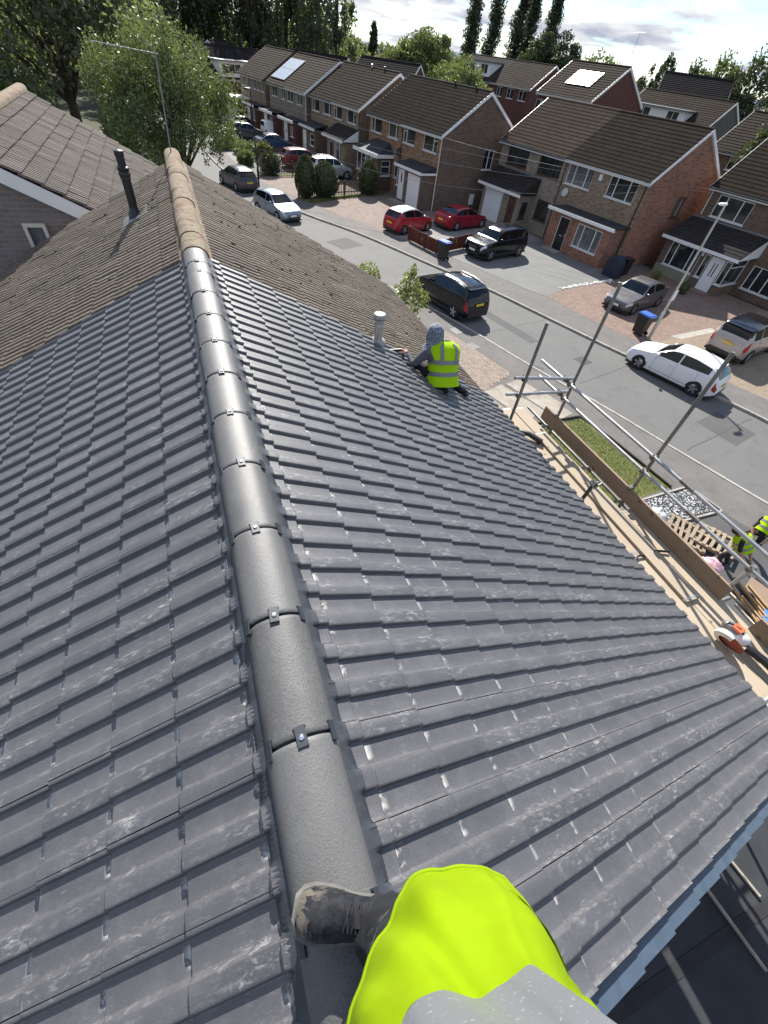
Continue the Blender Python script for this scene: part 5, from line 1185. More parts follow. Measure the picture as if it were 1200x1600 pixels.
for (lab, x, y, zt, w, mt, n, sz, sh, cf) in (
    ('pale green bushy tree behind the long black roof', 38.2, 124.3, 9.2, 9, 'leafpale', 4200, 0.5, 'round', 0.05),
    ('dark pointed tree beside the pale bushes behind the terrace', 41.3, 118.0, 12.2, 3.2, 'leafdark', 1800, 0.45, 'cone', 0.05),
    ('small dark spire tree, left of the pale hedge trees', 35.8, 121.0, 10.8, 3.0, 'leafdark', 1500, 0.45, 'cone', 0.05),
    ('pale green tree with slender top between the two black roofs', 46.5, 114.0, 10.6, 8, 'leafpale', 3800, 0.5, 'round', 0.05),
    ('broad sunlit pale tree left of the poplars', 52.4, 117.0, 13.2, 12, 'leafpale', 7000, 0.5, 'round', 0.04),
    ('low pale tree in front of the poplars', 66.0, 121.0, 9.0, 14, 'leafpale', 5200, 0.5, 'round', 0.03),
    ('low pale tree, right of the poplars', 82.0, 111.0, 9.6, 13, 'leafpale', 5200, 0.5, 'round', 0.03),
    ('rounded dark tree at the foot of the rightmost poplar', 78.8, 114.5, 14.6, 8.5, 'leafdark', 5200, 0.5, 'round', 0.08),
    ('second rounded dark tree, right of the poplars', 84.8, 116.0, 15.2, 8.5, 'leafdark', 5200, 0.5, 'round', 0.08),
    ('sparse pale tree beside the solar house roof', 95.5, 115.5, 13.8, 9, 'leafpale', 2600, 0.5, 'round', 0.10),
    ('lone dark tree between the aerial and the black roof', 85.0, 86.5, 13.0, 5.2, 'leafdark', 3200, 0.4, 'tall', 0.06),
    ('dark tree behind the black roof, first of the bank', 84.5, 77.5, 12.9, 7.5, 'leafdark', 3600, 0.45, 'round', 0.05),
    ('dark tree behind the black roof, middle of the bank', 84.5, 72.5, 14.0, 8.0, 'leaf', 3600, 0.45, 'round', 0.05),
    ('dark tree behind the black roof, last of the bank', 84.5, 66.5, 14.6, 9.0, 'leafdark', 3600, 0.45, 'round', 0.05),
    ('loose feathery willow behind the grey gabled house', 60.0, 37.4, 13.6, 8.6, 'leafbirch', 12000, 0.30, 'round', 0.06),
    ('bushy green tree rising between the terrace roofs', 33.5, 63.5, 9.3, 7.0, 'leafpale', 7000, 0.30, 'round', 0.08),
    ('dark conifer squeezed behind the porch house roof', 41.3, 28.8, 9.2, 4.6, 'leafdark', 9000, 0.22, 'cone', 0.03)):
    zb = terr(x, y); tree('tree', lab, (x, y), zt - zb, w * 1.12, mt, int(n * 1.9), sz * .95, int(x * 10), sh, crown_from=cf, droop=0.25 if 'willow' in lab else 0)
for k, (x, y, zt) in enumerate(((70.2, 132.5, 20.5), (75.6, 131.9, 21.5), (80.4, 129.0, 21.5), (84.2, 130.1, 22.5), (85.9, 123.5, 22.0))):
    tree('poplar_tree', 'tall slender dark poplar, %s' % ('first from the left of five', 'second of the five from the left', 'third of the five, the middle one', 'fourth of the five, touching its neighbour', 'last of the five, beside the round dark trees')[k], (x, y), zt - 2.6, 6.2, 'leafdark', 11000, 0.42, 60 + k, 'poplar', 'tree', 'slender poplars on the skyline', crown_from=0.02, nclump=46, trunk_r=0.25)
rnd = random.Random(77)
for k in range(22):   # skyline hedgerow right across
    a = radians(16 + 44 * k / 21.0); d = rnd.uniform(150, 175)
    tree('tree', 'low tree in the distant hedgerow along the skyline', (sin(a) * d, cos(a) * d), rnd.uniform(5, 7.5), 14, 'leaf' if rnd.random() < .5 else 'leafpale', 1500, 0.9, 300 + k, group='low trees in the distant hedgerow', crown_from=0.0, nclump=24)
# small fresh green tree between the old roof and the road
st = thing('tree', 'small bright green leafy tree poking above the old eaves beside the black car', 'tree', (6.1, 13.4, 0.06))
cl = [((0.0, -0.65, 4.35), (0.34, 0.34, 0.42), 240), ((0.25, -0.8, 4.0), (0.30, 0.35, 0.42), 200), ((-0.15, -0.5, 3.95), (0.36, 0.36, 0.40), 220), ((0.05, -0.7, 4.68), (0.16, 0.16, 0.22), 60), ((0.5, -0.85, 3.9), (0.16, 0.18, 0.25), 60), ((-0.9, 0.65, 4.25), (0.42, 0.40, 0.28), 220), ((-1.0, 0.9, 4.0), (0.5, 0.5, 0.35), 220), ((-0.3, 0.1, 3.5), (0.8, 0.9, 0.5), 500), ((0.2, -0.75, 3.55), (0.2, 0.25, 0.3), 90)]
V, F = leaf_cards(cl, 0.12, 5, 0.12, 0.5); link('crown', fast_mesh('crown', V, F, M['leaffresh']), st)
trunk_mesh(3.4, 0.07, [(c[0], 2.6) for c in cl], 3).build('trunk', M['bark'], st, 60)
# clipped conifers and shrubs along the front fences
def shrub(name, label, loc, w, h, mat, n, size, seed, group=None, egg=True, zb=0.085):
    t = thing(name, label, 'shrub', (*loc, zb), 0, group); R = np.random.default_rng(seed)
    g = R.normal(size=(n, 3)); g /= np.linalg.norm(g, axis=1)[:, None]
    p = g * np.array([w / 2, w / 2, h / 2]) * (0.90 + 0.16 * R.random((n, 1))) + np.array([0, 0, h / 2])
    if egg: p[:, :2] *= (1.08 - 0.32 * (p[:, 2:3] / h) ** 2)
    else: p += R.normal(size=(n, 3)) * w * 0.09
    a = g + 0.7 * R.normal(size=(n, 3)); a /= np.linalg.norm(a, axis=1)[:, None]; b = np.cross(a, R.normal(size=(n, 3))); b /= np.linalg.norm(b, axis=1)[:, None]
    A, B = a * size * .5, b * size * .28
    V = np.stack([p - A, p + B, p + A, p - B], 1).reshape(-1, 3); V[:, 2] = np.maximum(V[:, 2], 0.01)
    link('foliage', fast_mesh('foliage', V, np.arange(n * 4).reshape(-1, 4), M[mat]), t)
    mb = MB(); mb.ellipsoid((0, 0, h / 2), (w * .44, w * .44, h * .47), 0, 14, 10); mb.build('core', M['leafconifer'], t, 80)
    MB().tube([(0, 0, -.02), (0, 0, h * .3)], 0.05, 6).build('stem', M['bark'], t)
    return t
shrub('conifer_shrub', 'tall clipped egg shaped conifer at pavement corner of the picket fence', (9.75, 42.55), 1.65, 2.75, 'leafconifer', 5200, 0.13, 1, 'clipped conifers on the picket fence')
shrub('conifer_shrub', 'widest clipped round conifer in the middle of the picket fence', (11.45, 42.95), 2.25, 2.35, 'leafconifer', 6200, 0.13, 2, 'clipped conifers on the picket fence')
shrub('conifer_shrub', 'clipped conifer nearest the house wall on the picket fence', (15.75, 44.35), 1.75, 2.4, 'leafconifer', 5200, 0.13, 3, 'clipped conifers on the picket fence')
shrub('shrub', 'low rounded green bush behind the silver car', (11.9, 51.3), 1.7, 1.45, 'leafdark', 3200, 0.14, 4)
shrub('shrub', 'reddish loose shrub on the second picket fence', (8.3, 50.6), 1.5, 1.5, 'leafconifer', 2200, 0.2, 5, egg=False)
shrub('shrub', 'grey green shrub at the pavement corner of the third fence', (6.6, 54.2), 1.3, 1.0, 'leafbirch', 2000, 0.2, 6, egg=False)
shrub('shrub', 'bushy shrub beside the blue car', (7.2, 59.5), 1.8, 0.9, 'leafbirch', 2200, 0.22, 7, egg=False)
shrub('shrub', 'low spreading shrub on the bend behind the kerb', (5.4, 61.5), 1.6, 0.8, 'leafbirch', 2000, 0.22, 8, egg=False)
shrub('shrub', 'olive shrub between the two parked fronts', (8.9, 57.5), 1.3, 1.2, 'leaf', 2000, 0.22, 9, egg=False)
shrub('potted_plant', 'small green plant left of the white front door', (29.55, 23.0), 0.5, 0.7, 'leaffresh', 500, 0.12, 10, egg=False)
shrub('potted_plant', 'small green plant right of the white front door', (30.1, 21.0), 0.55, 0.7, 'leaf', 500, 0.12, 11, egg=False)
# ---------------------------------------------------------------- fences
def picket_fence(label, pts, h, mat, gap=0.13, w=0.07, group='low fences along the front gardens', post_every=1.8, name='picket_fence', pointed=True, z=0.09):
    t = thing(name, label, 'fence', (pts[0][0], pts[0][1], z), 0, group); o0 = V3((pts[0][0], pts[0][1], 0))
    mb = MB(); prof = [(-w / 2, 0.06), (w / 2, 0.06), (w / 2, h - .05), (0, h), (-w / 2, h - .05)] if pointed else [(-w / 2, 0.05), (w / 2, 0.05), (w / 2, h), (-w / 2, h)]
    mb.face([(x, -0.011, z_) for x, z_ in prof]); mb.face([(x, 0.011, z_) for x, z_ in prof][::-1])
    for k in range(len(prof)):
        a, b_ = prof[k], prof[(k + 1) % len(prof)]; mb.face([(a[0], -.011, a[1]), (a[0], .011, a[1]), (b_[0], .011, b_[1]), (b_[0], -.011, b_[1])])
    me = mb.mesh('picket', M[mat]); pm_ = MB().box(-.05, .05, -.05, .05, 0, h + .04).mesh('post', M[mat])
    for a, b_ in zip(pts, pts[1:]):
        a, b_ = V3((*a, 0)), V3((*b_, 0)); d = b_ - a; L = d.length; d.normalize(); an = atan2(d.y, d.x); nn = V3((d.y, -d.x, 0))
        n = int(L / gap)
        for k in range(n):
            o = link('picket', me, t); o.location = a - o0 + d * (k + .5) * gap + nn * 0.035; o.rotation_euler = (random.uniform(-.02, .02), random.uniform(-.02, .02), an)
        for k in range(int(L / post_every) + 1):
            o = link('post', pm_, t); o.location = a - o0 + d * min(L, k * post_every)
        for z_ in (0.25 * h, 0.78 * h):
            r = MB(); r.beam(a - o0 + V3((0, 0, z_)), b_ - o0 + V3((0, 0, z_)), 0.04, 0.07); r.build('rail', M[mat], t)
    return t
M['fencewood'] = plain('weathered_fence', (0.10, 0.072, 0.055), 0.9, 0, 0.2, 0.3, 6)
M['redfence'] = plain('red_stained_fence', (0.115, 0.030, 0.022), 0.75, 0, 0.3, 0.25, 5)
picket_fence('brown picket fence with clipped conifers beside the pink block driveway', [(9.0, 42.0), (13.4, 43.7), (18.0, 45.15)], 1.05, 'fencewood', 0.165)
picket_fence('brown picket fence in front of the maroon hatchback', [(7.0, 49.6), (11.0, 51.0)], 1.05, 'fencewood', 0.165)
picket_fence('pale weathered picket fence nearest the blue car', [(6.2, 55.0), (9.4, 57.0), (12.4, 58.0)], 1.05, 'fencewood', 0.165)
picket_fence('low red stained board fence round the small lawn', [(14.65, 31.9), (15.45, 28.95), (16.6, 29.4), (18.9, 30.45)], 0.82, 'redfence', 0.105, 0.09, name='board_fence', pointed=False)
# ---------------------------------------------------------------- street furniture
def wheelie_bin(label, loc, rz):
    t = thing('wheelie_bin', label, 'bin', (*loc, 0.087), radians(rz), 'wheelie bins on the far side of the road')
    mb = MB(); rows = [[(x * k, y * k + oy, z) for x, y in ((-.27, -.33), (.27, -.33), (.27, .33), (-.27, .33))] for k, z, oy in ((0.80, 0.06, 0.03), (0.82, 0.1, 0.02), (1.0, 0.94, 0), (1.05, 0.945, 0), (1.05, 0.99, 0))]
    mb.grid(rows, closed=True); mb.face(rows[0][::-1]); mb.build('body', M['black'], t)
    l = MB(); rows = [[(x * k, y * k, z) for x, y in ((-.30, -.37), (.30, -.37), (.30, .37), (-.30, .37))] for k, z in ((1.0, 0.992), (1.0, 1.02), (0.9, 1.065))]
    l.grid(rows, closed=True); l.face(rows[-1]); l.box(-.25, .25, .37, .43, 1.0, 1.03); l.build('lid', M['bluelid'], t)
    for s_ in (-1, 1):
        T = Matrix.Translation((s_ * .25, .30, .1)) @ Matrix.Rotation(pi / 2, 4, 'Y'); MB().lathe([(0, -.03), (.1, -.03), (.1, .03), (0, .03)], 12, T=T).build('wheel', M['black'], t, 40)
    return t
M['bluelid'] = plain('blue_lid', (0.035, 0.12, 0.45), 0.4)
wheelie_bin('black wheelie bin with blue lid by the red board fence', (15.45, 28.0), 200)
wheelie_bin('black wheelie bin with blue lid at the foot of the lamp post', (21.85, 16.35), 190)
lp = thing('street_lamp', 'slender grey street lamp post beside the blue lidded bin', 'street lamp', (22.02, 15.67, 0.087))
MB().tube([(0, 0, 0), (0, 0, 1.4)], 0.085, 12).build('base_sleeve', M['galv'], lp, 40); MB().tube([(0, 0, 1.38), (0, 0, 3.5), (0, 0, 5.95)], [0.062, 0.055, 0.045], 12).build('pole', M['galv'], lp, 40)
mb = MB(); mb.tube([(0, 0, 5.9), (-0.10, -0.05, 6.02), (-0.28, -0.12, 6.03)], 0.03, 8); mb.build('bracket_arm', M['galv'], lp, 40)
mb = MB(); mb.ellipsoid((-0.42, -0.17, 6.05), (0.26, 0.13, 0.06), 0, 12, 7); mb.build('lamp_head', M['white'], lp, 60); MB().lathe([(0.05, 0), (0.06, 0.05), (0.0, 0.11)], 10, (0.0, 0.0, 6.0)).build('photocell', M['white'], lp, 40)
MB().box(-0.10, 0.10, -0.066, -0.060, 2.0, 2.5).build('notice_plate', M['white'], lp)
lp2 = thing('street_lamp', 'thin dark lamp post on the pavement by the dark parked hatchback', 'street lamp', (6.45, 45.8, 0.087)); MB().tube([(0, 0, 0), (0, 0, 1.2), (0, 0, 1.21), (0, 0, 5.9)], [0.075, 0.075, 0.05, 0.04], 10).build('pole', M['darkmetal'] if 'darkmetal' in M else M['black'], lp2, 40); MB().ellipsoid((-0.25, 0, 5.95), (0.32, 0.12, 0.07), 0, 10, 6).build('lamp_head', M['black'], lp2, 60)
# telephone wires
M['wire'] = plain('cable_sheath', (0.25, 0.25, 0.25), 0.7)
def wire(label, a, b, sag, r=0.010):
    a, b = V3(a), V3(b); P = [a.lerp(b, k / 24) - V3((0, 0, sag * 4 * (k / 24) * (1 - k / 24))) for k in range(25)]
    tag(MB().tube(P, r, 5).build('telephone_wire', M['wire'], None, 60), label, 'wire', 'telephone wires strung between the houses')
wire('upper wire from the garage house corner to the porch house eaves', (19.9, 38.9, 4.95), (33.2, 25.3, 5.0), 0.35)
wire('wire from the lamp post top passing below the upper windows to the porch house', (6.45, 45.8, 5.6), (33.2, 25.1, 4.85), 0.6)
wire('lower wire crossing the garage house front to the black door house', (6.45, 45.8, 5.0), (28.0, 25.6, 4.9), 0.9)
wire('lowest wire passing in front of the clipped conifers', (6.4, 45.7, 3.9), (27.9, 25.7, 4.6), 1.5)
# covered barbecue and bin in the side passage
M['navy'] = plain('navy_cover', (0.018, 0.022, 0.045), 0.6, 0, 0.4, 0.3, 6)
t = thing('covered_barbecue', 'round topped thing under a navy cover against the red brick gable', 'cover', (26.75, 24.25, 0.087), radians(11.5))
rows = []
for x in (-0.32, -0.30, 0.30, 0.32):
    k = 0.94 if abs(x) > .31 else 1.0; rows.append([(x, y * k, z * k) for y, z in ((-.55, 0.02), (-.56, .7), (-.46, 1.02), (-.25, 1.22), (0, 1.29), (.25, 1.22), (.46, 1.02), (.56, .7), (.55, .02))])
mb = MB(); mb.grid(rows, flip=True); mb.face(rows[0]); mb.face(rows[-1][::-1]); mb.build('cover', M['navy'], t, 50)
t2 = wheelie_bin('dark bin in the shaded passage right of the navy cover', (28.0, 24.5), 100); t2['group'] = 'bins in the passage'; t2.children[1].data = t2.children[1].data.copy(); t2.children[1].data.materials[0] = M['black']
# ---------------------------------------------------------------- cars
def paint(name, col, rough=0.28, metal=0.0):
    m, nt, b = newmat(name); N = NT(nt); b.inputs['Base Color'].default_value = (*col, 1); b.inputs['Roughness'].default_value = rough; b.inputs['Metallic'].default_value = metal
    b.inputs['Coat Weight'].default_value = 0.35; b.inputs['Specular IOR Level'].default_value = 0.35; b.inputs['Coat Roughness'].default_value = 0.04
    dz = N.noise(N.obj(), 3.0, 5, 0.6); N.l(N.rng(dz, 0.3, 0.7, rough - 0.05, rough + 0.1), b.inputs['Roughness']); return m
M['carglass'] = plain('car_glass', (0.006, 0.007, 0.008), 0.05, 0, 0.45)
M['rubber'] = plain('tyre_rubber', (0.015, 0.015, 0.016), 0.8)
M['alloy'] = plain('alloy_rim', (0.52, 0.52, 0.54), 0.35, 0.4)
M['darkalloy'] = plain('dark_rim', (0.26, 0.26, 0.27), 0.4, 0.25)
M['lamp'] = plain('headlight_lens', (0.62, 0.66, 0.70), 0.08, 0.3)
M['redlamp'] = plain('tail_light_lens', (0.30, 0.012, 0.016), 0.12)
M['plate_y'] = plain('yellow_plate', (0.72, 0.50, 0.05), 0.45); M['plate_w'] = plain('white_plate', (0.75, 0.75, 0.72), 0.45)
M['trim'] = plain('black_trim', (0.02, 0.02, 0.021), 0.5)
CAR = {  # top profile, belt profile (fractions of length from the nose), glass ranges
 'hatch': dict(top=[(0, .46), (.008, .60), (.03, .70), (.10, .80), (.22, .905), (.27, .945), (.42, 1.36), (.50, 1.43), (.68, 1.44), (.83, 1.38), (.88, 1.31), (.955, .99), (.985, .84), (1, .5)],
               belt=[(0, .46), (.03, .66), (.10, .765), (.22, .875), (.3, .92), (.6, .965), (.85, 1.03), (.94, .97), (1, .5)], ws=(.275, .425), rw=(.875, .955), side=(.315, .845), pil=[.545], zb=.16, wheels=(.185, .80), R=.32),
 'suv': dict(top=[(0, .55), (.008, .74), (.03, .86), (.10, .98), (.22, 1.09), (.26, 1.13), (.38, 1.52), (.46, 1.62), (.68, 1.66), (.86, 1.60), (.91, 1.52), (.965, 1.15), (.985, .98), (1, .55)],
             belt=[(0, .55), (.03, .80), (.10, .93), (.22, 1.05), (.3, 1.09), (.6, 1.12), (.85, 1.22), (.95, 1.14), (1, .55)], ws=(.265, .39), rw=(.905, .962), side=(.30, .885), pil=[.51, .71], zb=.24, wheels=(.19, .805), R=.355),
 'bigsuv': dict(top=[(0, .60), (.008, .86), (.03, 1.0), (.10, 1.09), (.22, 1.17), (.27, 1.20), (.37, 1.62), (.44, 1.74), (.70, 1.79), (.90, 1.73), (.935, 1.66), (.98, 1.20), (.99, 1.05), (1, .6)],
             belt=[(0, .60), (.03, .94), (.10, 1.05), (.22, 1.13), (.3, 1.16), (.6, 1.19), (.9, 1.24), (.97, 1.18), (1, .6)], ws=(.275, .38), rw=(.932, .978), side=(.30, .915), pil=[.52, .74], zb=.28, wheels=(.19, .80), R=.385),
 'saloon': dict(top=[(0, .44), (.008, .58), (.03, .67), (.10, .78), (.24, .89), (.285, .93), (.42, 1.32), (.50, 1.40), (.64, 1.40), (.76, 1.30), (.86, 1.06), (.90, 1.02), (.975, .98), (.99, .84), (1, .5)],
                belt=[(0, .44), (.03, .63), (.10, .745), (.24, .855), (.32, .90), (.6, .945), (.8, .985), (.9, .96), (.98, .92), (1, .5)], ws=(.29, .425), rw=(.745, .865), side=(.33, .80), pil=[.555], zb=.15, wheels=(.175, .785), R=.325),
 'van': dict(top=[(0, .5), (.008, .66), (.03, .78), (.08, .92), (.16, 1.07), (.2, 1.13), (.34, 1.66), (.42, 1.80), (.9, 1.83), (.97, 1.78), (.988, 1.5), (.995, .9), (1, .5)],
             belt=[(0, .5), (.03, .72), (.08, .87), (.16, 1.03), (.25, 1.08), (.6, 1.10), (.95, 1.10), (.99, .95), (1, .5)], ws=(.205, .35), rw=(.975, .988), side=(.25, .47), pil=[], zb=.2, wheels=(.18, .80), R=.32)}
def interp(pl, x):
    for (a, ya), (b, yb) in zip(pl, pl[1:]):
        if a <= x <= b: return ya + (yb - ya) * (x - a) / max(1e-6, b - a)
    return pl[-1][1]
def make_car(label, typ, body, loc, heading, L=4.2, Wd=1.76, hk=1.0, roof=None, rims='alloy', plate='y', cat='car', rails=False, name='parked_car', skirt=None, z=0.0, group='cars parked along the street', spoil=False):
    d = CAR[typ]; t = thing(name, label, cat, (loc[0], loc[1], z), radians(-heading), group)
    n = 72; xs_ = [i / n for i in range(n + 1)]; xs_ = sorted(set(xs_ + [.004, .012, .02, .988, .996]))
    top = [interp(d['top'], x) for x in xs_]; belt = [interp(d['belt'], x) for x in xs_]
    for _ in range(2):
        top = [top[0]] + [(top[i - 1] + 2 * top[i] + top[i + 1]) / 4 for i in range(1, len(top) - 1)] + [top[-1]]
        belt = [belt[0]] + [(belt[i - 1] + 2 * belt[i] + belt[i + 1]) / 4 for i in range(1, len(belt) - 1)] + [belt[-1]]
    wprof = [(0, .66), (.012, .78), (.04, .89), (.10, .965), (.2, 1), (.8, 1), (.92, .965), (.97, .90), (.99, .82), (1, .72)]
    hw = Wd / 2; rows = []
    def half(i):
        x = xs_[i]; w = interp(wprof, x) * hw; zt, zbl = top[i] * hk, min(belt[i], top[i] - .012) * hk; g = max(0.0, zt - zbl); zb = d['zb'] + (0.12 * max(0, (.06 - x) / .06) + 0.16 * max(0, (x - .93) / .07))
        zm = zb + (zbl - zb) * .52; gl = min(1, g / .35); wt = w * .93 - .42 * max(0, g - .05) * (1 if typ != 'van' else .45)
        zb = min(zb, zbl - .12)
        e = 0.05 + .01 * gl
        return [(w * .80, zb), (w * .965, zb + .05), (w * .985, zb + (zm - zb) * .5), (w, zm), (w * .985, zm + (zbl - zm) * .6), (w * .945, zbl), (w * .915, zbl + .02 * gl + .003), (w * .915 + (wt - w * .915) * .5, zbl + (zt - e - zbl) * .5 + .004), (wt, zt - e * gl - .002), (wt * .90, zt - .018 * gl - .001), (wt * .55, zt + .004), (0, zt + .010)]
    for i in range(len(xs_)):
        h = half(i); y = L * (.5 - xs_[i]); rows.append([(-a, y, z_) for a, z_ in h] + [(a, y, z_) for a, z_ in h[-2::-1]])
    K = len(rows[0]); mid = (K - 1) // 2
    bm_, gm_, rm2_ = MB(), {'windscreen': MB(), 'rear_window': MB(), 'side_window': MB(), 'side_window ': MB(), 'tail_light': MB(), 'tail_light ': MB(), 'headlight': MB(), 'headlight ': MB()}, MB()
    for i in range(len(xs_) - 1):
        xm = (xs_[i] + xs_[i + 1]) / 2; g = (top[i] + top[i + 1] - belt[i] - belt[i + 1]) / 2
        for j in range(K - 1):
            q = [rows[i][j], rows[i + 1][j], rows[i + 1][j + 1], rows[i][j + 1]]; jj = min(j, K - 2 - j)
            tgt = bm_
            if jj in (6, 7) and d['side'][0] < xm < d['side'][1] and g > .14 and not any(abs(xm - p) < .010 for p in d['pil']): tgt = gm_['side_window' if j < mid else 'side_window ']
            elif jj >= 9 and d['ws'][0] < xm < d['ws'][1]: tgt = gm_['windscreen']
            elif jj >= 9 and d['rw'][0] < xm < d['rw'][1]: tgt = gm_['rear_window']
            elif roof and jj >= 8 and g > .3: tgt = rm2_
            elif jj in (3, 4) and .938 < xm < .992: tgt = gm_['tail_light' if j < mid else 'tail_light ']
            elif jj in (4, 5, 6) and .012 < xm < .085: tgt = gm_['headlight' if j < mid else 'headlight ']
            tgt.face(q)
    bm_.face([rows[0][k] for k in range(K)]); bm_.face([rows[-1][k] for k in range(K)][::-1])
    def weld(mb, nm, mat, sm=40):
        o = mb.build(nm, M[mat], t)
        b = bmesh.new(); b.from_mesh(o.data); bmesh.ops.remove_doubles(b, verts=b.verts, dist=.0005); bmesh.ops.recalc_face_normals(b, faces=b.faces); b.to_mesh(o.data); b.free()
        o.data.shade_smooth(); o.data.set_sharp_from_angle(angle=radians(sm)); return o
    weld(bm_, 'body', body, 34)
    for k_, mb in gm_.items():
        if mb.f: weld(mb, k_.strip(), 'redlamp' if 'tail' in k_ else 'lamp' if 'head' in k_ else 'carglass', 50)
    if rm2_.f: weld(rm2_, 'roof', roof, 40)
    # lower skirt
    mb = MB(); mb.box(-hw * .93, hw * .93, -L * .46, L * .46, d['zb'] - .05, d['zb'] + .03); mb.build('underbody', M['trim'], t)
    R = d['R']
    tyre = MB().lathe([(R * .66, -.10), (R * .92, -.105), (R, -.08), (R, .08), (R * .92, .105), (R * .66, .10)], 22, cap=False).mesh('tyre', M['rubber'], 40)
    rb = MB(); rb.lathe([(R * .70, -.06), (R * .70, .085), (R * .64, .09), (R * .60, .05), (R * .0, .045)], 20, cap=False)
    for s in range(5):
        a = 2 * pi * s / 5; Tm = Matrix.Rotation(a, 4, 'Z'); rb.box(R * .08, R * .66, -.032, .032, .05, .085, 1, Tm)
    rim = rb.mesh('rim', [M['trim'], M[rims]], 40)
    for wx in d['wheels']:
        y = L * (.5 - wx)
        for s in (-1, 1):
            Tm = Matrix.Translation((s * (hw - .068), y, R)) @ Matrix.Rotation(s * pi / 2, 4, 'Y')
            w = link('wheel', MB().lathe([(.05, .03), (.05, .06), (0, .065)], 8).mesh('hub', M['trim']), t); w.matrix_local = Tm
            for nm, me in (('tyre', tyre), ('rim', rim)): link(nm, me, w)
            ar = MB(); pts = [(s * (hw * .99 + .004), y + (R + .032) * cos(a), R + (R + .032) * sin(a)) for a in [pi * k / 16 for k in range(17)]]
            pin = [(s * (hw * .99 + .010), y + (R - .01) * cos(a), R + (R - .01) * sin(a)) for a in [pi * k / 16 for k in range(17)]]
            ar.grid([pts, pin], flip=(s < 0)); ar.grid([[(s * hw * .90, p[1], p[2]) for p in pts], pts], flip=(s < 0)); ar.face([(s * (hw * .985 + .003), p[1], p[2]) for p in pin]); ar.build('wheel_arch', M['trim'], t)
    zn = interp(d['belt'], .05) * hk
    for s in (-1, 1):
        mb = MB(); mb.ellipsoid((0, 0, 0), (.12, .07, .075), 0, 10, 6); mb.box(-.16 if s > 0 else .02, -.02 if s > 0 else .16, -.02, .02, -.06, -.03); o = mb.build('door_mirror', M[body if not roof else roof], t, 60); ix = .335 if typ not in ('van',) else .27; o.location = (s * (hw + .07), L * (.5 - ix), interp(d['belt'], ix) * hk + .10)
    gz = interp(d['belt'], .03) * hk - .16
    mb = MB(); mb.box(-hw * .42, hw * .42, L * .5 - .055, L * .5 + .004, gz - .10, gz + .04); mb.build('grille', M['trim'], t); mb = MB(); mb.box(-hw * .62, hw * .62, L * .5 - .09, L * .5 + .0025, d['zb'] + .13, d['zb'] + .22); mb.build('lower_grille', M['trim'], t)
    mb = MB(); mb.box(-.26, .26, L * .5 + .003, L * .5 + .016, d['zb'] + .245, d['zb'] + .355); mb.build('number_plate', M['plate_w'], t)
    zr_ = .62 * hk if typ in ('hatch', 'saloon') else .84 * hk
    mb = MB(); mb.box(-.26, .26, -L * .5 - .02, -L * .5 - .004, zr_, zr_ + .11); mb.build('number_plate', M['plate_y'], t)
    mb = MB(); mb.box(-hw * .72, hw * .72, -L * .5 - .012, -L * .5 + .1, d['zb'] + .10, d['zb'] + .24); mb.build('rear_bumper_trim', M['trim'], t)
    if typ in ('suv', 'bigsuv') or skirt:
        for s in (-1, 1): mb = MB(); mb.box(min(s * hw * .95, s * (hw + .008)), max(s * hw * .95, s * (hw + .008)), -L * .22, L * .22, d['zb'] - .02, d['zb'] + .12); mb.build('sill_trim', M['trim'], t)
    # door seams follow the side
    sm_ = MB()
    for fx in ([.325, .545, .76] if typ not in ('van',) else [.26, .50]):
        i = min(range(len(xs_)), key=lambda q: abs(xs_[q] - fx)); h = half(i); y = L * (.5 - xs_[i])
        for s in (-1, 1): sm_.tube([(s * (a + .001), y, z_) for a, z_ in h[1:6]], .0055, 4, cap=False)
    for s in (-1, 1):
        sm_.tube([(s * (half(min(range(len(xs_)), key=lambda q: abs(xs_[q] - fx)))[2][0] + .002), L * (.5 - fx), d['zb'] + .17) for fx in [.30 + .05 * k for k in range(10)]], .005, 4, cap=False)
    sm_.build('door_seams', M['trim'], t)
    hd = MB()
    for fx in (.50, .70):
        for s in (-1, 1):
            hh = half(min(range(len(xs_)), key=lambda q: abs(xs_[q] - fx)))[4]; hd.box(min(s * hh[0], s * (hh[0] + .03)), max(s * hh[0], s * (hh[0] + .03)), L * (.5 - fx) - .09, L * (.5 - fx) + .09, hh[1] - .02, hh[1] + .015)
    hd.build('door_handles', M[body], t)
    if rails:
        for s in (-1, 1):
            P = [(s * hw * .60, L * (.5 - fx), interp(d['top'], fx) * hk + .05) for fx in (.46, .5, .6, .7, .8, .86)]; P[0] = (P[0][0], P[0][1], P[0][2] - .05); P[-1] = (P[-1][0], P[-1][1], P[-1][2] - .05); MB().tube(P, .018, 6).build('roof_rail', M['alloy' if rails == 1 else 'trim'], t, 60)
    if spoil or typ in ('hatch', 'suv', 'bigsuv'):
        fx = d['rw'][0]; zt = interp(d['top'], fx) * hk; mb = MB(); mb.grid([[(x, L * (.5 - fx) + .12, zt + .028) for x in (-hw * .62, 0, hw * .62)], [(x, L * (.5 - fx) - .10, zt + .004) for x in (-hw * .60, 0, hw * .60)], [(x, L * (.5 - fx) - .10, zt - .03) for x in (-hw * .60, 0, hw * .60)]], flip=True); mb.build('spoiler', M[body if typ != 'bigsuv' else (roof or body)], t)
    MB().tube([(0, L * (.5 - d['rw'][0]) + .25, interp(d['top'], d['rw'][0] - .05) * hk + .0), (0, L * (.5 - d['rw'][0]) + .1, interp(d['top'], d['rw'][0] - .05) * hk + .12)], .006, 5).build('aerial', M['trim'], t)
    return t
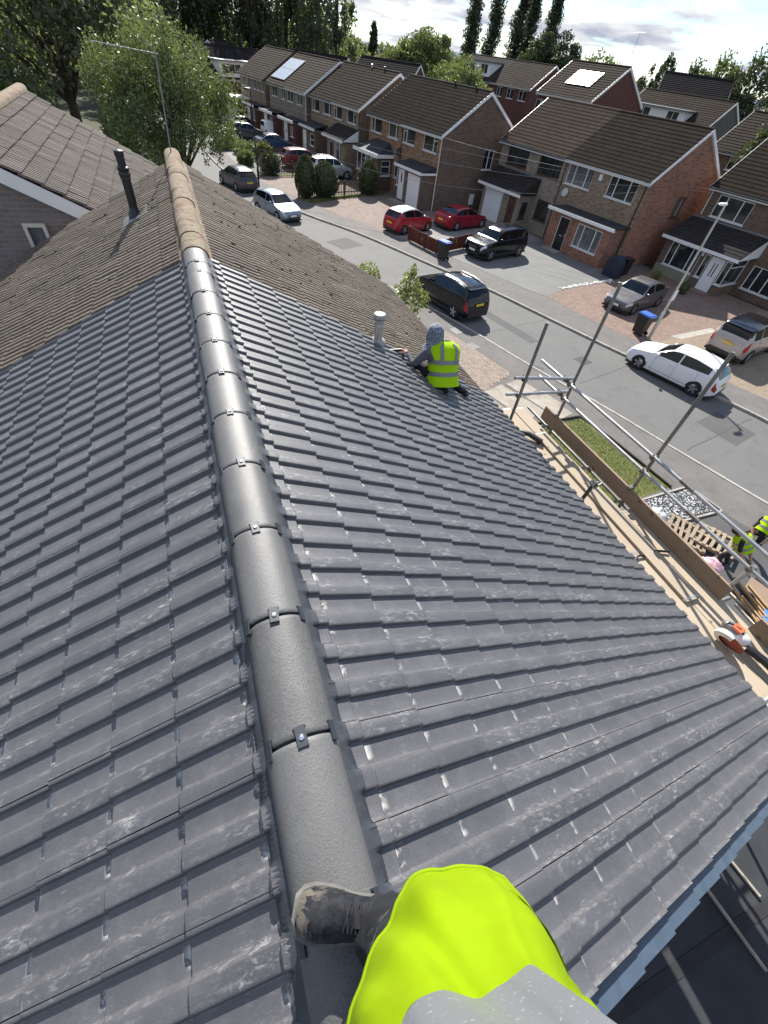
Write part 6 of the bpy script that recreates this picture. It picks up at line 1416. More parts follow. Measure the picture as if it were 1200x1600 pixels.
M['p_white'] = paint('white_paint', (0.74, 0.75, 0.76)); M['p_black'] = paint('black_paint', (0.004, 0.0045, 0.006), 0.16); M['p_navy'] = paint('blue_black_paint', (0.004, 0.005, 0.008), 0.16)
M['p_grey'] = paint('grey_metallic', (0.13, 0.125, 0.125), 0.32, 0.55); M['p_red'] = paint('red_paint', (0.34, 0.012, 0.022)); M['p_red2'] = paint('deep_red_paint', (0.27, 0.010, 0.024))
M['p_champ'] = paint('pale_gold_metallic', (0.40, 0.355, 0.325), 0.32, 0.4); M['p_silver'] = paint('silver_metallic', (0.50, 0.51, 0.53), 0.3, 0.6); M['p_maroon'] = paint('maroon_paint', (0.14, 0.02, 0.028)); M['p_blue'] = paint('dark_blue_paint', (0.03, 0.055, 0.11)); M['p_lightblue'] = paint('pale_blue_metallic', (0.24, 0.29, 0.34), 0.26, 0.5); M['p_slate'] = paint('slate_paint', (0.05, 0.055, 0.065))
make_car('white hatchback parked by the lamp post with dark alloy wheels', 'hatch', 'p_white', (20.13, 12.29), -19.6, 4.3, 1.77, 1.0, rims='darkalloy')
make_car('black four by four parked at the near kerb beside the green branches', 'suv', 'p_navy', (12.60, 21.15), -13.5, 4.5, 1.86, 1.0, rails=1)
make_car('grey saloon on the red block driveway in front of the porch house', 'saloon', 'p_grey', (24.55, 19.75), -107, 4.65, 1.79, 1.02, rims='darkalloy', z=0.085)
make_car('large black four by four on the grey driveway below the brown windows', 'bigsuv', 'p_black', (19.95, 28.75), -107, 4.85, 1.95, 0.96, rims='darkalloy', z=0.085)
make_car('bright red small hatchback with silver roof beside the red board fence', 'hatch', 'p_red', (15.50, 34.15), 68, 3.95, 1.72, 1.03, roof='p_silver', rims='darkalloy', z=0.085)
make_car('deep red saloon parked nose to the white garage door', 'saloon', 'p_red2', (20.55, 35.25), 72, 4.67, 1.84, 1.0, z=0.085)
make_car('pale gold large four by four with black roof, cut by the frame edge', 'bigsuv', 'p_champ', (26.6, 13.75), 75, 5.0, 1.98, 1.0, roof='p_black', z=0.085)
make_car('silver compact four by four behind the clipped conifers', 'suv', 'p_silver', (14.05, 50.35), 84, 4.1, 1.76, 0.98, z=0.085, rails=1)
make_car('maroon hatchback behind the second picket fence', 'suv', 'p_maroon', (12.2, 54.3), 80, 4.2, 1.8, 0.94, z=0.085)
make_car('dark blue saloon on the pale concrete driveway', 'saloon', 'p_blue', (11.0, 62.9), 78, 4.5, 1.8, 1.03, z=0.085)
make_car('white panel van on the pale concrete driveway', 'van', 'p_white', (12.9, 69.6), 78, 4.4, 1.8, 1.0, cat='van', name='parked_van', z=0.085)
make_car('dark grey estate car beside the white van', 'suv', 'p_slate', (8.7, 68.4), 78, 4.4, 1.8, 0.95, rails=1, z=0.085)
make_car('white hatchback farthest away by the terrace end', 'hatch', 'p_white', (9.6, 80.6), 78, 4.2, 1.76, 1.0, z=0.085)
make_car('dark saloon roof showing between the white van and far white hatchback', 'saloon', 'p_slate', (9.4, 75.3), 78, 4.4, 1.8, 1.0, z=0.085)
make_car('dark hatchback at the near kerb just past the old roof edge', 'hatch', 'p_slate', (4.75, 45.6), -20, 4.1, 1.75, 1.04)
make_car('pale blue silver car facing us with glaring windscreen by the old roof edge', 'hatch', 'p_lightblue', (6.45, 37.6), 158, 4.2, 1.76, 1.0)
# ---------------------------------------------------------------- scaffold outside the eaves
M['tube'] = plain('scaffold_tube', (0.40, 0.41, 0.41), 0.42, 0.7, 0.5, 0.25, 7)
M['tubedark'] = plain('worn_scaffold_tube', (0.20, 0.20, 0.19), 0.5, 0.6, 0.5, 0.3, 6)
M['coupler'] = plain('coupler_steel', (0.17, 0.16, 0.145), 0.55, 0.7, 0.5, 0.3, 12)
def mat_board(name, c1, c2, c3):
    m, nt, b = newmat(name); N = NT(nt); P = N.obj(); r = N.n('ShaderNodeObjectInfo').outputs['Random']
    mp = N.n('ShaderNodeMapping'); mp.inputs['Scale'].default_value = (14, 0.7, 14); N.l(P, mp.inputs[0])
    g = N.noise(mp.outputs[0], 3.0, 6, 0.65, 0.8); c = N.mix(N.rng(g, 0.3, 0.7), c1, c2); c = N.mix(N.math('MULTIPLY', r, 0.5), c, c3)
    c = N.mix(N.rng(N.noise(P, 2.2, 5, 0.65), 0.52, 0.72, 0, 0.55), c, c3)
    k = N.noise(P, 7.5, 2, 0.4); c = N.mix(N.rng(k, 0.70, 0.74, 0, 0.8), c, (0.10, 0.06, 0.03))
    N.l(c, b.inputs['Base Color']); b.inputs['Roughness'].default_value = 0.85; N.bump(b, g, 0.15, 0.004); return m
M['board'] = mat_board('scaffold_board', (0.36, 0.295, 0.215), (0.44, 0.37, 0.28), (0.29, 0.24, 0.18))
M['toeboard'] = mat_board('toe_board', (0.24, 0.17, 0.115), (0.31, 0.225, 0.155), (0.19, 0.14, 0.10))
sc = thing('scaffold', 'galvanised tube scaffold with pale boards running along the new eaves', 'scaffold', (5.35, 4.62, 0.09)); SO = V3((5.35, 4.62, 0.09))
def stube(name, a, b, mat='tube', r=0.0242): return MB().tube([V3(a) - SO, V3(b) - SO], r, 12).build(name, M[mat], sc, 40)
def coupler(p, ax=(0, 1, 0)):
    mb = MB(); T = Matrix.Translation(V3(p) - SO) @ V3(ax).to_track_quat('Z', 'Y').to_matrix().to_4x4()
    mb.lathe([(0.030, -0.03), (0.036, -0.028), (0.036, 0.028), (0.030, 0.03)], 10, T=T); mb.box(0.028, 0.075, -0.022, 0.022, -0.025, 0.025, 0, T); mb.box(-0.05, -0.03, -0.012, 0.012, -0.03, 0.03, 0, T); mb.tube([T @ V3((0.05, -0.05, 0)), T @ V3((0.05, 0.055, 0))], 0.009, 6)
    return mb.build('coupler', M['coupler'], sc, 40)
for (x, y, zt, mt) in ((5.35, 4.62, 7.38, 'tubedark'), (5.35, 2.78, 7.33, 'tubedark'), (5.35, 1.06, 5.62, 'tube'), (4.37, 4.64, 6.88, 'tubedark'), (5.35, -0.8, 6.2, 'tube')): stube('standard', (x, y, 0.09), (x, y, zt), mt)
for (x, y) in ((5.35, 4.62), (5.35, 2.78), (5.35, 1.06), (4.37, 4.64)): MB().box(x - .075 - SO.x, x + .075 - SO.x, y - .075 - SO.y, y + .075 - SO.y, 0, 0.012).build('base_plate', M['coupler'], sc)
XR = 5.298
stube('guard_rail', (XR, 5.42, 5.83), (XR, 2.2, 5.845)); stube('guard_rail', (XR - .001, 2.2, 5.845), (XR, -2.2, 5.86)); stube('mid_rail', (XR, 5.33, 5.58), (XR, 1.9, 5.585)); stube('mid_rail', (XR, 1.9, 5.585), (XR, -2.2, 5.60))
for z_, y_, w in ((5.845, 2.2, .1), (5.585, 1.9, .1)): MB().tube([V3((XR, y_ - w, z_)) - SO, V3((XR, y_ + w, z_)) - SO], 0.0295, 12).build('sleeve', M['coupler'], sc, 40)
stube('transom', (4.20, 4.69, 6.03), (5.40, 4.70, 5.885), 'tube'); stube('transom', (4.16, 4.70, 5.74), (5.45, 4.71, 5.63), 'tube')
for y_ in (4.75, 3.6, 2.83, 1.9, 1.0, 0.1, -0.75): stube('transom', (4.05, y_, 4.925), (5.55, y_, 4.925), 'tubedark')
stube('ledger', (5.40, 5.4, 4.875), (5.40, -2.2, 4.875), 'tubedark'); stube('ledger', (4.32, 5.4, 4.875), (4.32, -2.2, 4.875), 'tubedark')
stube('transom', (4.45, -0.10, 5.05), (5.6, 0.12, 5.62), 'tube')
for p, a in (((5.325, 4.62, 5.835), (0, 1, 0)), ((5.325, 4.62, 5.58), (0, 1, 0)), ((5.325, 2.78, 5.84), (0, 1, 0)), ((5.325, 2.78, 5.585), (0, 1, 0)), ((5.325, 1.06, 5.59), (0, 1, 0)), ((4.37, 4.67, 6.0), (1, 0, 0)), ((4.37, 4.67, 5.72), (1, 0, 0)), ((5.27, 4.72, 5.87), (1, 0, 0)), ((5.27, 4.72, 5.62), (1, 0, 0)), ((5.325, 2.78, 5.25), (0, 0, 1)), ((5.325, 4.62, 5.25), (0, 0, 1))): coupler(p, a)
rnd = random.Random(8)
bme = {}
def board(x, y0, L, z, mat='board', tilt=0.0, an=0.0, name='board'):
    mb = MB(); mb.box(-0.1125, 0.1125, 0.0, L, -0.019, 0.019); o = mb.build(name, M[mat], sc); o.location = V3((x, y0, z)) - SO; o.rotation_euler = (0, tilt, an)
    for q in (0.02, L - 0.05): e = MB(); e.box(-0.1135, 0.1135, q, q + 0.03, -0.020, 0.0205); e.build('end_band', M['galv'], o)
for k, x in enumerate((4.335, 4.565, 4.795, 5.03)):
    cuts = [5.42 - rnd.uniform(0, .12), rnd.choice((1.55, 1.75, 1.9)), -2.2]
    for a, b_ in zip(cuts, cuts[1:]): board(x + rnd.uniform(-.004, .004), b_, a - b_ - 0.004, 4.97 + rnd.uniform(-.002, .003), 'board', 0, rnd.uniform(-.0016, .0016))
board(5.235, 0.2, 2.4, 4.972, 'board', 0, 0.006); board(4.93, 1.1, 3.4, 5.012, 'board', 0, -0.014, 'loose_board')
tb = MB(); tb.box(-0.019, 0.019, 0, 3.92, -0.1125, 0.1125); o = tb.build('toe_board', M['toeboard'], sc); o.location = V3((5.318, 1.0, 5.115)) - SO; o.rotation_euler = (0, 0.05, 0)
tb = MB(); tb.box(-0.019, 0.019, 0, 2.6, -0.1125, 0.1125); o = tb.build('toe_board', M['toeboard'], sc); o.location = V3((5.33, -2.0, 5.10)) - SO
# things on the boards
t = thing('disc_cutter', 'orange and white power disc cutter lying on the scaffold boards', 'power tool', (4.87, 0.52, 5.0), radians(8))
M['sawwhite'] = plain('saw_guard', (0.66, 0.66, 0.64), 0.4); M['saworange'] = plain('saw_orange', (0.55, 0.13, 0.05), 0.5); M['sawdisc'] = plain('dusty_disc', (0.30, 0.075, 0.05), 0.75, 0, 0.4, 0.3, 30)
Td = Matrix.Translation((-0.10, 0.02, 0.13)) @ Matrix.Rotation(radians(62), 4, 'Y')
MB().lathe([(0, -.004), (.150, -.004), (.152, 0), (.150, .004), (0, .004)], 28, T=Td).build('disc', M['sawdisc'], t, 40)
g = MB(); rows = []
for k in range(15):
    a = radians(-20 + 200 * k / 14); rows.append([tuple(Td @ V3((r_ * cos(a), r_ * sin(a), h))) for r_, h in ((.05, .035), (.155, .035), (.168, .02), (.168, -.02), (.155, -.035), (.10, -.036))])
g.grid(rows); g.build('blade_guard', M['sawwhite'], t, 50)
mb = MB(); mb.ellipsoid((0.10, 0.10, 0.12), (.075, .12, .07), 0, 12, 8); mb.build('motor_housing', M['tubedark'], t, 60); mb = MB(); mb.box(.05, .15, .02, .12, .165, .195); mb.build('switch_panel', M['saworange'], t); mb = MB(); mb.ellipsoid((0.10, -0.02, 0.10), (.08, .10, .075), 0, 12, 8); mb.build('body', M['sawwhite'], t, 60)
MB().tube([(0.05, 0.16, 0.13), (0.08, 0.17, 0.175), (0.10, 0.06, 0.19), (0.09, -0.04, 0.15)], 0.013, 8).build('handle', M['black'], t, 60)
P = [(0.06 + .02 * sin(k * .6), -0.12 - k * 0.075, 0.09 + 0.02 * sin(k * .35)) for k in range(14)]
MB().tube(P, [0.045 + 0.004 * (k % 2) for k in range(14)], 12).build('hose', M['black'], t, 80)
t = tag(MB().tube([(0, 0, 0), (0.09, -0.13, 0.03), (0.21, -0.34, 0.0)], [0.04, 0.045, 0.05], 10).build('rolled_membrane', M['black'], None, 50), 'short dark roll lying at the far end of the boards', 'roll'); t.location = (4.62, 4.58, 5.04)
t = thing('scaffold_fitting', 'black tube stub with coupler standing against the eaves edge', 'tube stub', (4.60, 2.95, 4.99)); MB().tube([(-0.10, -0.10, 0.02), (0.12, 0.0, 0.32)], 0.027, 10).build('tube', M['black'], t, 40)
mb = MB(); mb.box(-.05, .05, -.045, .045, -.04, .04, 0, Matrix.Translation((0.12, 0, .32)) @ Matrix.Rotation(.6, 4, 'Y')); mb.tube([(0.06, 0.0, .33), (0.24, 0.02, .31)], 0.016, 8); mb.tube([(0.06, -.07, .30), (0.2, -.05, .36)], 0.014, 8); mb.build('clamp', M['tubedark'], t, 40)
t = tag(MB().tube([(0.0, 0, 0.0), (0.12, .05, .012), (0.28, .02, .0), (0.42, 0.05, .01), (0.60, -.02, .015)], 0.016, 6).build('rubber_strap', M['black'], None, 60), 'black rubber strap lying across the scaffold boards', 'strap'); t.location = (4.62, 1.80, 5.01)
# flat felt roof beside the near gable
fr = thing('garage', 'black felted flat roof below the stepped verge of the new slope', 'garage', (0, 0, 0))
MB().box(-5.5, 7.5, -8.0, -0.62, 2.55, 2.80).build('flat_roof', M['feltroof'], fr); MB().box(-5.3, 7.3, -7.8, -0.64, 0.0, 2.55).build('wall', M['housebrick'], fr)
for y_ in (-1.9, -3.0): MB().box(-5.5, 7.5, y_, y_ + 0.12, 2.801, 2.806).build('felt_lap', M['felt'], fr)
M['battendull'] = plain('grey_batten', (0.30, 0.27, 0.23), 0.9, 0, 0.2, 0.3, 6)  # pale strips on the shaded felt: slivers of sunlight painted as solid pieces
M['batten'] = plain('roof_batten', (0.55, 0.47, 0.36), 0.85, 0, 0.2, 0.2, 9)
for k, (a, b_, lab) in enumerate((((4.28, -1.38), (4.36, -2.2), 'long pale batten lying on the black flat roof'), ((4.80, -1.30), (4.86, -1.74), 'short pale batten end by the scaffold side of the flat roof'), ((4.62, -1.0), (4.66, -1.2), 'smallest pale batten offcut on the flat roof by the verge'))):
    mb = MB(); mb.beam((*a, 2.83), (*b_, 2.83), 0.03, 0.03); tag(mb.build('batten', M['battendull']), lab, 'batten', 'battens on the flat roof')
# ---------------------------------------------------------------- clutter on the forecourt
M['palletwood'] = mat_board('pallet_wood', (0.26, 0.20, 0.14), (0.36, 0.29, 0.21), (0.19, 0.155, 0.12))
def pallet(label, loc, rz, tilt=0.0, z=0.09):
    t = thing('pallet', label, 'pallet', (*loc, z), radians(rz), 'timber pallets on the forecourt'); t.rotation_euler = (tilt, 0, radians(rz))
    for x in (-0.46, 0, 0.46): MB().box(x - .05, x + .05, -.6, .6, .02, .11).build('bearer', M['palletwood'], t)
    sl = MB().box(-.5, .5, -.045, .045, 0, .02).mesh('slat', M['palletwood'])
    for k in range(7): o = link('slat', sl, t); o.location = (rnd.uniform(-.02, .02), -.55 + k * 1.1 / 6 + rnd.uniform(-.02, .02), .112); o.rotation_euler = (0, 0, rnd.uniform(-.05, .05))
    for k in range(3): o = link('slat', sl, t); o.location = (0, -.5 + k * .5, 0)
pallet('timber pallet lying nearer the gravel square', (12.45, 4.25), 32, 0.06); pallet('second timber pallet overlapping the first, nearer the stooping worker', (13.0, 3.75), 24, -0.08, 0.16)
def bag(label, loc, r, mat, seed, name='plastic_bag'):
    mb = MB(); mb.ellipsoid((0, 0, r[2] * .8), r, 0, 18, 12, lambda p: 1 + 0.28 * noise.noise(p * 2.3 + V3((seed, 0, 0))) + 0.12 * noise.noise(p * 6 + V3((0, seed, 0)))); o = mb.build(name, M[mat], None, 30); o.location = (*loc, 0.09); tag(o, label, 'bag')
m, nt, b = newmat('clear_polythene'); b.inputs['Base Color'].default_value = (0.72, 0.74, 0.76, 1); b.inputs['Roughness'].default_value = 0.2; b.inputs['Transmission Weight'].default_value = 0.25; M['poly'] = m
M['pinkbag'] = plain('pink_white_bag', (0.70, 0.42, 0.48), 0.4, 0, 0.5, 0.35, 4)
bag('crumpled clear plastic bag behind the toe board by the gravel', (11.75, 5.0), (.33, .30, .28), 'poly', 1); bag('pink and white plastic bag between pallet and toe board', (12.0, 3.05), (.26, .30, .22), 'pinkbag', 5)
M['orangewood'] = plain('orange_new_timber', (0.42, 0.27, 0.14), 0.8, 0, 0.2, 0.2, 8)
rnd = random.Random(4)
for k in range(9):
    x, y = 11.75 + k * 0.085 + rnd.uniform(-.02, .02), 1.35 + rnd.uniform(-.15, .1); mb = MB(); mb.beam((x, y, 0.11 + 0.05 * (k % 3)), (x + .12 + rnd.uniform(-.3, .3), y + 0.95 + rnd.uniform(-.35, .35), 0.12 + 0.05 * (k % 3)), 0.05, 0.045)
    tag(mb.build('timber_length', M['orangewood' if k % 3 else 'batten']), 'sawn timber length in the loose heap beside the scaffold', 'timber', 'sawn timber lengths in a heap')
mb = MB(); mb.box(-.3, .3, -.25, .25, 0, .03); o = mb.build('blue_sheet', plain('blue_board', (0.10, 0.22, 0.42), 0.5)); o.location = (12.25, 1.2, 0.16); o.rotation_euler = (.1, .05, .5); tag(o, 'small blue sheet among the timber offcuts', 'sheet')
mb = MB(); mb.box(-.35, .35, -.6, .6, 0, .018); o = mb.build('plywood_offcut', M['toeboard']); o.location = (12.9, 1.75, 0.14); o.rotation_euler = (.04, .03, .35); tag(o, 'brown plywood offcut beside the timber heap', 'board')
mb = MB(); mb.tube([(0, 0, 0), (1.1, -.5, .05)], .03, 8); o = mb.build('white_pipe', M['white'], None, 50); o.location = (12.2, 0.95, .14); tag(o, 'short white plastic pipe at the end of the timber heap', 'pipe')
# ---------------------------------------------------------------- people
def skinned(name, J, E, root, mats, parent, sub=2):
    """J name -> (pos, radius); E -> (a, b, material index); one continuous skin"""
    names = list(J); idx = {n: i for i, n in enumerate(names)}
    me = bpy.data.meshes.new(name); me.from_pydata([J[n][0] for n in names], [(idx[a], idx[b]) for a, b, _ in E], [])
    o = bpy.data.objects.new(name, me); COL.objects.link(o)
    sk = o.modifiers.new('skin', 'SKIN'); sk.use_smooth_shade = True
    if not me.skin_vertices: 
        bpy.context.view_layer.objects.active = o
    for i, n in enumerate(names):
        r = J[n][1]; me.skin_vertices[0].data[i].radius = r if isinstance(r, tuple) else (r, r); me.skin_vertices[0].data[i].use_root = (n == root)
    s2 = o.modifiers.new('sub', 'SUBSURF'); s2.levels = sub; s2.render_levels = sub
    dg = bpy.context.evaluated_depsgraph_get(); dg.update(); ev = o.evaluated_get(dg); m2 = bpy.data.meshes.new_from_object(ev); m2.name = name
    bpy.data.objects.remove(o); m2.materials.clear()
    for m in mats: m2.materials.append(m)
    segs = [(V3(J[a][0]), V3(J[b][0]), mi, (J[a][1] if not isinstance(J[a][1], tuple) else J[a][1][0])) for a, b, mi in E]
    for p in m2.polygons:
        c = p.center; best = (1e9, 0)
        for a, b, mi, r in segs:
            d = b - a; u = max(0, min(1, (c - a).dot(d) / max(1e-9, d.length_squared))); q = (c - (a + d * u)).length
            if q < best[0]: best = (q, mi)
        p.material_index = best[1]; p.use_smooth = True
    return link(name, m2, parent)
M['skin'] = plain('skin', (0.42, 0.24, 0.17), 0.55, 0, 0.4, 0.1, 30); M['hair'] = plain('dark_hair', (0.012, 0.010, 0.009), 0.6)
m, nt, b = newmat('hi_vis_yellow'); N = NT(nt); wv = N.n('ShaderNodeTexWave'); wv.inputs['Scale'].default_value = 95; wv.inputs['Distortion'].default_value = 0.8; wv.inputs['Detail'].default_value = 1; N.l(N.obj(), wv.inputs['Vector'])
fz = N.noise(N.obj(), 5, 5, .6); cv = N.mix(N.rng(fz, .3, .7), (0.165, 0.245, 0.0), (0.215, 0.325, 0.001)); cv = N.mix(N.math('MULTIPLY', wv.outputs[1], 0.10), cv, (0.095, 0.165, 0.0)); N.l(cv, b.inputs['Base Color']); b.inputs['Roughness'].default_value = 0.75; b.inputs['Specular IOR Level'].default_value = 0.15; N.bump(b, wv.outputs[1], 0.06, 0.001); M['hivis'] = m
M['hivis2'] = plain('bright_vest_cloth', (0.36, 0.60, 0.004), 0.75, 0, 0.15, 0.12, 7, 0.2)  # brighter copy of the hi-vis cloth, lifts vests on their shaded side
m, nt, b = newmat('reflective_band'); N = NT(nt); f = N.noise(N.obj(), 160, 3, .7); N.l(N.mix(N.rng(f, .62, .72), (0.19, 0.20, 0.215), (0.40, 0.41, 0.43)), b.inputs['Base Color']); b.inputs['Roughness'].default_value = 0.42; b.inputs['Metallic'].default_value = 0.25; N.bump(b, N.noise(N.obj(), 14, 4, .6), .25, .01); M['reflect'] = m
m, nt, b = newmat('dusty_work_cloth'); N = NT(nt); f = N.noise(N.obj(), 9, 6, .7, .8); c = N.mix(N.rng(f, .35, .7), (0.012, 0.013, 0.016), (0.030, 0.032, 0.036)); c = N.mix(N.rng(N.noise(N.obj(), 11, 6, .75, 1.2), .60, .70, 0, .75), c, (0.15, .145, .135)); N.l(c, b.inputs['Base Color']); b.inputs['Roughness'].default_value = .9; b.inputs['Specular IOR Level'].default_value = .15; N.bump(b, N.noise(N.obj(), 22, 6, .7, .6), .5, .01); M['work'] = m
M['trouser'] = plain('dark_trousers', (0.020, 0.020, 0.026), 0.85, 0, 0.3, 0.3, 6); M['hoodie'] = plain('grey_hoodie', (0.10, 0.105, 0.125), 0.9, 0, 0.2, 0.25, 9); M['blacktop'] = plain('black_top', (0.014, 0.014, 0.016), 0.85)
m, nt, b = newmat('patterned_hood'); N = NT(nt); v = N.n('ShaderNodeTexVoronoi'); v.inputs['Scale'].default_value = 34; N.l(N.obj(), v.inputs['Vector']); c = N.mix(N.rng(v.outputs['Distance'], .25, .5), (0.05, 0.06, 0.10), (0.20, 0.225, 0.28)); N.l(c, b.inputs['Base Color']); b.inputs['Roughness'].default_value = .9; M['hood'] = m
m, nt, b = newmat('scuffed_boot'); N = NT(nt); f = N.noise(N.obj(), 17, 7, .72, 1.4); c = N.mix(N.rng(f, .4, .6), (0.007, 0.008, 0.011), (0.026, 0.028, 0.033)); sx = N.n('ShaderNodeSeparateXYZ'); N.l(N.obj(), sx.inputs[0])
toe = N.math('MULTIPLY', N.rng(sx.outputs[0], 0.165, 0.235), N.rng(N.noise(N.obj(), 13, 5, .65, 1.0), .50, .57)); c = N.mix(toe, c, (0.12, 0.107, 0.09)); N.l(c, b.inputs['Base Color']); b.inputs['Roughness'].default_value = .7; b.inputs['Specular IOR Level'].default_value = .2; N.bump(b, f, .6, .008); M['boot'] = m
M['sole'] = plain('rubber_sole', (0.115, 0.112, 0.105), 0.85, 0, 0.3, 0.3, 20)
def ring(c, rx, ry, z, n=24, ax=None, pw=1.0):
    return [(c[0] + rx * math.copysign(abs(cos(2 * pi * k / n)) ** pw, cos(2 * pi * k / n)), c[1] + ry * math.copysign(abs(sin(2 * pi * k / n)) ** pw, sin(2 * pi * k / n)), z) for k in range(n)]
def vest_mesh(sections, bands, name, parent, T, n=26):
    """sections: list of (t along spine point, rx, ry, centre); bands of (i0,i1) rows -> reflective child"""
    rows = [[tuple(T @ V3(p)) for p in ring((cx_, cy_), rx, ry, z, n, pw=.9)] for (z, rx, ry, cx_, cy_) in sections]
    mb = MB(); mb.grid(rows, closed=True); v = mb.build(name, M['hivis2'], parent, 60)
    return v, rows
def reflective(rows, i, f0, f1, parent, k=1.02):
    mb = MB(); A, B = rows[i], rows[i + 1]; n = len(A); c = sum((V3(p) for p in A), V3()) / n
    def at(f): return [tuple(c + (V3(a).lerp(V3(b), f) - c) * 1.0 + (V3(a).lerp(V3(b), f) - c).normalized() * 0.006) for a, b in zip(A, B)]
    mb.grid([at(f0), at(f1)], closed=True); return mb.build('reflective_band', M['reflect'], parent, 60)
# roofer kneeling at the joint of new and old tiles
def hand(mb_parent, wrist, dirv, up, mat='skin', s=1.0, curl=0.6, name='hand'):
    d = V3(dirv).normalized(); u = V3(up); sd_ = d.cross(u).normalized(); u = sd_.cross(d); w = V3(wrist)
    J, E = {'w': (w, .028 * s), 'p': (w + d * .05 * s, (.040 * s, .018 * s)), 'k': (w + d * .09 * s, (.040 * s, .014 * s))}, [('w', 'p', 0), ('p', 'k', 0)]
    for i, (o, L) in enumerate(((-.030, .070), (-.010, .080), (.010, .074), (.029, .058))):
        a = w + d * .085 * s + sd_ * o * s; b = a + (d * (1 - curl * .3) - u * curl * .4).normalized() * L * .5 * s; c = b + (d * (1 - curl) - u * curl).normalized() * L * .5 * s
        J['f%da' % i] = (a, .0095 * s); J['f%db' % i] = (b, .0085 * s); J['f%dc' % i] = (c, .0075 * s); E += [('k', 'f%da' % i, 0), ('f%da' % i, 'f%db' % i, 0), ('f%db' % i, 'f%dc' % i, 0)]
    a = w + d * .035 * s - sd_ * .035 * s; b = a + (d * .6 - sd_ * .6 - u * .3).normalized() * .04 * s; J['ta'] = (a, .011 * s); J['tb'] = (b, .009 * s); J['tc'] = (b + (d - u * .5).normalized() * .03 * s, .008 * s); E += [('p', 'ta', 0), ('ta', 'tb', 0), ('tb', 'tc', 0)]
    return skinned(name, J, E, 'w', [M[mat]], mb_parent, 1)
WP = V3((2.78, 4.50, 6.24))
wk = thing('person', 'person in yellow high visibility vest and patterned hood kneeling on the new tiles', 'person', WP)
def rel(x, y, z): return V3((x, y, z)) - WP
J = {'pel': (rel(2.78, 4.44, 6.36), (.15, .13)), 'bel': (rel(2.77, 4.47, 6.46), (.145, .115)), 'che': (rel(2.75, 4.55, 6.58), (.155, .115)), 'nec': (rel(2.72, 4.63, 6.70), .062), 'hd1': (rel(2.70, 4.68, 6.78), .082), 'hd2': (rel(2.69, 4.71, 6.86), .075),
     'ls': (rel(2.56, 4.60, 6.62), .072), 'le': (rel(2.42, 4.63, 6.44), .052), 'lw': (rel(2.42, 4.83, 6.50), .034), 'rs': (rel(2.93, 4.58, 6.60), .072), 're': (rel(3.05, 4.72, 6.43), .052), 'rw': (rel(2.93, 4.92, 6.38), .034),
     'lh': (rel(2.67, 4.48, 6.33), .10), 'lk': (rel(2.50, 4.82, 6.40), .072), 'la': (rel(2.70, 4.40, 6.28), .05), 'lt': (rel(2.78, 4.22, 6.235), .038), 'rh': (rel(2.92, 4.47, 6.30), .10), 'rk': (rel(3.10, 4.80, 6.12), .072), 'ra': (rel(3.16, 4.52, 6.06), .055), 'rt': (rel(3.28, 4.44, 6.00), .042)}
E = [('pel', 'bel', 1), ('bel', 'che', 1), ('che', 'nec', 1), ('nec', 'hd1', 2), ('hd1', 'hd2', 2), ('che', 'ls', 1), ('ls', 'le', 1), ('le', 'lw', 1), ('che', 'rs', 1), ('rs', 're', 1), ('re', 'rw', 1), ('pel', 'lh', 0), ('lh', 'lk', 0), ('lk', 'la', 0), ('la', 'lt', 3), ('pel', 'rh', 0), ('rh', 'rk', 0), ('rk', 'ra', 0), ('ra', 'rt', 3)]
skinned('body', J, E, 'pel', [M['trouser'], M['hoodie'], M['skin'], M['boot']], wk)
T = Matrix.Translation(rel(2.775, 4.44, 6.29)) @ Matrix.Scale(1.1, 4) @ Matrix.Rotation(radians(-20), 4, 'X') @ Matrix.Rotation(radians(4), 4, 'Y')
v, rows = vest_mesh([(-.045, .215, .185, 0, -.01), (0.0, .205, .18, 0, -.005), (.07, .185, .165, 0, 0), (.115, .180, .16, 0, 0), (.20, .182, .155, 0, 0), (.245, .185, .155, 0, 0), (.33, .195, .145, 0, 0), (.39, .185, .125, 0, .01), (.425, .13, .10, 0, .02), (.445, .085, .08, 0, .03)], (), 'vest', wk, T)
reflective(rows, 2, .0, 1.0, v); reflective(rows, 4, 0, 1.0, v)
for s in (-1, 1):
    mb = MB(); P0 = []
    for i in range(4, 9):
        A = rows[i]; n = len(A); k0 = int((0.75 + s * 0.095) * n) % n
        P0.append([tuple(V3(A[(k0 + q) % n]) + (T.to_3x3() @ V3((0, -.006, 0.002)))) for q in (0, 1)])
    mb.grid(P0); mb.build('brace_band', M['reflect'], v, 60)
hd = MB(); hd.ellipsoid(rel(2.695, 4.69, 6.775), (.112, .122, .150), 0, 20, 14, lambda p: 1 + .05 * noise.noise(p * 3) + (.10 if p.z > .6 else 0)); hd.build('hood', M['hood'], wk, 80)
mb = MB(); mb.lathe([(.165, -.035), (.145, .0), (.118, .05), (.10, .09)], 18, rel(2.70, 4.65, 6.665)); mb.build('hood_collar', M['hood'], wk, 80)
hand(wk, rel(2.42, 4.83, 6.50), (-.25, .9, .1), (0, 0, 1), curl=.9); hand(wk, rel(2.93, 4.92, 6.38), (-.6, .7, .05), (0, 0, 1), curl=.7)
tg = thing('sealant_gun', 'dark sealant gun held out over the tile joint by the kneeling roofer', 'tool', (2.37, 4.93, 6.50)); MB().tube([(0, 0, 0), (-.20, .06, -.03)], .022, 8).build('barrel', M['black'], tg, 50); MB().tube([(-.20, .06, -.03), (-.29, .09, -.045)], [.012, .004], 8).build('nozzle', M['white'], tg, 50); MB().tube([(0.01, 0, 0), (.03, -.02, -.09)], .014, 8).build('grip', M['black'], tg, 50)
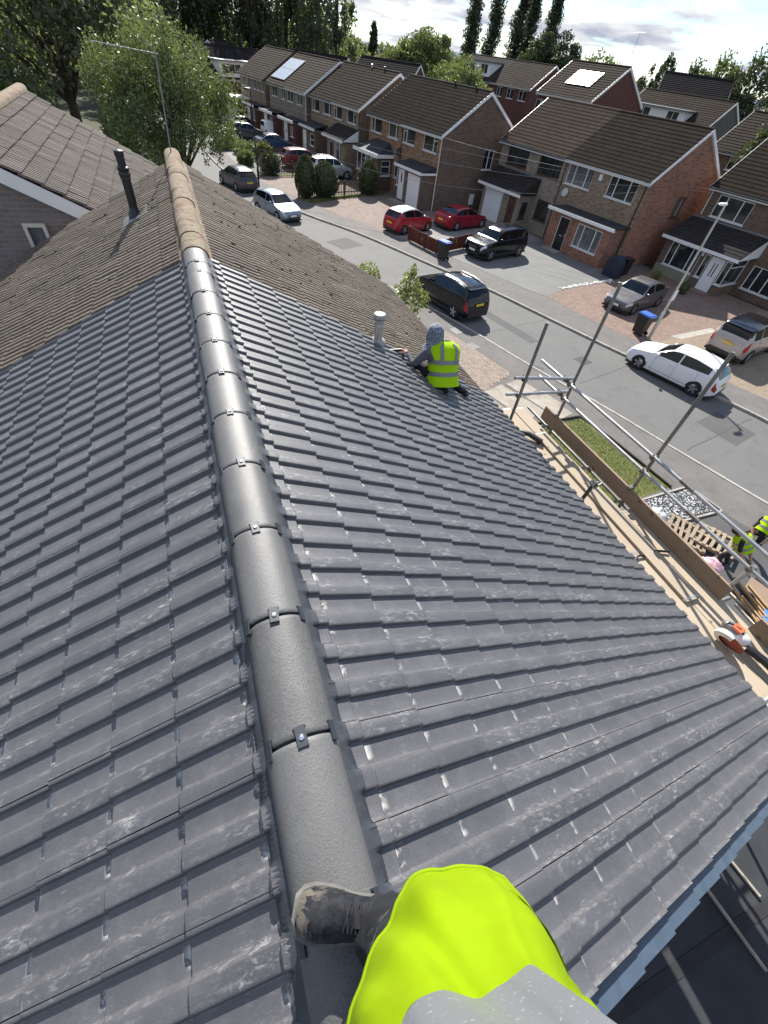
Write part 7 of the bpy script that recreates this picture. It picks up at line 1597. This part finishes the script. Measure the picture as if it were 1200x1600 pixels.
# two workers on the forecourt
def stoop(label, loc, J, E, vsec, T, mats, hairc, vb):
    t = thing('person', label, 'person', (*loc, 0.09)); skinned('body', J, E, 'pel', mats, t)
    v, rows = vest_mesh(vsec, (), 'vest', t, T)
    for i in vb: reflective(rows, i, 0, 1, v)
    h = MB(); h.ellipsoid(hairc, (.105, .115, .10), 0, 14, 9, lambda p: 1 + .06 * noise.noise(p * 4)); h.build('hair', M['hair'], t, 80)
    return t
J = {'pel': ((.02, -.05, .86), (.16, .13)), 'bel': ((.0, -.08, 1.0), (.145, .12)), 'che': ((-.05, .06, 1.19), (.165, .125)), 'nec': ((-.12, .22, 1.26), .06), 'hd1': ((-.17, .30, 1.25), .085), 'hd2': ((-.20, .37, 1.23), .085), 'ls': ((-.25, .04, 1.20), .075), 'le': ((-.28, -.12, .95), .05), 'lw': ((-.10, -.35, .72), .036), 'rs': ((.14, .12, 1.18), .075), 're': ((.26, -.05, .93), .05), 'rw': ((.14, -.42, .62), .036),
     'lh': ((-.10, -.04, .80), .105), 'lk': ((-.22, .12, .46), .075), 'la': ((-.16, .02, .09), .05), 'lt': ((-.22, .16, .04), .045), 'rh': ((.13, -.04, .80), .105), 'rk': ((.16, .16, .46), .075), 'ra': ((.16, -.02, .09), .05), 'rt': ((.10, .14, .04), .045)}
E = [('pel', 'bel', 1), ('bel', 'che', 1), ('che', 'nec', 2), ('nec', 'hd1', 2), ('hd1', 'hd2', 2), ('che', 'ls', 1), ('ls', 'le', 1), ('le', 'lw', 2), ('che', 'rs', 1), ('rs', 're', 1), ('re', 'rw', 2), ('pel', 'lh', 0), ('lh', 'lk', 0), ('lk', 'la', 0), ('la', 'lt', 3), ('pel', 'rh', 0), ('rh', 'rk', 0), ('rk', 'ra', 0), ('ra', 'rt', 3)]
T = Matrix.Translation((.01, -.08, .90)) @ Matrix.Rotation(radians(-38), 4, 'X') @ Matrix.Rotation(radians(-14), 4, 'Y') @ Matrix.Scale(1.2, 4)
w1 = stoop('stooping person in yellow vest and black trousers beside the pallets', (12.48, 3.02), J, E, [(-.02, .205, .175, 0, 0), (.06, .20, .17, 0, 0), (.11, .20, .168, 0, 0), (.2, .205, .165, 0, 0), (.25, .205, .165, 0, 0), (.33, .20, .15, 0, 0), (.39, .12, .11, 0, 0)], T, [M['trouser'], M['blacktop'], M['skin'], M['boot']], (-.185, .335, 1.285), (1, 3))
hand(w1, (-.10, -.35, .72), (.3, -.6, -.7), (1, 0, 0), 'gloves' if 'gloves' in M else 'clip'); hand(w1, (.14, -.42, .62), (.1, -.5, -.8), (1, 0, 0), 'clip')
J2 = {k: (V3((-p[0], p[1], p[2])) if k[0] not in 'x' else V3(p), r) for k, (p, r) in J.items()}
w2 = stoop('second person in yellow vest cut off by the frame edge, behind the stooping one', (13.72, 3.30), {k: ((p[0], p[1], p[2] * 1.0), r) for k, (p, r) in J2.items()}, E, [(-.02, .205, .175, 0, 0), (.06, .20, .17, 0, 0), (.11, .20, .168, 0, 0), (.2, .205, .165, 0, 0), (.25, .205, .165, 0, 0), (.33, .20, .15, 0, 0), (.39, .12, .11, 0, 0)], Matrix.Translation((-.01, -.08, .90)) @ Matrix.Rotation(radians(-38), 4, 'X') @ Matrix.Rotation(radians(14), 4, 'Y') @ Matrix.Scale(1.2, 4), [M['trouser'], M['blacktop'], M['skin'], M['boot']], (.185, .335, 1.285), (1, 3))
hand(w2, (.10, -.35, .72), (-.3, -.6, -.7), (1, 0, 0), 'clip'); hand(w2, (-.14, -.42, .62), (-.1, -.5, -.8), (1, 0, 0), 'clip')
w2.rotation_euler = (0, 0, radians(-50))
# the roofer who holds the camera: boots, trousers and vest below the lens
me_ = thing('person', 'person seen from above with scuffed boot on the ridge and yellow vest', 'person', (0.12, -0.2, 7.70))
O = V3((0.12, -0.2, 7.70))
def r2(x, y, z): return V3((x, y, z)) - O
def boot(toe, heel, name_ang):
    """profile loft along the foot; local x runs heel to toe"""
    t_ = V3(toe); h = V3(heel); d = (t_ - h); L = d.length; an = atan2(d.y, d.x)
    o = bpy.data.objects.new('boot', None)
    rows = []
    for (x, w, z0, z1) in ((0.0, .030, .0, .10), (.03, .040, 0, .155), (.08, .042, 0, .165), (.12, .042, 0, .150), (.155, .045, 0, .120), (.19, .050, 0, .100), (.225, .052, 0, .088), (.255, .049, 0, .076), (.277, .040, .0, .060), (.290, .024, .008, .040)):
        k = L / .29; x *= k; n = 14; rw = []
        for q in range(n):
            a = pi * q / (n - 1); rw.append((x - 0.0, w * 1.02 * cos(a) * (1 if sin(a) < .7 else .98), z0 + .028 + (z1 - z0 - .028) * max(0.0, sin(a)) ** .75))
        rows.append(rw)
    mb = MB(); mb.grid(rows, flip=True); mb.face(rows[0]); mb.face(rows[-1][::-1]); b = mb.build('boot', M['boot'], me_, 60)
    sl = MB(); R_s = [[(x * L / .29, y, z) for (y, z) in ((-w - .006, .0), (-w - .009, .024), (-w + .004, .034), (w - .004, .034), (w + .009, .024), (w + .006, .0))] for x, w in ((-.008, .026), (.02, .040), (.08, .040), (.14, .040), (.20, .050), (.25, .050), (.28, .042), (.300, .022))]
    sl.grid(R_s, flip=True); sl.face(R_s[0]); sl.face(R_s[-1][::-1]); sl.build('sole', M['sole'], b, 40)
    lc = MB()
    def upz(x_):
        tab = [(0.03, .155), (.08, .165), (.12, .150), (.155, .120), (.19, .100), (.225, .088), (.255, .076)]
        return interp(tab, x_)
    for q in range(3):
        x = .118 + q * .020
        for e in (-1, 1): lc.tube([((x + .012 * u) * L / .29, e * (-.026 + .052 * (u + .5) ), upz(x + .012 * u) + .003 - .010 * abs(2 * u) ** 2) for u in (-.5, -.2, .2, .5)], .0028, 5)
    lc.build('laces', M['trouser'], b, 60)
    st_ = MB()
    for xx in (.192, .198): st_.tube([((xx - .022 * abs(sin(t_a)) ) * L / .29, .050 * sin(t_a), .028 + (upz(xx) - .026) * cos(t_a) ** .75 if cos(t_a) > 0 else .028) for t_a in [(-1.45 + 2.9 * k / 12) for k in range(13)]], .0016, 4)
    st_.build('toe_seam', M['work'], b, 60)
    tn = MB(); tn.grid([[((.075 + .016 * i) * L / .29, y_, upz(.075 + .016 * i) + .0035 - .09 * y_ * y_ * 30) for y_ in (-.016, -.006, .006, .016)] for i in range(5)], flip=True); tn.build('tongue', M['trouser'], b, 60)
    tg_ = MB(); tg_.tube([(.03, 0, .13), (.02, 0, .20)], .048, 14); tg_.build('ankle_collar', M['boot'], b, 60)
    b.location = V3(heel) - O; b.rotation_euler = (0, 0, an); return b
b1_ = boot((-0.070, 0.010, 7.715), (0.170, -0.105, 7.700), 0); b1_.rotation_euler = (0, -.02, b1_.rotation_euler.z)
b2_ = boot((-0.070, -0.275, 7.690), (0.17, -0.36, 7.680), 0)
J = {'pel': (r2(.24, -.40, 8.42), (.15, .12)), 'bel': (r2(.23, -.40, 8.58), (.15, .12)), 'che': (r2(.20, -.42, 8.86), (.17, .12)), 'nec': (r2(.15, -.42, 9.06), .06), 'hd1': (r2(.12, -.42, 9.16), .08), 'hd2': (r2(.10, -.42, 9.28), .085),
     'ls': (r2(.02, -.42, 8.98), .07), 'le': (r2(-.12, -.40, 8.78), .05), 'lw': (r2(-.06, -.22, 8.98), .036), 'rs': (r2(.36, -.42, 8.98), .07), 're': (r2(.44, -.38, 8.76), .05), 'rw': (r2(.20, -.22, 8.96), .036),
     'lh': (r2(.17, -.34, 8.36), .095), 'lk': (r2(.17, -.165, 8.10), .072), 'la': (r2(.125, -.105, 7.885), .064), 'lc': (r2(.105, -.085, 7.84), .066), 'rh': (r2(.30, -.42, 8.36), .095), 'rk': (r2(.24, -.34, 8.10), .075), 'ra': (r2(.16, -.30, 7.86), .062)}
E = [('pel', 'bel', 1), ('bel', 'che', 1), ('che', 'nec', 1), ('nec', 'hd1', 2), ('hd1', 'hd2', 2), ('che', 'ls', 1), ('ls', 'le', 1), ('le', 'lw', 1), ('che', 'rs', 1), ('rs', 're', 1), ('re', 'rw', 1), ('pel', 'lh', 0), ('lh', 'lk', 0), ('lk', 'la', 0), ('la', 'lc', 0), ('pel', 'rh', 0), ('rh', 'rk', 0), ('rk', 'ra', 0)]
skinned('body', J, E, 'pel', [M['work'], M['hoodie'], M['skin'], M['boot']], me_, 3)
mb = MB(); mb.ellipsoid(r2(.10, -.43, 9.27), (.095, .105, .11), 0, 16, 10); mb.build('hair', M['hair'], me_, 80)
hem = [(0.345, -.30), (0.341, -.242), (0.340, -.209), (0.334, -.141), (0.301, -.074), (0.286, -.053), (0.249, -.036), (0.212, -.026), (0.181, -.023), (0.144, -.035), (0.110, -.060), (0.077, -.087), (0.038, -.117), (0.001, -.145), (-.03, -.20), (-.03, -.30)]
ctr = V3((.19, -.38))
def outline(front, back_r, z, n_back=10):
    pts = [V3((x, y, z)) for x, y in front]; a0 = pts[-1]; b0 = pts[0]
    for k in range(1, n_back):
        t = k / n_back; a = pi + pi * t; c = (V3(a0) + V3(b0)) / 2; hw_ = (b0 - a0).length / 2; pts.append(V3((c.x + hw_ * cos(a), c.y + back_r * sin(a), z)))
    return pts
band = [(.305, -.30), (.276, -.208), (.257, -.192), (.239, -.170), (.222, -.146), (.213, -.131), (.201, -.127), (.185, -.128), (.169, -.129), (.140, -.120), (.104, -.112), (.088, -.111), (.072, -.112), (.050, -.121), (.020, -.15), (.0, -.30)]
def dense(L):
    P = [V3((*p, 0)) for p in L]; out = []
    for i in range(len(P) - 1):
        a, b_, c, d = P[max(i - 1, 0)], P[i], P[i + 1], P[min(i + 2, len(P) - 1)]
        for q in range(4):
            u = q / 4; v = b_ + 0.5 * u * ((c - a) + u * (2 * a - 5 * b_ + 4 * c - d + u * (3 * (b_ - c) + d - a))); out.append((v.x, v.y))
    return out + [L[-1]]
R0 = outline(dense(hem), .22, 8.20, 24); R2_ = outline(dense(band), .20, 8.50, 24)
R1 = [a.lerp(b_, .5) + V3(((a.lerp(b_, .5) - V3((.17, -.3, 8.35))).x * .05, .014 if a.y > -.16 else 0, 0)) for a, b_ in zip(R0, R2_)]
R3 = [V3(((p.x - .15) * .97 + .15, p.y - .045 if p.y > -.25 else p.y, 8.76)) for p in R2_]; R4 = [V3(((p.x - .17) * 1.05 + .17, min(p.y, -.2) * .96 - .06 + (p.y if p.y > -.2 else -.2) * .3, 8.88)) for p in R2_]; R5 = [V3(((p.x - .17) * 1.0 + .17, -.41 + (p.y + .32) * .75, 8.98)) for p in R2_]; R6 = [V3(((p.x - .17) * .5 + .16, -.42 + (p.y + .32) * .45, 9.06)) for p in R2_]
RI = [V3((p.x * .97 + .005, p.y - .008, 8.206)) for p in R0]; RII = [a + V3((0, -.012, .05)) for a in RI]
def cr(A, B, C, D, t): return [b + 0.5 * t * ((c - a) + t * (2 * a - 5 * b + 4 * c - d + t * (3 * (b - c) + d - a))) for a, b, c, d in zip(A, B, C, D)]
ys_ = [RII, RI, R0] + [cr(R0, R0, R1, R2_, t) for t in (.15, .4, .7)] + [R1] + [cr(R0, R1, R2_, R3, t) for t in (.33, .66)] + [R2_]
def wrinkle(rows, s):
    return [[p + V3((0, 0, 0)) + (p - V3((.17, -.32, p.z))).normalized() * (s * (noise.noise(V3((p.x * 12, p.y * 10, p.z * 3))) + .35 * noise.noise(V3((p.x * 30, p.y * 26, p.z * 7))) - 1.3 * max(0, 1 - abs(p.x - .275 - (p.z - 8.2) * .25) / .022) * (1 if p.y > -.25 else 0) * min(1, max(0, (p.z - 8.215) / .09)) - .7 * max(0, 1 - abs(p.x - .10 - (p.z - 8.2) * .12) / .03) * (1 if p.y > -.25 else 0) * min(1, max(0, (p.z - 8.215) / .09))) ) for p in r] for r in rows]
vm_ = MB(); vm_.grid([[tuple(p - O) for p in r] for r in wrinkle(ys_, .020)], closed=True, flip=True); vest = vm_.build('vest', M['hivis'], me_, 80); MB().tube([tuple(p - O) for p in wrinkle([R0], .020)[0][:61]], .0045, 6).build('hem_binding', M['hivis'], vest, 80)
vm_ = MB(); vm_.grid([[tuple(p - O) for p in r] for r in wrinkle([R2_, cr(R1, R2_, R3, R4, .5), R3], .012)], closed=True, flip=True); vm_.build('reflective_band', M['reflect'], vest, 80)
vm_ = MB(); vm_.grid([[tuple(p - O) for p in r] for r in wrinkle([R3, R4, R5, R6], .008)], closed=True, flip=True); vm_.build('vest_chest', M['hivis'], vest, 80)
tr = MB(); cu = [(r2(.118, -.10, 7.80), .070), (r2(.122, -.105, 7.845), .076), (r2(.13, -.115, 7.93), .074), (r2(.15, -.145, 8.03), .078), (r2(.17, -.19, 8.13), .086), (r2(.18, -.26, 8.26), .098)]
rows = []
for i, (c, r_) in enumerate(cu):
    row = []
    for k in range(22):
        a = 2 * pi * k / 22; n_ = noise.noise(V3((cos(a) * 1.6, sin(a) * 1.6, i * .8))) * .016 + noise.noise(V3((cos(a) * 4, sin(a) * 4, i * 1.7))) * .006
        row.append((c.x + (r_ + n_) * cos(a), c.y + (r_ + n_) * sin(a) * .92, c.z + .012 * sin(a * 2 + i)))
    rows.append(row)
tr.grid(rows, closed=True); tr.build('trouser_leg', M['work'], me_, 80)
